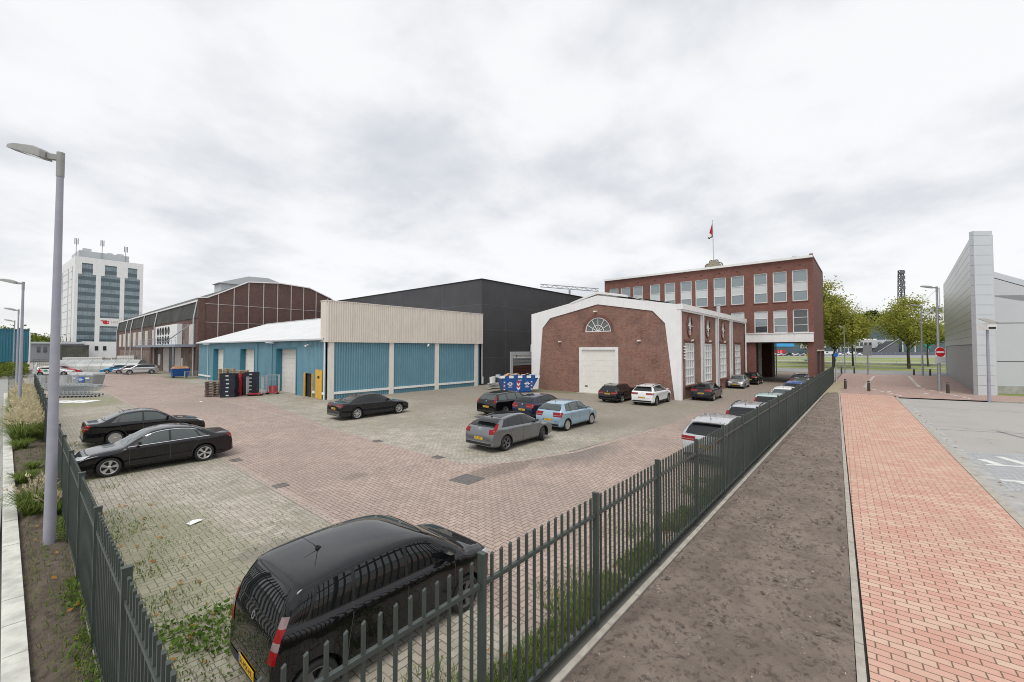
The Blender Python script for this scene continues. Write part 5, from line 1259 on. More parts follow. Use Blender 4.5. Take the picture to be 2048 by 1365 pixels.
# ------------------------------------------------------------------ silver clad building and grey wall on the right
mb = thing('metal_building', 'silver metal clad building with tall sloping wing wall and roller shutter', 'building', (57.2, -7.72, 0))
A, B = Vector((57.2, -7.72)), Vector((100.5, -10.05)); d = (B - A).normalized(); o = Vector((-d.y, d.x)) * 1.0
L = (B - A).length; S0, S1 = 2.6, 40.0
b = MB(); wall(b, A, B, 0, 15.1, [(S0, S1, 0, 4.65)], .1, o); b.build('wing_wall', M['metal'], mb)
b = MB()
def strip(a0, a1, z0, z1, k=.004, bb=None):
    P = lambda a, z, e: (A.x + d.x * a + o.x * e, A.y + d.y * a + o.y * e, z)
    (bb or b).loops([P(a0, z0, k), P(a1, z0, k), P(a1, z1, k), P(a0, z1, k)], [P(a0, z0, -.01), P(a1, z0, -.01), P(a1, z1, -.01), P(a0, z1, -.01)])
for k in range(1, 13):
    z = 4.65 + k * .82
    strip(0, L, z, z + .035)
strip(2.0, 2.03, 0, 15)
b.build('panel_joint', M['seam'], mb)
b = MB()
for k in range(26): z = k * .18; strip(S0, S1, z, z + .15, -.30); strip(S0, S1, z + .15, z + .18, -.36)
b.build('roller_shutter', M['grey'], mb)
b = MB(); strip(S0 - .12, S0, 0, 4.75, .02); strip(S1, S1 + .5, 0, 4.75, .02); strip(S0, S1, 4.65, 4.75, .02); b.build('shutter_frame', M['seam'], mb)
C, D = Vector((57.2, -7.76)), Vector((58.25, -9.05)); e = (D - C).normalized(); n = Vector((e.y, -e.x)) * -1
if n.dot(Vector((-1, 0))) < 0: n = -n
b = MB(); k = 0; z = 0.0
while z < 15.3:
    h = min(.93, 15.3 - z); P = lambda a, zz, q: (C.x + e.x * a + n.x * q, C.y + e.y * a + n.y * q, zz)
    Lc = (D - C).length
    b.loops([P(-.03, z, .05), P(Lc, z, .05), P(Lc, z + h - .025, .05), P(-.03, z + h - .025, .05)], [P(-.03, z, -.35), P(Lc, z, -.35), P(Lc, z + h - .025, -.35), P(-.03, z + h - .025, -.35)]); z += .93
b.build('corner_panel', M['metallight'], mb)
b = MB(); b.loops([(58.4, -8.5, 0), (58.75, -9.2, 0), (100.5, -10.9, 0), (100.5, -10.6, 0)], [(58.4, -8.5, 15.0), (58.75, -9.2, 15.0), (100.5, -10.9, 15.0), (100.5, -10.6, 15.0)]); b.build('wing_back', M['lightgrey'], mb)
gw = thing('grey_shed', 'pale grey panelled shed with concrete plinth beside the silver metal clad building', 'building', (60.6, -9.15, 0))
A2, B2 = Vector((60.3, -8.9)), Vector((66.5, -19.0)); d2 = (B2 - A2).normalized(); o2 = Vector((d2.y, -d2.x))
if o2.x > 0: o2 = -o2
P2 = lambda a, z, q: (A2.x + d2.x * a + o2.x * q, A2.y + d2.y * a + o2.y * q, z)
L2 = (B2 - A2).length; zr = lambda a: 12.0 - .36 * a
b = MB(); zs = [.75, 3.1, 6.8, 9.45]
for i, z in enumerate(zs):
    z1 = zs[i + 1] - .08 if i < 3 else None
    b.loops([P2(0, z, 0), P2(L2, z, 0), P2(L2, z1 or zr(L2) - .65, 0), P2(0, z1 or zr(0) - .65, 0)], [P2(0, z, -.5), P2(L2, z, -.5), P2(L2, z1 or zr(L2) - .65, -.5), P2(0, z1 or zr(0) - .65, -.5)])
b.build('panel', M['lightgrey'], gw)
b = MB()
for i, z in enumerate(zs[1:] + [None]):
    z0, z1 = (z - .08, z - .08) if z else (zr(0) - .65, zr(L2) - .65); h = .08
    b.loops([P2(0, z0, -.06), P2(L2, z1, -.06), P2(L2, z1 + h, -.06), P2(0, z0 + h, -.06)], [P2(0, z0, -.4), P2(L2, z1, -.4), P2(L2, z1 + h, -.4), P2(0, z0 + h, -.4)])
b.build('panel_joint', M['seam'], gw)
b = MB(); b.loops([P2(0, zr(0) - .57, .02), P2(L2, zr(L2) - .57, .02), P2(L2, zr(L2), .02), P2(0, zr(0), .02)], [P2(0, zr(0) - .57, -.6), P2(L2, zr(L2) - .57, -.6), P2(L2, zr(L2), -.6), P2(0, zr(0), -.6)]); b.build('eaves_trim', M['metallight'], gw)
bp = [(60.9, -9.5), (67.2, -19.4), (112, -28), (101, -11.2)]; b = MB(); b.loops([(x, y, 0) for x, y in bp], [(x, y, 11.7 if k in (0, 3) else 7.6) for k, (x, y) in enumerate(bp)]); b.build('body', M['lightgrey'], gw)
b = MB(); b.loops([P2(0, 0, .06), P2(L2, 0, .06), P2(L2, .75, .06), P2(0, .75, .06)], [P2(0, 0, -.5), P2(L2, 0, -.5), P2(L2, .75, -.5), P2(0, .75, -.5)]); b.build('plinth', M['midgrey'], gw)
sheet('grass_verge', [(58.4, -9.1), (60.3, -9.0), (66, -19), (60, -19)], .012, M['lawn'])

# ------------------------------------------------------------------ lamps, signs, bollards
def lamp(label, x, y, h, r0=.13, r1=.075, dirn=(-1, 0), head=1.0, col='pole', group='street lamps', lean=(0, 0), arm=.3, col2='lampgrey'):
    t = thing('street_lamp', label, 'street lamp', (x, y, 0), 0, group); d = Vector((*dirn, 0)).normalized(); s = Vector((-d.y, d.x, 0))
    tp = Vector((lean[0], lean[1], h))
    b = MB(); b.cyl((0, 0, -.05), tp - Vector((0, 0, .5)), r0, r1, 20); b.build('pole', M[col], t, local=True)
    b = MB(); b.cyl(tp - Vector((0, 0, .55)), tp, r1 + .010, r1 + .010, 18); b.bar(tp - Vector((0, 0, .13)), tp - Vector((0, 0, .10)) + d * (arm + .12), .10, .10)
    for q in (-.03, .03): b.bar(tp + s * q - Vector((0, 0, .08)), tp + s * q + d * (arm + .15) - Vector((0, 0, .03)), .03)
    b.build('bracket', M[col2], t, local=True)
    b = MB(); rows = []
    for f, wdt, up_, dn in ((0, .09, .04, -.11), (.08, .16, .08, -.11), (.35, .17, .13, -.09), (.8, .145, .11, -.05), (1.0, .10, .06, -.03)):
        c = tp + d * (arm + head * f) + Vector((0, 0, -.06 + .16 * f * head)); rows.append([c - s * wdt + Vector((0, 0, dn)), c + s * wdt + Vector((0, 0, dn)), c + s * wdt * .85 + Vector((0, 0, up_ * .7)), c + s * wdt * .3 + Vector((0, 0, up_)), c - s * wdt * .3 + Vector((0, 0, up_)), c - s * wdt * .85 + Vector((0, 0, up_ * .7))])
    for p, q in zip(rows[:-1], rows[1:]): b.loops(p, q, caps=False)
    b.poly(rows[0]); b.poly(rows[-1]); hd = b.build('lamp_head', M[col2], t, local=True)
    b = MB(); p, q = tp + d * (arm + head * .2) + Vector((0, 0, -.135)), tp + d * (arm + head * .9) + Vector((0, 0, .02)); b.bar(p, q, .22, .02, up=(0, 0, 1)); b.build('lens', M['lens'], hd, local=True)
    return t
lamp('tall lilac grey street lamp nearest the camera in the planted bed', .42, 13.7, 8.72, .10, .058, (-.74, .67), .74, arm=.24)
lamp('street lamp second along the planted bed beside the grass clumps', -.2, 42.1, 8.7, .10, .06, (-.83, .55), .9)
lamp('street lamp third along the left kerb', -.6, 70.5, 8.6, .10, .06, (-.83, .55), .9)
lamp('farthest street lamp of the left row, by the blue shed', -1.2, 99, 8.6, .10, .06, (-.83, .55), .9)
lamp('grey street lamp carrying the round no entry sign', 60.8, -5.6, 10.7, .15, .08, (-.3, 1), .95, 'galv', lean=(0, .0))
lamp('slim grey street lamp at the edge of the red plaza behind the no entry sign', 92.4, -6.7, 11.2, .13, .07, (-.3, 1), .95, 'galv')
lamp('thin grey street lamp among the trees left of the plaza', 94.8, 3.0, 8.3, .10, .05, (0, 1), .5, 'galv')
lamp('distant street lamp standing on the grass beyond the plaza', 165, 2.6, 11, .12, .06, (0, 1), .6, 'galv')
lamp('dark street lamp seen through the office gateway', 127, 19.6, 9.5, .14, .08, (-1, 0), .8, 'fence')
# no entry sign on its pole
def facing(o_, px=0): return None
sx = thing('no_entry_sign', 'round red no entry sign with white bar above a plain grey board', 'traffic sign', (60.62, -5.62, 0)); ex = Vector((.62, -.78, 0)).normalized(); nf = Vector((-ex.y, ex.x, 0)) * -1
if nf.x > 0: nf = -nf
c = Vector((60.8, -5.6, 3.95)) + nf * .2
b = MB(); b.cyl(c, c - nf * .03, .53, n=32); b.build('rim', M['white'], sx)
b = MB(); disc(b, c + nf * .004, ex, (0, 0, 1), 0, .49, 32); b.build('disc', M['signred'], sx, fix=False)
b = MB(); b.add([c + nf * .007 + ex * a + Vector((0, 0, z)) for a, z in ((-.39, -.085), (.39, -.085), (.39, .085), (-.39, .085))], [(0, 1, 2, 3)]); b.build('white_bar', M['whiteink'], sx, fix=False)
b = MB(); q = c + Vector((0, 0, -.82)); b.bar(q - ex * .56, q + ex * .56, .03, .66); b.build('board', M['lightgrey'], sx)
b = MB(); b.bar(c - nf * .1, c - nf * .2, .08); b.bar(q - nf * .02, q - nf * .2, .08); b.build('bracket', M['galv'], sx)
# square floodlight box on a leaning post
t = thing('flood_lamp', 'small hooded lamp box on a slim grey post before the silver corner panels', 'lamp post', (51.34, -7.58, 0)); ex = Vector((.65, -.76, 0)); fwd = Vector((.76, .65, 0))
b = MB(); b.cyl((51.34, -7.58, -.05), (51.34, -7.58, 5.85), .115, .085, 14); b.cyl((51.34, -7.58, 1.7), (51.34, -7.58, 1.76), .125, n=14); b.build('post', M['pole'], t)
c = Vector((51.34, -7.58, 0)); b = MB()
b.loops([c - ex * .36 + fwd * k + Vector((0, 0, 5.85)) for k in (-.35, .35)] + [c - ex * .36 + fwd * k + Vector((0, 0, 6.4)) for k in (.35, -.35)], [c + ex * .36 + fwd * k + Vector((0, 0, 5.85)) for k in (-.35, .35)] + [c + ex * .36 + fwd * k + Vector((0, 0, 6.4)) for k in (.35, -.35)]); b.build('lamp_box', M['whitetrim'], t)
b = MB(); b.loops([c - ex * .42 + fwd * -.45 + Vector((0, 0, 6.42)), c + ex * .42 + fwd * -.45 + Vector((0, 0, 6.42)), c + ex * .39 + fwd * .35 + Vector((0, 0, 6.78)), c - ex * .39 + fwd * .35 + Vector((0, 0, 6.78))], [c - ex * .42 + fwd * -.45 + Vector((0, 0, 6.46)), c + ex * .42 + fwd * -.45 + Vector((0, 0, 6.46)), c + ex * .39 + fwd * .35 + Vector((0, 0, 6.82)), c - ex * .39 + fwd * .35 + Vector((0, 0, 6.82))]); b.build('hood', mat('hood_brown', (.27, .25, .22), .6), t)
b = MB(); q = c - fwd * .36; b.bar(q - ex * .3 + Vector((0, 0, 6.0)), q + ex * .3 + Vector((0, 0, 6.0)), .03, .18); b.build('lens', M['blackplastic'], t)
# bollards
bol = [(57.2, 1.8, 'dark bollard on the red plaza nearest the right fence'), (55.4, -.1, 'dark bollard beside the dashed line at the near edge of the plaza'), (57.9, -5.9, 'dark bollard right of the no entry post'), (92.5, 3.4, 'small dark bollard at the far edge of the plaza beside the thin lamp'), (93.9, 1.7, 'small dark bollard at the far edge of the plaza left of the grey sign'), (93.2, -5.75, 'small dark bollard at the far edge of the plaza left of the slim lamp'), (93.2, -7.6, 'small dark bollard at the far edge of the plaza right of the slim lamp')]
proto = None
for x, y, lab in bol:
    if proto is None:
        proto = thing('bollard', lab, 'bollard', (x, y, 0), 0, 'bollards around the plaza')
        b = MB(); b.cyl((0, 0, -.05), (0, 0, 1.02), .13, .105, 12); b.cyl((0, 0, 1.02), (0, 0, 1.06), .105, .06, 12); b.build('post', mat('bollard_brown', (.060, .052, .047), .7), proto, local=True)
        b = MB(); b.cyl((0, 0, .88), (0, 0, .94), .112, n=12); b.build('band', M['galv'], proto, local=True)
    else:
        q = copy_tree(proto); q.location = (x, y, 0); q['label'] = lab
# small signs
t = thing('path_sign', 'small blue sign on a pale thin post at the end of the right fence', 'traffic sign', (66.6, 3.0, 0))
b = MB(); b.cyl((66.6, 3.0, 0), (66.6, 3.0, 3.9), .055, n=8); b.build('post', M['lightgrey'], t)
b = MB(); disc(b, (66.5, 2.97, 3.5), ex, (0, 0, 1), 0, .28, 20); b.bar((66.52, 3.0, 2.95), (66.52, 3.0, 2.96), .3, .3); b.build('sign_plate', M['signblue'], t, fix=False)
t = thing('sign_post', 'dark thin post behind the blue sign at the fence end', 'post', (73, 3.6, 0)); b = MB(); b.cyl((73, 3.6, 0), (73, 3.6, 3.6), .09, n=8); b.build('post', M['fence'], t)
t = thing('street_sign', 'grey square sign seen from behind on a post at the far side of the plaza', 'traffic sign', (90, -.1, 0))
b = MB(); b.cyl((90, -.1, 0), (90, -.1, 5.3), .12, .10, 10); b.build('post', M['galv'], t)
b = MB(); q = Vector((89.85, -.1, 4.0)); b.bar(q - ex * .75, q + ex * .75, .04, 1.7); b.build('sign_plate', M['grey'], t)
b = MB(); q = Vector((90.1, -.1, 5.5)); b.bar(q - ex * .8, q + ex * .6, .04, .3); b.build('name_plate', M['whitetrim'], t)
t = thing('traffic_pillar', 'yellow traffic pillar on the grass seen through the office gateway', 'traffic sign', (143, 12.3, 0))
b = MB(); b.cyl((0, 0, 0), (0, 0, 1.4), .28, .24, 10); b.build('base', M['grey'], t, local=True)
b = MB(); b.box((-.1, -.4, 1.4), (.1, .4, 3.2)); b.box((-.12, -.7, 2.1), (.12, .7, 2.8)); b.build('sign_plate', mat('traffic_yellow', (.72, .60, .02), .5), t, local=True)
t = thing('litter_bin', 'dark grey litter bin on the grass beside the slim lamp', 'litter bin', (118, -12.6, 0)); b = MB(); b.loops([(-.35, -.35, .6), (.35, -.35, .6), (.35, .35, .6), (-.35, .35, .6)], [(-.42, -.42, 1.9), (.42, -.42, 1.9), (.42, .42, 1.9), (-.42, .42, 1.9)]); b.build('bin', M['grey'], t, local=True); b = MB(); b.cyl((0, 0, 0), (0, 0, .6), .07); b.build('leg', M['grey'], t, local=True)
# guard rails along the tram line
for u, lab in ((151.5, 'low galvanised guard rail along the near edge of the far street'), (171, 'low galvanised guard rail beside the tram bed beyond the far street')):
    t = thing('guard_rail', lab, 'guard rail', (u, 0, 0), 0, 'guard rails by the tram line'); b = MB(); b.bar((u, -90, .95), (u, 60, .95), .07, .09); b.bar((u, -90, .5), (u, 60, .5), .05, .06); b.build('rail', M['lightgrey'], t)
    b = MB()
    for k in range(26): b.bar((u, -90 + 6 * k, 0), (u, -90 + 6 * k, .95), .09)
    b.build('rail_post', M['galv'], t)

# ------------------------------------------------------------------ trees
def tree(label, x, y, h, cr_, cz0, leaves, m, seed, lean=0, leaf=.34, name='deciduous_tree', group='trees beyond the plaza', trunks=1, shape=1.0, cl=46):
    rnd = random.Random(seed); t = thing(name, label, 'tree', (x, y, 0), 0, group)
    cen = Vector((0, 0, (h + cz0) / 2)); rz = (h - cz0) / 2; ctr = []
    for k in range(cl):
        while True:
            p = Vector((rnd.uniform(-1, 1), rnd.uniform(-1, 1), rnd.uniform(-1, 1)))
            if .25 < p.length < 1: break
        p *= (.75 + .25 * rnd.random()); taper = 1 - .35 * max(0, p.z) ** 1.5 * shape
        ctr.append(cen + Vector((p.x * cr_ * taper, p.y * cr_ * taper, p.z * rz)))
    b = MB()
    for q in range(trunks):
        ox = (q - (trunks - 1) / 2) * .9; pts = [Vector((ox, 0, -.05)), Vector((ox * .9 + .1, .1, cz0 * .6)), Vector((ox * .5, lean * .5, cz0 + rz * .5)), Vector((0, lean, cz0 + rz * 1.4))]
        rr = [.26, .19, .13, .04]
        for a, c, r0, r1 in zip(pts[:-1], pts[1:], rr[:-1], rr[1:]): b.cyl(a, c, r0 * h / 13, r1 * h / 13, 9)
    b.build('trunk', M['bark'], t, local=True)
    b = MB()
    for c in ctr[::2]:
        s0 = Vector((0, 0, min(max(cz0 * .8, c.z - rz * .8), cz0 + rz))); mid = (s0 + c) / 2 + Vector((0, 0, .3)); b.cyl(s0, mid, .09 * h / 13, .05 * h / 13, 6); b.cyl(mid, c, .05 * h / 13, .015, 6)
    b.build('branches', M['bark'], t, local=True)
    vs = []; fs = []
    for k in range(leaves):
        c = ctr[rnd.randrange(len(ctr))]; rad = cr_ * (.20 + .18 * ((hash((seed, k % 97)) % 100) / 100))
        p = c + Vector((rnd.gauss(0, 1), rnd.gauss(0, 1), rnd.gauss(0, .7))) * rad * .62
        nrm = Vector((rnd.gauss(0, 1), rnd.gauss(0, 1), rnd.gauss(0, 1) + .9)).normalized(); a = nrm.orthogonal().normalized(); a.rotate(Matrix.Rotation(rnd.uniform(0, 6.28), 3, nrm)); c2 = nrm.cross(a); s = leaf * rnd.uniform(.6, 1.25)
        i = len(vs); vs += [p - a * s * .5, p + c2 * s * .32, p + a * s * .5, p - c2 * s * .32]; fs.append((i, i + 1, i + 2, i + 3))
    me = bpy.data.meshes.new('crown'); me.from_pydata(vs, [], fs); me.materials.append(M[m]); ob = bpy.data.objects.new('crown', me); COL.objects.link(ob); ob.parent = t
    return t
tree('tall loose crowned tree rising just behind the corner of the brick office', 116, 7.9, 20.5, 6.0, 6.5, 11000, 'leaf1', 1, cl=40, leaf=.46)
tree('broad yellow green tree spreading right from behind the brick office', 122, 5.6, 14.2, 6.9, 4.8, 17000, 'leaf1', 2, cl=70, leaf=.46)
tree('yellowish tree leaning over the grass right of the broad tree', 133.2, 2.6, 12.0, 3.9, 6.4, 6500, 'leaf1', 3, cl=30, leaf=.46)
tree('twin trunked yellow green tree in the middle of the plaza view', 123.5, -6.9, 15.4, 5.5, 5.0, 10500, 'leaf1', 4, trunks=2, cl=52, shape=2.0, leaf=.40)
tree('pale tree close behind the twin trunked tree', 141, -11.2, 10.0, 3.6, 4.6, 7000, 'leaf2', 5, cl=26, leaf=.46)
tree('small tree behind the brick office seen above the grass', 140, 11, 12, 4.5, 4.5, 7000, 'leaf2', 6, cl=26, leaf=.5)
VW = lambda px, zf: (.7604 * zf + .6494 * (px - 1024) / 830 * zf, .6494 * zf - .7604 * (px - 1024) / 830 * zf)
k = 0
for px, zf, top, wdt, lab in ((1688, 345, 648, 9, 'dark tree far behind the low stadium offices, first from the office'), (1708, 350, 640, 9, 'dark tree far behind the low stadium offices, second from the office'), (1728, 335, 634, 10, 'tall dark tree far behind the low stadium offices, third from the office'), (1746, 350, 632, 9, 'tallest dark tree in the far row behind the low offices'), (1764, 345, 640, 9, 'dark tree in the far row just left of the floodlight mast'), (1784, 350, 634, 9, 'dark tree in the far row right of the floodlight mast foot'), (1806, 345, 642, 10, 'dark tree in the far row nearest the stadium')):
    x, y = VW(px, zf); k += 1
    tree(lab, x, y, ((697.5 - top) * zf / 830 + 4.3) * 1.22, wdt * 1.15, 2, 5200, 'leafdark', 20 + k, leaf=1.8, group='dark trees far behind', cl=30, shape=1.6)
for px, zf, top, wdt, lab in ((20, 150, 652, 8, 'green tree behind the far blue shed'), (72, 190, 668, 8, 'green tree between the blue shed and the tower'), (96, 230, 674, 8, 'low green tree left of the white office tower')):
    x, y = VW(px, zf); k += 1
    tree(lab, x, y, (697.5 - top) * zf / 830 + 4.3, wdt, 2, 2600, 'leaf2', 20 + k, leaf=1.0, group='trees by the far blue shed', cl=30)

# ------------------------------------------------------------------ stadium side, far away
RZV = math.atan2(-.7604, .6494)
def far(name, label, cat, px, zf): x, y = VW(px, zf); return thing(name, label, cat, (x, y, 0), RZV)
K = 300 / 830
t = far('floodlight_mast', 'tall lattice floodlight mast with lamp racks far behind the trees', 'floodlight mast', 1805, 300)
b = MB(); W0, W1, Hh = 2.1, .95, 61
cor = lambda z, sx_, sy_: Vector((sx_ * (W0 + (W1 - W0) * z / Hh), sy_ * (W0 + (W1 - W0) * z / Hh), z))
for sx_ in (-1, 1):
    for sy_ in (-1, 1): b.bar(cor(0, sx_, sy_), cor(Hh, sx_, sy_), .45)
for i in range(14):
    z0, z1 = Hh * i / 14, Hh * (i + 1) / 14
    for q in ((-1, -1, 1, -1), (1, -1, 1, 1), (1, 1, -1, 1), (-1, 1, -1, -1)):
        b.bar(cor(z0, q[0], q[1]), cor(z1, q[2], q[3]), .2); b.bar(cor(z1, q[0], q[1]), cor(z0, q[2], q[3]), .28); b.bar(cor(z1, q[0], q[1]), cor(z1, q[2], q[3]), .25)
b.build('lattice', M['fence'], t, local=True)
for i in range(4):
    b = MB(); b.box((-1.7, -1.6, 47 + i * 3.8), (1.7, -1.2, 49.2 + i * 3.8)); b.box((-1.7, -1.6, 49.2 + i * 3.8), (1.7, 1.2, 49.4 + i * 3.8)); b.build('lamp_rack', M['seam'], t, local=True)
zf = 290; K = zf / 830
t = far('stadium', 'glass fronted stadium with white lettered band, half hidden by the silver building', 'stadium', 1804, zf)
b = MB(); b.box((0, 0, 0), (75, 30, 22.5)); b.build('body', M['toweglass'], t, local=True)
b = MB()
for z in (9.0, 16.2): b.box((-.3, -.4, z), (75, 0, z + .7))
for k in range(9): b.box((k * 8.5, -.35, 0), (k * 8.5 + .5, 0, 9.0))
for k in range(26): b.box((2 + k * 2.8, -.15, 9.7), (2.12 + k * 2.8, 0, 16.2))
b.build('facade_frame', M['white'], t, local=True)
b = MB(); b.box((9, -.6, 17.2), (75, -.05, 20.5)); b.build('glass_band', mat('teal_glass', (.05, .20, .24), .1, ior=1.7), t, local=True)
b = MB(); b.box((8, -2.0, 20.6), (78, 30, 22.3)); b.box((12, -1.5, 22.3), (78, 1, 28.6)); b.build('sign_band', M['white'], t, local=True)
b = MB(); put_text(b, 'STADION', 4.9, (19.0, -1.56, 25.4), (1, 0, 0), (0, 0, 1), stretch=.80); b.build('lettering', M['ink'], t, local=True, fix=False)
b = MB(); b.box((28.2, -1.7, 22.6), (78, -1.5, 28.3)); db = b.build('dark_band', M['blackplastic'], t, local=True)
b = MB(); put_text(b, 'FEIJENOORD', 5.0, (46.5, -1.76, 25.4), (1, 0, 0), (0, 0, 1)); b.build('lettering', M['whiteink'], db, local=True, fix=False)
b = MB(); b.loops([(12, -1, 28.6), (78, -1, 28.6), (78, -1, 33.5), (22, -1, 33.5)], [(12, 14, 28.6), (78, 14, 28.6), (78, 14, 33.5), (22, 14, 33.5)]); b.build('roof_edge', M['lightgrey'], t, local=True)
b = MB()
for k in range(5): b.box((22 + k * 7, -1.2, 29.6), (27.5 + k * 7, -1.0, 32.6))
b.build('opening', M['seam'], t, local=True)
b = MB(); b.bar((7, 0, 30), (27, 0, 47), .25); b.bar((27, 0, 28), (27, 0, 47), .5); b.build('cable_mast', M['lightgrey'], t, local=True)
t = far('stadium_offices', 'low white office block with square windows below the dark trees', 'office building', 1709, zf)
b = MB(); b.box((0, 0, 4.6), (21.3, 16, 10.4)); b.loops([(21.3, 0, 4.6), (34, 5, 4.6), (34, 16, 4.6), (21.3, 16, 4.6)], [(21.3, 0, 10.4), (34, 5, 10.4), (34, 16, 10.4), (21.3, 16, 10.4)]); b.build('upper_floor', M['lightgrey'], t, local=True)
for k in range(4):
    b = MB(); b.box((.6 + k * 3.0 + .2, -.08, 6.0), (2.9 + k * 3.0, .1, 8.6)); b.build('window', M['glassdark'], t, local=True)
for x0 in (16.3, 24.2):
    b = MB(); b.box((x0, -.08 + max(0, (x0 - 21.3) * .38), 6.0), (x0 + 2.6, .1 + max(0, (x0 - 19.5) * .4), 8.6)); b.build('window', M['glassdark'], t, local=True)
b = MB(); b.box((1, 3, 0), (34, 16, 4.6)); b.build('ground_floor', M['seam'], t, local=True)
b = MB(); b.box((7, 4, 10.4), (12, 8, 11.6)); b.box((16, 4, 10.4), (19, 8, 11.2)); b.build('roof_unit', M['white'], t, local=True)
b = MB(); b.box((-13.5, 2, 0), (0, 14, 9.2)); b.build('glass_wing', M['toweglass'], t, local=True)
b = MB()
for z in (.9, 5.0, 9.0): b.box((-13.6, 1.8, z), (0, 2, z + .3))
for k in range(6): b.box((-13.5 + k * 2.6, 1.8, 0), (-13.2 + k * 2.6, 2, 9.0))
b.build('wing_frame', M['white'], t, local=True)
t = far('ramp_stair', 'dark sloping stair ramp leading up to the stadium front', 'stairs', 1752, zf - 12)
b = MB()
for k in range(16): b.box((k * .95, 0, 0), (k * .95 + .95, 9, .6 + k * .58))
b.build('steps', M['seam'], t, local=True)
b = MB(); b.bar((0, -.2, 1.4), (15, -.2, 10.6), .2); b.bar((0, 9.2, 1.4), (15, 9.2, 10.6), .2); b.build('handrail', M['lightgrey'], t, local=True)
t = far('dark_fence', 'long low dark fence in front of the stadium offices', 'fence', 1660, 268); b = MB(); b.box((0, 0, 0), (95, .15, 2.0)); b.build('panel', mat('slate_blue_fence', (.13, .14, .18), .7), t, local=True)
b = MB()
for k in range(33): b.box((k * 3, -.08, 0), (k * 3 + .12, 0, 2.1))
b.build('post', M['grey'], t, local=True)
t = far('green_sign', 'green stadium gate sign on a post before the glass front', 'sign', 1856, 270); b = MB(); b.box((-2, 0, 4.5), (2, .2, 8.5)); b.build('sign_plate', M['green'], t, local=True); b = MB(); b.cyl((0, .1, 0), (0, .1, 4.5), .2); b.build('post', M['lightgrey'], t, local=True)
# far parked cars, seen a few pixels high
def far_car(lab, px, zf, m, h=1.5, L_=4.3, rz=0):
    x, y = VW(px, zf); t = thing('distant_car', lab, 'car', (x, y, 0), RZV + rz, 'cars parked far off by the stadium'); b = MB(); pr2 = [(-.5, .3), (-.5, .62), (-.40, .66), (-.22, 1.0), (.26, 1.0), (.44, .64), (.5, .58), (.5, .3)] if h < 1.8 else [(-.5, .2), (-.5, .55), (-.42, .62), (-.30, 1.0), (.5, 1.0), (.5, .2)]
    b.loops([(a * L_, -.85, z * h) for a, z in pr2], [(a * L_, .85, z * h) for a, z in pr2]); b.build('body', m, t, local=True)
    b = MB(); w_ = [(-.30, .68), (-.19, .94), (.22, .94), (.34, .68)] if h < 1.8 else [(-.36, .64), (-.28, .92), (-.05, .92), (-.05, .64)]
    b.loops([(a * L_, -.87, z * h) for a, z in w_], [(a * L_, .87, z * h) for a, z in w_]); b.build('side_window', M['carglass'], t, local=True)
    for sx_ in (-.31, .31): b = MB(); b.cyl((sx_ * L_, -.9, .32), (sx_ * L_, .9, .32), .32, n=12); b.build('wheel', M['rubber'], t, local=True)
far_car('white delivery van parked far off behind the office corner', 1655, 262, PT['white'], 2.5, 5.4)
far_car('low white car far off right of the white delivery van', 1684, 258, PT['white'])
far_car('white van with dark windows far off below the low stadium offices', 1702, 262, PT['white'], 2.3, 5.0)
far_car('white hatchback far off left of the grey square sign', 1723, 256, PT['white'])
for k, (px, m, cname) in enumerate(((1555, 'white', 'white'), (1566, 'silver', 'silver'), (1577, 'charcoal', 'dark grey'), (1588, 'white', 'bright white'), (1599, 'lilac', 'pale lilac'), (1610, 'silver', 'pale silver'))):
    far_car(f'{cname} car seen far through the office gateway, {["first","second","third","fourth","fifth","sixth"][k]} of its row', px, 250, PT[m])
t = far('stall_block', 'low dark glass hall with blue fascia seen through the office gateway', 'building', 1548, 275); b = MB(); b.box((0, 0, 0), (34, 14, 9)); b.build('body', M['toweglass'], t, local=True)
b = MB(); b.box((.2, -.5, 5.6), (13, 0, 7.6)); b.build('fascia', M['cyan'], t, local=True)
b = MB(); b.box((17, -.4, 4.4), (34, 0, 7.8)); b.build('panel', M['poly'], t, local=True)
t = far('red_kiosk', 'small red kiosk with white letters seen through the office gateway', 'kiosk', 1554, 255); b = MB(); b.box((0, 0, 0), (5, 3, 3.4)); b.build('body', M['signred'], t, local=True)
b = MB(); put_text(b, 'L E', 2.0, (1.6, -.02, 2.2), (1, 0, 0), (0, 0, 1)); b.build('lettering', M['whiteink'], t, local=True, fix=False)

# ------------------------------------------------------------------ white office tower
x, y = VW(146, 200); t = thing('office_tower', 'white office tower with banded dark glass front and roof aerials', 'office tower', (x, y, 0), R(4))
TW, TD, TH = 25.2, 52, 49.2
lam = lambda s: s / (1.09 - .09 * s)
bays = [(265, 305, 525), (0, 585, 825), (0, 880, 1070)]; bx_ = [(lam((a - 265) / 845) * TW, lam((c - 265) / 845) * TW) for _, a, c in bays]
b = MB(); b.box((.3, .5, 0), (TW - .3, TD, TH - .5)); b.build('core', M['toweglass'], t, local=True)
b = MB(); prev = 0
for (a, c) in bx_:
    b.box((prev, 0, 0), (a, .8, TH)); m_ = (c - a) * .19; b.box((a, 0, 40.8), (a + m_, .8, 46.3)); b.box((c - m_, 0, 40.8), (c, .8, 46.3)); b.box((a, 0, 46.3), (c, .8, TH)); prev = c
b.box((prev, 0, 0), (TW, .8, TH)); b.build('front_frame', M['whitewall'], t, local=True)
fl_ = 3.86
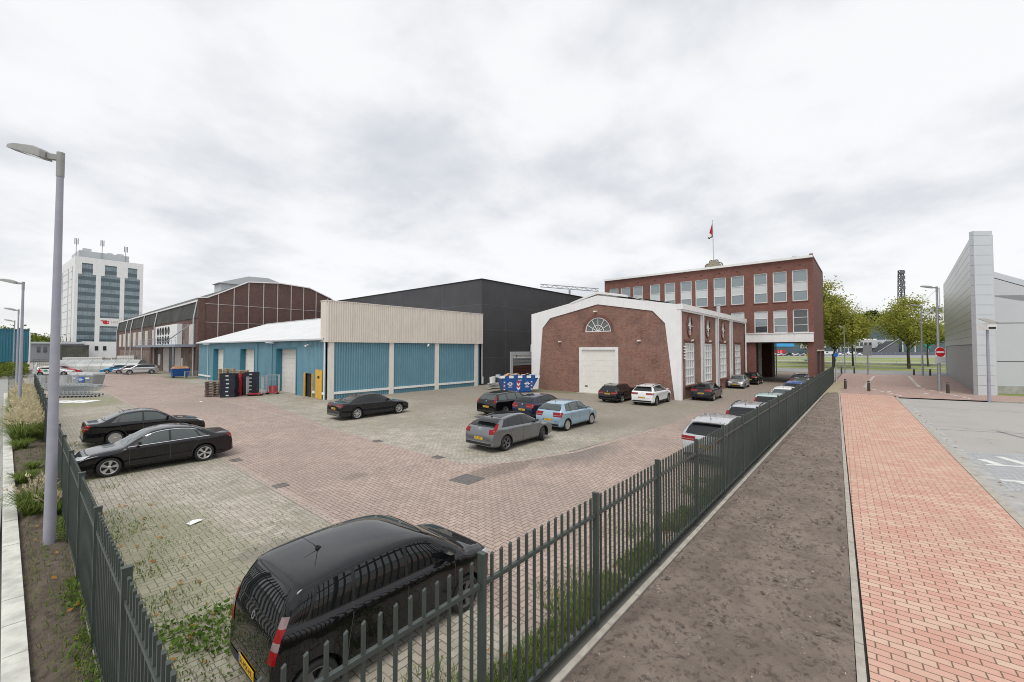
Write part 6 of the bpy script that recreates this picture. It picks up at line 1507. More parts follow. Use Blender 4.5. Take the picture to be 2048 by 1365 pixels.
for (a, c) in bx_:
    b = MB(); z = 1.2; i = 0; n = 7
    while z < 46:
        x0, x1 = (a, c) if z < 40 else (a + (c - a) * .19, c - (c - a) * .19)
        for q in range(n):
            xa, xb = x0 + (x1 - x0) * q / n, x0 + (x1 - x0) * (q + 1) / n
            b.add([(xa + .06, .14, z), (xb, .14, z), (xb, .14, z + 2.0), (xa + .06, .14, z + 2.0)], [(0, 1, 2, 3)], 1)
        b.add([(x0, .14, z + 2.0), (x1, .14, z + 2.0), (x1, .14, z + fl_), (x0, .14, z + fl_)], [(0, 1, 2, 3)], 0); z += fl_
    b.build('curtain_wall', [M['toweglass'], M['towglass2']], t, local=True, fix=False)
a, c = bx_[1]; b = MB(); b.box((a, .0, 15.6), (c, .12, 19.6)); bn = b.build('banner', M['white'], t, local=True)
b = MB(); cx, cz = a + 2.1, 17.5; disc(b, (cx, -.02, cz), (1, 0, 0), (0, 0, 1), .45, 1.05, 20, 0, .5, 5.9); disc(b, (cx + .1, -.03, cz), (1, 0, 0), (0, 0, 1), 0, .5, 16)
b.add([(cx - 1.9, -.03, cz + 1.0), (cx - .7, -.03, cz + 1.0), (cx - .9, -.03, cz + .2), (cx - 1.4, -.03, cz + .5)], [(0, 1, 2, 3)]); b.add([(cx + .8, -.03, cz - .9), (cx + 1.15, -.03, cz - .9), (cx + 1.15, -.03, cz + .9), (cx + .8, -.03, cz + .9)], [(0, 1, 2, 3)]); b.build('emblem', M['signred'], bn, local=True, fix=False)
b = MB(); put_text(b, 'HER', 1.7, (a + 5.6, -.02, 17.6), (1, 0, 0), (0, 0, 1)); b.build('lettering', mat('pale_red', (.62, .42, .42), .6), bn, local=True, fix=False)
b = MB(); b.box((-.1, 0, 0), (.0, 6, TH)); b.box((-.1, 12, 0), (0, 17, TH - 4)); b.box((-.1, 40, 0), (0, TD, TH)); b.box((-.1, 6, 45), (0, 40, TH)); b.box((-.05, .8, 0), (.3, TD, TH - .2)); b.build('side_frame', M['whitewall'], t, local=True)
b = MB(); b.box((-.12, 6.2, 3), (-.06, 8.2, 45)); b.box((-.12, 17.5, 3), (-.06, 20, 45)); b.box((-.12, 36, 3), (-.06, 39.5, 45)); b.build('side_glazing', M['toweglass'], t, local=True)
b = MB()
for k in range(11): b.box((-.14, 8.4, 4 + k * fl_), (-.05, 39.5, 4.25 + k * fl_))
b.build('floor_line', M['lightgrey'], t, local=True)
b = MB(); b.box((1.5, 3, TH - .3), (20, 24, TH + 3.6)); b.box((3, 4, TH + 3.6), (6, 7, TH + 5)); b.box((12, 5, TH + 3.6), (14, 7, TH + 4.4)); b.box((15.5, 4, TH + 3.6), (18, 6, TH + 4.4)); b.build('plant_room', M['lightgrey'], t, local=True)
for x0, y0, h in ((.4, 2, 8.6), (9.6, 2.6, 9.6), (18.6, 3, 8.2)):
    b = MB(); b.cyl((x0, y0, TH - .2), (x0, y0, TH + h), .14, n=6)
    for dx in (-.55, 0, .55): b.box((x0 + dx - .16, y0 - .5, TH + h - 2.6), (x0 + dx + .16, y0 - .2, TH + h + .3))
    b.build('aerial', M['grey'], t, local=True)

# ------------------------------------------------------------------ far left buildings
t = thing('low_office', 'low grey flat roofed block with arched windows left of the white annex', 'building', (1, 215, 0)); b = MB(); b.box((-6, 215, 0), (13.5, 235, 6.0)); b.build('wall', mat('grey_render', (.30, .31, .33), .8, var=.1), t)
b = MB(); b.box((-6.3, 214.5, 6.0), (13.7, 235, 6.6)); b.build('roof_edge', M['lightgrey'], t)
for k in range(4):
    b = MB(); b.box((2.4 + k * 1.5, 214.9, 3.0), (3.2 + k * 1.5, 215.1, 5.0)); b.build('window', M['glassdark'], t)
t = thing('dark_block', 'low dark olive block in front of the white office tower', 'building', (8, 205, 0)); b = MB(); b.box((7.5, 205, 0), (14.2, 214, 5.4)); b.build('wall', mat('olive_dark', (.10, .10, .085), .9, var=.3, vscale=.4), t); b = MB(); b.box((7.3, 204.8, 5.4), (14.4, 214, 5.6)); b.build('roof', M['grey'], t)
t = thing('white_annex', 'low white rendered annex with two small windows beneath the tower', 'building', (15, 218, 0)); b = MB(); b.box((13.8, 218, 0), (32, 240, 6.9)); b.build('wall', M['whitewall'], t)
for x0 in (16.6, 18.8):
    b = MB(); b.box((x0, 217.9, 3.6), (x0 + .9, 218.1, 5.2)); b.build('window', M['glassdark'], t)
t = thing('blue_shed', 'petrol blue corrugated shed at the far left edge', 'shed', (0, 105, 0)); b = MB(); corr(b, (-32, 105), (.25, 105), 2.2, 7.35, (0, -1), .3, .06); corr(b, (.25, 105), (.25, 130), 2.2, 7.35, (1, 0), .3, .06); b.build('cladding', M['bluedark'], t, fix=False)
b = MB(); b.box((-32, 105.1, 0), (.15, 130, 7.3)); b.build('wall', M['seam'], t)
b = MB(); b.box((-32.1, 104.85, 7.35), (.35, 130, 7.5)); b.build('roof_edge', M['bluedark'], t)
b = MB(); b.tube([(.4, 104.85, 7.0), (.4, 104.85, 1.0)], .1, 8); b.build('downpipe', M['white'], t)
rnd = random.Random(5)
def cards(vs, fs, p, s, rnd, up=.5):
    nrm = Vector((rnd.gauss(0, 1), rnd.gauss(0, 1), rnd.gauss(0, 1) + up)).normalized(); a = nrm.orthogonal().normalized(); a.rotate(Matrix.Rotation(rnd.uniform(0, 6.28), 3, nrm)); c2 = nrm.cross(a); i = len(vs)
    vs += [p - a * s * .5, p + c2 * s * .32, p + a * s * .5, p - c2 * s * .32]; fs.append((i, i + 1, i + 2, i + 3))
def raw(name, vs, fs, m, parent=None):
    me = bpy.data.meshes.new(name); me.from_pydata(vs, [], fs); me.materials.append(m); ob = bpy.data.objects.new(name, me); COL.objects.link(ob); ob.parent = parent; return ob
vs, fs = [], []
for k in range(7000):
    p = Vector((rnd.uniform(-30, .3), rnd.uniform(93, 103), 0)); p.z = rnd.random() ** .6 * (2.0 + .5 * mnoise.noise((p.x * .4, p.y * .4, 0))); cards(vs, fs, p, rnd.uniform(.25, .55), rnd)
tag(raw('hedge', vs, fs, M['leaf2']), 'dense green hedge below the petrol blue shed', 'hedge')
b = MB()
for y0, y1 in ((84, 90), (90.3, 97)): pass
t = thing('gate_panel', 'pale blue steel gate panels beyond the end of the left fence', 'gate', (.9, 90, 0)); b = MB()
for k in range(3): b.box((.75 + .12 * k, 74 + k * 7, .1), (.83 + .12 * k, 80.6 + k * 7, 2.2))
b.build('panel', mat('pale_blue_steel', (.46, .53, .58), .5), t)
# arched polycarbonate shelter
P0, P1 = Vector((3.6, 110.5)), Vector((14.3, 103.6)); d = (P1 - P0).normalized(); nn_ = Vector((d.y, -d.x)); Ls = (P1 - P0).length
t = thing('arched_shelter', 'long low arched shelter of clear ribbed sheeting behind the parked cars', 'shelter', (*P0, 0)); b = MB(); vs = []
arc = [(2.0 * math.cos(R(a)), 2.25 * math.sin(R(a))) for a in range(0, 181, 15)]
for e in range(2): vs += [(P0.x + d.x * Ls * e + nn_.x * h, P0.y + d.y * Ls * e + nn_.y * h, z) for h, z in arc]
n = len(arc); b.add(vs, [(i, i + 1, n + i + 1, n + i) for i in range(n - 1)] + [tuple(range(n)), tuple(range(n, 2 * n))], 0, False); b.build('sheeting', M['poly'], t)
b = MB()
for k in range(8):
    q = P0 + d * (Ls * k / 7); pts = [(q.x + nn_.x * h * 1.01, q.y + nn_.y * h * 1.01, z * 1.01) for h, z in arc]; b.tube(pts, .05, 6)
b.build('rib', M['lightgrey'], t)
# goods behind the shelter
t = thing('mesh_fence', 'dark mesh fence across the yard behind the arched shelter', 'fence', (2, 122, 0)); b = MB()
for z in (.2, 1.2, 2.2): b.bar((1, 122, z), (17, 122, z), .06)
for k in range(65): b.bar((1 + k * .25, 122, 0), (1 + k * .25, 122, 2.3), .04)
b.build('mesh', M['grey'], t)
def pallet_mesh():
    b = MB()
    for k in range(5): b.box((-.6, -.4 + k * .175, .12), (.6, -.4 + k * .175 + .1, .145))
    for x in (-.55, 0, .55):
        for y in (-.35, 0, .35): b.box((x - .05, y - .05, .02), (x + .05, y + .05, .12))
    for y in (-.35, 0, .35): b.box((-.6, y - .05, 0), (.6, y + .05, .02))
    return b
def stack(name, cat, labf, grp, mesh, loc, n, dz, rz=0, jit=.02, z0=0):
    first = None
    for k in range(n):
        if first is None: o = mesh; first = o
        else: o = first.copy(); COL.objects.link(o)
        o.location = (loc[0] + random.uniform(-jit, jit), loc[1] + random.uniform(-jit, jit), z0 + k * dz); o.rotation_euler = (0, 0, rz + random.uniform(-jit, jit)); tag(o, labf(k, n), cat, grp)
ORD = ['bottom', 'second', 'third', 'fourth', 'fifth', 'sixth', 'seventh', 'eighth', 'ninth', 'tenth', 'eleventh', 'twelfth', 'thirteenth', 'fourteenth', 'fifteenth', 'sixteenth']
def lev(k, n): return 'topmost' if k == n - 1 else (ORD[k] if k == 0 else ORD[k] + ' from the bottom')
stack('pallet', 'pallet', lambda k, n: f'wooden pallet in the far stack behind the arched shelter, {lev(k, n)}', 'wooden pallets behind the shelter', pallet_mesh().build('pallet', M['wood']), (12.3, 135), 14, .146)
o_ = pallet_mesh(); stack('pallet', 'pallet', lambda k, n: f'wooden pallet in the far right stack behind the shelter, {lev(k, n)}', 'wooden pallets behind the shelter', o_.build('pallet', M['wood']), (13.8, 134), 15, .146)
def trailer(lab, x, y, L_, h, rz):
    t = thing('white_trailer', lab, 'trailer', (x, y, 0), rz); b = MB(); b.box((-L_ / 2, -1.1, .9), (L_ / 2, 1.1, h)); b.build('box', M['white'], t, local=True); b = MB(); b.box((-L_ / 2, -1.0, .65), (L_ / 2, 1.0, .9)); b.build('chassis', M['grey'], t, local=True)
    for s in (-.28, .28): b = MB(); b.cyl((s * L_, -1.12, .45), (s * L_, 1.12, .45), .45, n=14); b.build('wheel', M['rubber'], t, local=True)
trailer('white box trailer left of the far pallet stacks', 8.7, 136, 6.5, 2.3, -.3); trailer('white box trailer right of the far pallet stacks', 15.6, 134, 3.0, 2.6, -.3)
# ------------------------------------------------------------------ yard goods
# grey waste container
t = thing('waste_container', 'grey wheeled waste container with blue emblem sticker and white lids', 'waste container', (4.5, 66.2, 0), -.86)
b = MB(); b.loops([(-1.25, -.55, .3), (1.25, -.55, .3), (1.25, .55, .3), (-1.25, .55, .3)], [(-1.38, -.68, 1.35), (1.38, -.68, 1.35), (1.38, .68, 1.35), (-1.38, .68, 1.35)]); b.build('body', M['grey'], t, local=True)
b = MB(); b.box((-1.43, -.72, 1.35), (1.43, .72, 1.45))
for k in range(3): b.box((-1.3 + k * .9, -.6, 1.45), (-.6 + k * .9, .6, 1.55))
b.build('lid', M['lightgrey'], t, local=True)
for k in range(4): b = MB(); b.box((-1.35 + k * .86, -.75, 1.5), (-1.25 + k * .86, .7, 1.66)); b.build('lid_bar', M['white'], t, local=True)
b = MB(); b.loops([(-.45, -.60, .62), (.35, -.60, .62), (.35, -.665, 1.2), (-.45, -.665, 1.2)], [(-.45, -.64, .62), (.35, -.64, .62), (.35, -.70, 1.2), (-.45, -.70, 1.2)]); st_ = b.build('sticker', M['signblue'], t, local=True)
b = MB(); disc(b, (-.05, -.69, .92), (1, 0, 0), (0, -.1, 1), .12, .18, 18); b.box((-.38, -.70, .89), (.28, -.685, .94)); b.build('emblem', M['whiteink'], st_, local=True, fix=False)
b = MB(); b.box((-.95, -.68, .95), (-.6, -.65, 1.12)); b.box((.5, -.68, .95), (.9, -.65, 1.12)); b.build('label', M['white'], t, local=True)
for sx_ in (-1, 1):
    for sy_ in (-.45, .45): b = MB(); b.cyl((sx_, sy_ - .04, .16), (sx_, sy_ + .04, .16), .16, n=14); b.build('wheel', M['rubber'], t, local=True)
# shopping trolleys, nested
def trolley():
    t = thing('shopping_trolley', '', 'shopping trolley', (0, 0, 0), 0, 'nested shopping trolleys'); b = MB()
    A = [(-.4, -.25, .5), (.45, -.2, .56), (.45, .2, .56), (-.4, .25, .5)]; B = [(-.45, -.28, 1.0), (.55, -.22, .95), (.55, .22, .95), (-.45, .28, 1.0)]
    for q in (A, B):
        for i in range(4): b.bar(q[i], q[(i + 1) % 4], .022)
    for i in range(4):
        for k in range(7): f = k / 6; b.bar(Vector(A[i]).lerp(A[(i + 1) % 4], f), Vector(B[i]).lerp(B[(i + 1) % 4], f), .012)
    b.build('basket', M['wire'], t, local=True)
    b = MB(); b.bar((-.45, -.27, .15), (.45, -.2, .18), .035); b.bar((-.45, .27, .15), (.45, .2, .18), .035); b.bar((-.42, -.26, .15), (-.4, -.25, .95), .03); b.bar((-.42, .26, .15), (-.4, .25, .95), .03); b.build('frame', M['wire'], t, local=True)
    b = MB(); b.bar((-.55, -.28, 1.02), (-.55, .28, 1.02), .045); b.bar((-.45, -.28, 1.0), (-.55, -.28, 1.02), .03); b.bar((-.45, .28, 1.0), (-.55, .28, 1.02), .03); b.build('handle', M['lightgrey'], t, local=True)
    for x, y in ((-.42, -.26), (-.42, .26), (.42, -.2), (.42, .2)): b = MB(); b.cyl((x, y - .015, .065), (x, y + .015, .065), .065, n=10); b.build('wheel', M['rubber'], t, local=True)
    return t
tp = trolley()
NUM = ['first', 'second', 'third', 'fourth', 'fifth', 'sixth', 'seventh', 'eighth', 'ninth', 'tenth', 'eleventh']
for row, (x0, y0) in enumerate(((3.9, 52.6), (4.3, 54.4), (3.6, 56.6))):
    for k in range(9):
        o = tp if row == 0 and k == 0 else copy_tree(tp); o.location = (x0 - k * .235, y0 + k * .19, .0); o.rotation_euler = (0, 0, -.66)
        o['label'] = f'wire shopping trolley, {NUM[k]} from the open end of the {["front", "middle", "rear"][row]} row'
# wire cage racks
def cage(lab, x, y, h, wd, dp, rz, basem, fill=None, grp='wire roll cages', full=False):
    t = thing('roll_cage', lab, 'roll cage', (x, y, 0), rz, grp); b = MB()
    sides = [((-wd / 2, -dp / 2), (-wd / 2, dp / 2)), ((wd / 2, -dp / 2), (wd / 2, dp / 2))] + ([((-wd / 2, dp / 2), (wd / 2, dp / 2))] if full else [])
    for (xa, ya), (xb, yb) in sides:
        b = MB(); b.bar((xa, ya, .18), (xa, ya, h), .03); b.bar((xb, yb, .18), (xb, yb, h), .03); b.bar((xa, ya, h), (xb, yb, h), .03)
        for k in range(9): f = k / 8; b.bar((xa + (xb - xa) * f, ya + (yb - ya) * f, .2), (xa + (xb - xa) * f, ya + (yb - ya) * f, h), .014)
        for k in range(5): z = .3 + (h - .4) * k / 4; b.bar((xa, ya, z), (xb, yb, z), .014)
        b.build('mesh_side', M['wire'], t, local=True)
    b = MB(); b.box((-wd / 2, -dp / 2, .14), (wd / 2, dp / 2, .2)); b.build('base', M[basem], t, local=True)
    for x_ in (-.4, .4):
        for y_ in (-.35, .35): b = MB(); b.cyl((x_ * wd, y_ * dp - .02, .07), (x_ * wd, y_ * dp + .02, .07), .07, n=10); b.build('wheel', M['rubber'], t, local=True)
    return t
for k in range(4): cage(f'tall wire cage rack by the left fence, {NUM[k]} from the waste container', 3.1 - k * .75, 63.2 + k * .75, 1.5, .9, .7, -.7, 'grey', grp='wire racks by the left fence', full=True)
cage('roll cage with red base and folded mesh sides before the navy crate stack', 13.75, 42.75, 1.75, 1.2, .8, -.55, 'redplastic')
cage('roll cage with red base beside the large scuffed door', 15.35, 43.0, 1.8, 1.0, .8, -.5, 'redplastic', full=True)
cage('empty wire roll cage between the two red based ones', 14.6, 43.5, 1.7, .8, .7, -.4, 'galv', full=True)
def crate(wd, dp, h, m, ribs=4):
    b = MB(); t_ = .025
    b.box((-wd / 2, -dp / 2, 0), (wd / 2, dp / 2, t_))
    for s in (-1, 1): b.box((-wd / 2, s * dp / 2 - s * t_, t_), (wd / 2, s * dp / 2, h)); b.box((s * wd / 2 - s * t_, -dp / 2 + t_, t_), (s * wd / 2, dp / 2 - t_, h))
    b.box((-wd / 2 - .02, -dp / 2 - .02, h - .035), (wd / 2 + .02, -dp / 2, h)); b.box((-wd / 2 - .02, dp / 2, h - .035), (wd / 2 + .02, dp / 2 + .02, h)); b.box((-wd / 2 - .02, -dp / 2, h - .035), (-wd / 2, dp / 2, h)); b.box((wd / 2, -dp / 2, h - .035), (wd / 2 + .02, dp / 2, h))
    for k in range(ribs):
        x = -wd / 2 + wd * (k + .5) / ribs; b.box((x - .02, -dp / 2 - .015, .02), (x + .02, -dp / 2, h - .035))
    b.box((-.12, -dp / 2 - .004, h * .35), (.12, -dp / 2 - .001, h * .65), 1)
    return b
cl = lambda wd, dp, h, m: crate(wd, dp, h, m).build('plastic_crate', [m, M['lightgrey']])
stack('crate', 'crate', lambda k, n: f'navy plastic crate in the tall stack nearest the lane, {lev(k, n)}', 'navy crates', cl(1.15, .95, .36, M['navy']), (11.85, 43.3), 6, .345, -.6, .025)
stack('crate', 'crate', lambda k, n: f'navy plastic crate in the stack behind the roll cages, {lev(k, n)}', 'navy crates', cl(1.1, .9, .36, M['navy']), (13.75, 43.75), 6, .35, -.5, .02)
stack('crate', 'crate', lambda k, n: f'red plastic crate in the slim stack between the navy stacks, {lev(k, n)}', 'red crates', cl(.62, .42, .155, M['redplastic']), (12.75, 43.9), 13, .155, -.6, .02)
stack('crate', 'crate', lambda k, n: f'red plastic crate low in the right hand roll cage, {lev(k, n)}', 'red crates', cl(.6, .4, .2, M['redplastic']), (15.35, 43.0), 3, .19, -.5, .015, .2)
stack('pallet', 'pallet', lambda k, n: f'wooden pallet in the stack behind the red crates, {lev(k, n)}', 'wooden pallets by the warehouse', pallet_mesh().build('pallet', M['wood']), (13.2, 45.0), 15, .15, -.5)
stack('pallet', 'pallet', lambda k, n: f'wooden pallet in the stack left of the middle warehouse door, {lev(k, n)}', 'wooden pallets by the warehouse', pallet_mesh().build('pallet', M['wood']), (12.5, 46.4), 16, .15, -.5)
stack('pallet', 'pallet', lambda k, n: f'grey wooden pallet low behind the navy stack nearest the lane, {lev(k, n)}', 'wooden pallets by the warehouse', pallet_mesh().build('pallet', M['board']), (11.1, 44.8), 9, .15, -.5)
# white boards lying on the paving
for k in range(3):
    b = MB(); b.box((-.45, -.8, 0), (.45, .8, .03)); o = b.build('white_board', M['white']); o.location = (1.75 + k * .78, 49.6 - k * .78, .008); o.rotation_euler = (0, 0, -.75); tag(o, f'white board lying flat on the paving by the trolleys, {["nearest the left fence", "middle one", "farthest from the left fence"][k]}', 'board', 'white boards on the ground')
# bins by the brown hall
t = thing('rubbish_bin', 'dark blue wheeled bin heaped with brown cardboard below the canopy', 'wheeled bin', (15.0, 78, 0)); b = MB(); b.loops([(-.9, -.6, .2), (.9, -.6, .2), (.9, .6, .2), (-.9, .6, .2)], [(-1.1, -.75, 1.35), (1.1, -.75, 1.35), (1.1, .75, 1.35), (-1.1, .75, 1.35)]); b.build('body', M['skip'], t, local=True)
b = MB(); b.loops([(-1.05, -.7, 1.3), (1.05, -.7, 1.3), (1.05, .7, 1.3), (-1.05, .7, 1.3)], [(-.6, -.4, 1.75), (.8, -.3, 1.65), (.7, .4, 1.7), (-.7, .4, 1.6)]); b.build('cardboard', mat('cardboard', (.40, .22, .12), .9, var=.3), t, local=True)
for x in (-.8, .8): b = MB(); b.cyl((x, -.5, .12), (x, .5, .12), .12, n=10); b.build('wheel', M['rubber'], t, local=True)
cage('low wire cage with grey scrap beside the dark blue bin', 15.9, 75.0, 1.0, 1.8, 1.0, -.3, 'grey', grp='wire cage by the bin', full=True)
# blue skip with chevrons
t = thing('waste_skip', 'blue waste skip with white trimmed rim, red white chevrons and timber inside', 'skip', (31.7, 26.6, 0), -.62); X0, X1 = 1.35, 2.15
b = MB(); lo = [(-X0, -.85, .12), (X0, -.85, .12), (X0, .85, .12), (-X0, .85, .12)]; hi = [(-1.75, -.98, 1.62), (X1, -.98, 1.62), (X1, .98, 1.62), (-1.75, .98, 1.62)]
b.loops(lo, hi, caps=False); b.poly(lo); lo2 = [(p[0] * .96, p[1] * .95, p[2] + .05) for p in lo]; hi2 = [(p[0] * .965, p[1] * .94, 1.62) for p in hi]; b.loops(lo2, hi2, caps=False); b.loops(hi, hi2, caps=False); b.box((-X0, -.7, 0), (X0, .7, .12)); b.build('body', M['skip'], t, local=True, fix=False)
nseg = 9; mks = []
for k in range(nseg):
    if k % 2: continue
    xa, xb = -1.78 + (X1 + 1.8) * k / nseg, -1.78 + (X1 + 1.8) * (k + 1) / nseg; mks += [((xa, -1.03, 1.44), (xb, -.99, 1.68)), ((xa, .99, 1.44), (xb, 1.03, 1.68))]
for k in (0, 2, 4): mks += [((-1.82, -.98 + k * .39, 1.44), (-1.76, -.58 + k * .39, 1.68)), ((X1, -.98 + k * .39, 1.44), (X1 + .05, -.58 + k * .39, 1.68))]
for q0, q1 in mks: b = MB(); b.box(q0, q1); b.build('rim_mark', M['white'], t, local=True)
b = MB(); fy = lambda z: -.85 - .13 * (z - .12) / 1.5 - .012
def chev(cx, w_, n_, mi0):
    for k in range(n_):
        z = .25 + k * .2; zz = .2
        for s in (-1, 1): b.add([(cx, fy(z), z), (cx + s * w_, fy(z + .18), z + .18), (cx + s * w_, fy(z + .18 + zz), z + .18 + zz), (cx, fy(z + zz), z + zz)], [(0, 1, 2, 3)], (k + mi0) % 2)
chev(0.05, .17, 4, 0)
for s, cx in ((1, -1.42), (-1, 1.45)):
    for k in range(5): z = .25 + k * .18; b.add([(cx, fy(z), z), (cx + s * .16, fy(z), z + .1), (cx + s * .16, fy(z), z + .28), (cx, fy(z), z + .18)], [(0, 1, 2, 3)], k % 2)
b.build('chevron', [M['white'], M['signred']], t, local=True, fix=False)
b = MB()
for cx in (-.78, .92):
    z = .88; disc(b, (cx, fy(z) - .01, z), (1, 0, 0), (0, -.087, 1), .13, .19, 20); b.box((cx - .3, fy(z) - .02, z - .03), (cx + .3, fy(z) - .008, z + .03)); b.box((cx - .22, fy(.6) - .014, .585), (cx + .22, fy(.6) - .008, .615)); b.box((cx - .16, fy(.53) - .014, .52), (cx + .16, fy(.53) - .008, .54))
b.box((-.02, fy(1.25) - .014, 1.21), (.36, fy(1.25) - .008, 1.27)); b.build('emblem', M['whiteink'], t, local=True, fix=False)
for k, (x, y, z, rz, rx) in enumerate(((.5, .1, 1.55, .3, .15), (-.3, .2, 1.6, -.4, -.1), (1.1, -.3, 1.6, .8, .2), (-1.0, -.2, 1.6, .2, .1), (.2, -.5, 1.62, -.1, .05))):
    b = MB(); b.box((-.55, -.14, -.02), (.55, .14, .02)); b.box((-.5, -.02, .02), (.5, .1, .05)); o = b.build('timber_board', mat('raw_timber', (.52, .34, .21), .8, var=.2) if k == 0 else bpy.data.materials['raw_timber']); cs, sn = math.cos(-.62), math.sin(-.62)
    o.location = (31.7 + cs * x - sn * y, 26.6 + sn * x + cs * y, z + .1); o.rotation_euler = (rx, .25 * (-1) ** k, rz); tag(o, f'raw timber board in the blue skip, {["leaning centre piece", "left of centre", "right end piece", "far left piece", "front edge piece"][k]}', 'timber', 'timber boards in the skip')
t = thing('debris_pile', 'small heap of grey slabs and a white sack left of the blue skip', 'rubble', (32.5, 30.5, 0)); b = MB()
for k in range(6): a = random.uniform(0, 3); b.bar((random.uniform(-1, 1), random.uniform(-.5, .5), .1 + .1 * k), (random.uniform(-1, 1), random.uniform(-.5, .5), .12 + .1 * k), .5, .08)
b.build('slab', M['midgrey'], t, local=True)
b = MB(); b.loops([(-.2, -.2, .6), (.2, -.2, .6), (.25, .2, .6), (-.2, .2, .6)], [(-.25, -.2, 1.3), (.2, -.25, 1.35), (.2, .2, 1.3), (-.2, .25, 1.25)]); b.build('sack', M['white'], t, local=True)
# roof crane boom behind the brick hall
t = thing('roof_boom', 'grey lattice boom lying across the black hall roof', 'boom', (70.6, 47.6, 12.6)); b = MB(); P0, P1 = Vector((68, 50.5, 16.9)), Vector((76, 41.5, 16.0))
for dz in (0, .55): b.bar(P0 + Vector((0, 0, dz)), P1 + Vector((0, 0, dz)), .14)
for k in range(12): b.bar(P0.lerp(P1, k / 12) + Vector((0, 0, .55 * (k % 2))), P0.lerp(P1, (k + 1) / 12) + Vector((0, 0, .55 * ((k + 1) % 2))), .09)
b.bar((72, 46, 12.6), (72, 46, 16.3), .3); b.build('lattice', M['grey'], t)

# ------------------------------------------------------------------ grasses, weeds, litter
rnd = random.Random(11)
def tuft_mesh(n, h, sp, plume, seed):
    rd = random.Random(seed); vs, fs, mi = [], [], []
    for k in range(n):
        a = rd.uniform(0, 6.28); r0 = rd.random() ** .6 * sp * .3; out = rd.uniform(.25, 1.0) * sp; hh = h * rd.uniform(.55, 1.0); d = Vector((math.cos(a), math.sin(a), 0)); s = Vector((-d.y, d.x, 0)) * rd.uniform(.004, .009)
        p0 = d * r0; p1 = d * (r0 + out * .35) + Vector((0, 0, hh * .65)); p2 = d * (r0 + out * .75) + Vector((0, 0, hh * .95)); p3 = d * (r0 + out * 1.15) + Vector((0, 0, hh * rd.uniform(.6, .9)))
        i = len(vs); vs += [p0 - s, p0 + s, p1 - s, p1 + s, p2 - s * .7, p2 + s * .7, p3]; fs += [(i, i + 1, i + 3, i + 2), (i + 2, i + 3, i + 5, i + 4), (i + 4, i + 5, i + 6)]; mi += [0] * 3
    for k in range(plume):
        a = rd.uniform(0, 6.28); d = Vector((math.cos(a), math.sin(a), 0)); out = rd.uniform(.1, .8) * sp; hh = h * rd.uniform(1.0, 1.45); s = Vector((-d.y, d.x, 0)); b0 = d * out * .2; b1 = d * out * .8 + Vector((0, 0, hh * .8)); b2 = d * out * 1.15 + Vector((0, 0, hh))
        i = len(vs); vs += [b0 - s * .003, b0 + s * .003, b1 - s * .003, b1 + s * .003]; fs.append((i, i + 1, i + 3, i + 2)); mi.append(1)
        for q in range(14):
            c = b1.lerp(b2, q / 13); w_ = .022 * math.sin(math.pi * (q + .8) / 14.6) + .004; dd = Vector((rd.gauss(0, 1), rd.gauss(0, 1), rd.gauss(0, 1))).normalized() * w_ * 1.8; up = (b2 - b1).normalized() * .03
            i = len(vs); vs += [c, c + dd + up, c + dd * .6 + up * 2]; fs.append((i, i + 1, i + 2)); mi.append(1)
    me = bpy.data.meshes.new('grass_tuft'); me.from_pydata(vs, [], fs); me.materials.append(M['blade']); me.materials.append(M['straw']); me.polygons.foreach_set('material_index', mi); return me
TM = [tuft_mesh(460, .62, .55, 26, 1), tuft_mesh(420, .55, .5, 40, 2), tuft_mesh(300, .36, .42, 0, 3), tuft_mesh(320, .66, .5, 60, 4)]
def tuft(x, y, i, s, lab, grp='ornamental grass clumps in the planted bed'):
    o = bpy.data.objects.new('grass_clump', TM[i]); COL.objects.link(o); o.location = (x, y, .03); o.scale = (s, s, s); o.rotation_euler = (0, 0, rnd.uniform(0, 6)); tag(o, lab, 'ornamental grass', grp)
tuft(.22, 16.5, 0, 1.15, 'large feathery green grass clump right beside the foot of the nearest lamp')
tuft(.55, 16.0, 1, .8, 'smaller feathery grass clump between the nearest lamp and the fence')
tuft(.05, 20.6, 2, 1.1, 'low plain green grass clump beyond the large feathery one')
tuft(.25, 22.6, 2, .8, 'low green grass clump in the bare middle of the bed')
tuft(-.05, 27.5, 2, 1.25, 'low round grass clump at the near end of the dense planting')
WH = ['nearest', 'second', 'third', 'fourth', 'fifth', 'sixth', 'seventh', 'eighth', 'ninth', 'tenth', 'eleventh', 'twelfth', 'thirteenth', 'fourteenth', 'fifteenth', 'sixteenth', 'seventeenth', 'eighteenth', 'nineteenth', 'twentieth']
for k in range(20):
    v = 29.2 + k * 1.35
    tuft(kin(v) + .30 + .02 * k, v, (0, 3, 1)[k % 3], rnd.uniform(1.25, 1.6), f'straw plumed grass clump on the kerb side of the dense planting, {WH[k]} along')
    tuft(.40 - .012 * k, v + .6, (3, 1, 0)[k % 3], rnd.uniform(1.25, 1.6), f'straw plumed grass clump on the fence side of the dense planting, {WH[k]} along')
def scatter(name, n, fn, size, m, kind='stuff', up=.8, zf=None):
    vs, fs = [], []
    for k in range(n):
        p = fn(rnd)
        if p is None: continue
        cards(vs, fs, Vector(p), rnd.uniform(*size), rnd, up)
    o = raw(name, vs, fs, M[m]); o['kind'] = kind; return o
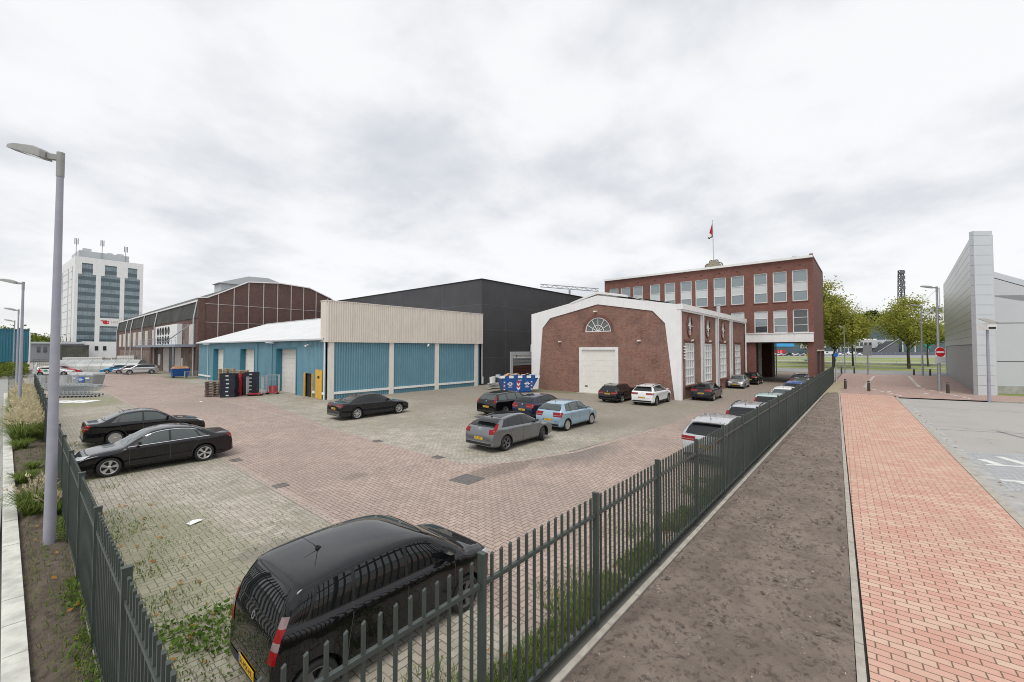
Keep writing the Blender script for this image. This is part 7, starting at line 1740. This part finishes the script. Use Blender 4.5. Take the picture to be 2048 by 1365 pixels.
def blades(name, n, fn, h, m):
    vs, fs = [], []
    for k in range(n):
        p = fn(rnd)
        if p is None: continue
        p = Vector(p); a = rnd.uniform(0, 6.28); d = Vector((math.cos(a), math.sin(a), 0)); s = Vector((-d.y, d.x, 0)) * rnd.uniform(.003, .007); hh = rnd.uniform(*h); i = len(vs)
        vs += [p - s, p + s, p + d * hh * .25 + Vector((0, 0, hh * .7)) + s, p + d * hh * .25 + Vector((0, 0, hh * .7)) - s, p + d * hh * .7 + Vector((0, 0, hh))]; fs += [(i, i + 1, i + 2, i + 3), (i + 3, i + 2, i + 4)]
    o = raw(name, vs, fs, M[m]); o['kind'] = 'stuff'; return o
def cl_(x, y, s, th): return mnoise.noise((x * s, y * s, 3.3)) > th
def f_right(r):
    u = 1.2 + r.random() ** 1.25 * 19; v = 3.38 + abs(r.gauss(0, .5)); return (u, v, .005) if cl_(u, v, .9, -.34 if v < 3.9 else -.05) and v < 5.2 else None
def f_left(r):
    v = 3.8 + r.random() ** 1.2 * 24; u = .85 + abs(r.gauss(0, .65)); return (u, v, .005) if cl_(u, v, 1.0, .05) and u < 3.2 else None
blades('weed_grass', 25000, f_right, (.04, .17), 'blade'); blades('weed_grass', 9000, f_left, (.02, .09), 'blade')
scatter('weed_leaves', 2600, lambda r: (lambda q: None if q is None else (q[0], q[1], r.uniform(.01, .09)))(f_right(r)), (.025, .07), 'weed')
scatter('weed_leaves', 2600, lambda r: (lambda q: None if q is None or q[1] > 14 else (q[0], q[1], r.uniform(.005, .05)))(f_left(r)), (.025, .06), 'weed')
def f_corner(r): u, v = r.uniform(.85, 2.3), r.uniform(4.2, 8.3); return (u, v, r.uniform(.01, .13)) if cl_(u, v, .8, -.05) else None
scatter('weed_leaves', 3200, f_corner, (.035, .09), 'weed')
def f_bed(r): v = 3.5 + r.random() ** 1.2 * 22; u = .72 - abs(r.gauss(0, .14)); return (u, v, .06 + r.uniform(.0, .10)) if cl_(u, v, 1.4, -.1) else None
scatter('weed_leaves', 2600, f_bed, (.03, .08), 'weed'); blades('weed_grass', 3000, lambda r: (lambda v: (r.uniform(kin(v) + .06, .7), v, .05))(4 + r.random() * 24) if r.random() < .5 else f_bed(r), (.04, .14), 'blade')
def f_joint(r): u, v = r.uniform(1, 5), r.uniform(9, 30); return (u, v, .004) if cl_(u, v, .55, .22) else None
blades('weed_grass', 5000, f_joint, (.015, .05), 'blade')
def f_soil(r):
    u = -1 + r.random() ** 1.4 * 34; v = pl(u) + .2 + r.random() * (3.0 - pl(u) - .25); return (u, v, .06 + r.uniform(0, .02))
scatter('soil_chips', 2200, f_soil, (.012, .032), 'chip', up=2)
vs = []
b = MB()
for k in range(4200):
    p = f_soil(rnd); s = .007 + .035 * rnd.random() ** 3; b.add([(p[0] + s * rnd.uniform(.6, 1.3) * dx, p[1] + s * rnd.uniform(.6, 1.3) * dy, p[2] - .015 + s * dz) for dx, dy, dz in ((-1, -1, 0), (1, -1, 0), (1, 1, 0), (-1, 1, 0), (0, 0, 1.1))], [(0, 1, 4), (1, 2, 4), (2, 3, 4), (3, 0, 4)])
o = b.build('soil_clods', M['clod'], fix=False); o['kind'] = 'stuff'
def f_dry(r):
    q = r.random()
    if q < .35: return (r.uniform(.9, 2.4), r.uniform(4, 16), .02 + r.uniform(0, .03))
    if q < .6: return (r.uniform(1.5, 14), 3.4 + abs(r.gauss(0, .4)), .03 + r.uniform(0, .06))
    if q < .8: return (.7 - abs(r.gauss(0, .2)), r.uniform(4, 24), .11)
    u = r.uniform(8, 40); return (u, pr_(u) - .3 - abs(r.gauss(0, .25)), -.05)
scatter('dry_leaves', 240, f_dry, (.05, .12), 'dryleaf', up=3)
def f_lot(r): return (r.uniform(1.2, 30), r.uniform(3.6, 32), .012)
scatter('dry_leaves', 50, f_lot, (.03, .07), 'dryleaf', up=4)
def f_green(r): u, v = r.uniform(33, 36), r.uniform(18, 27.5); return (u, v, .004) if u + .25 * (27 - v) > 34.5 else None
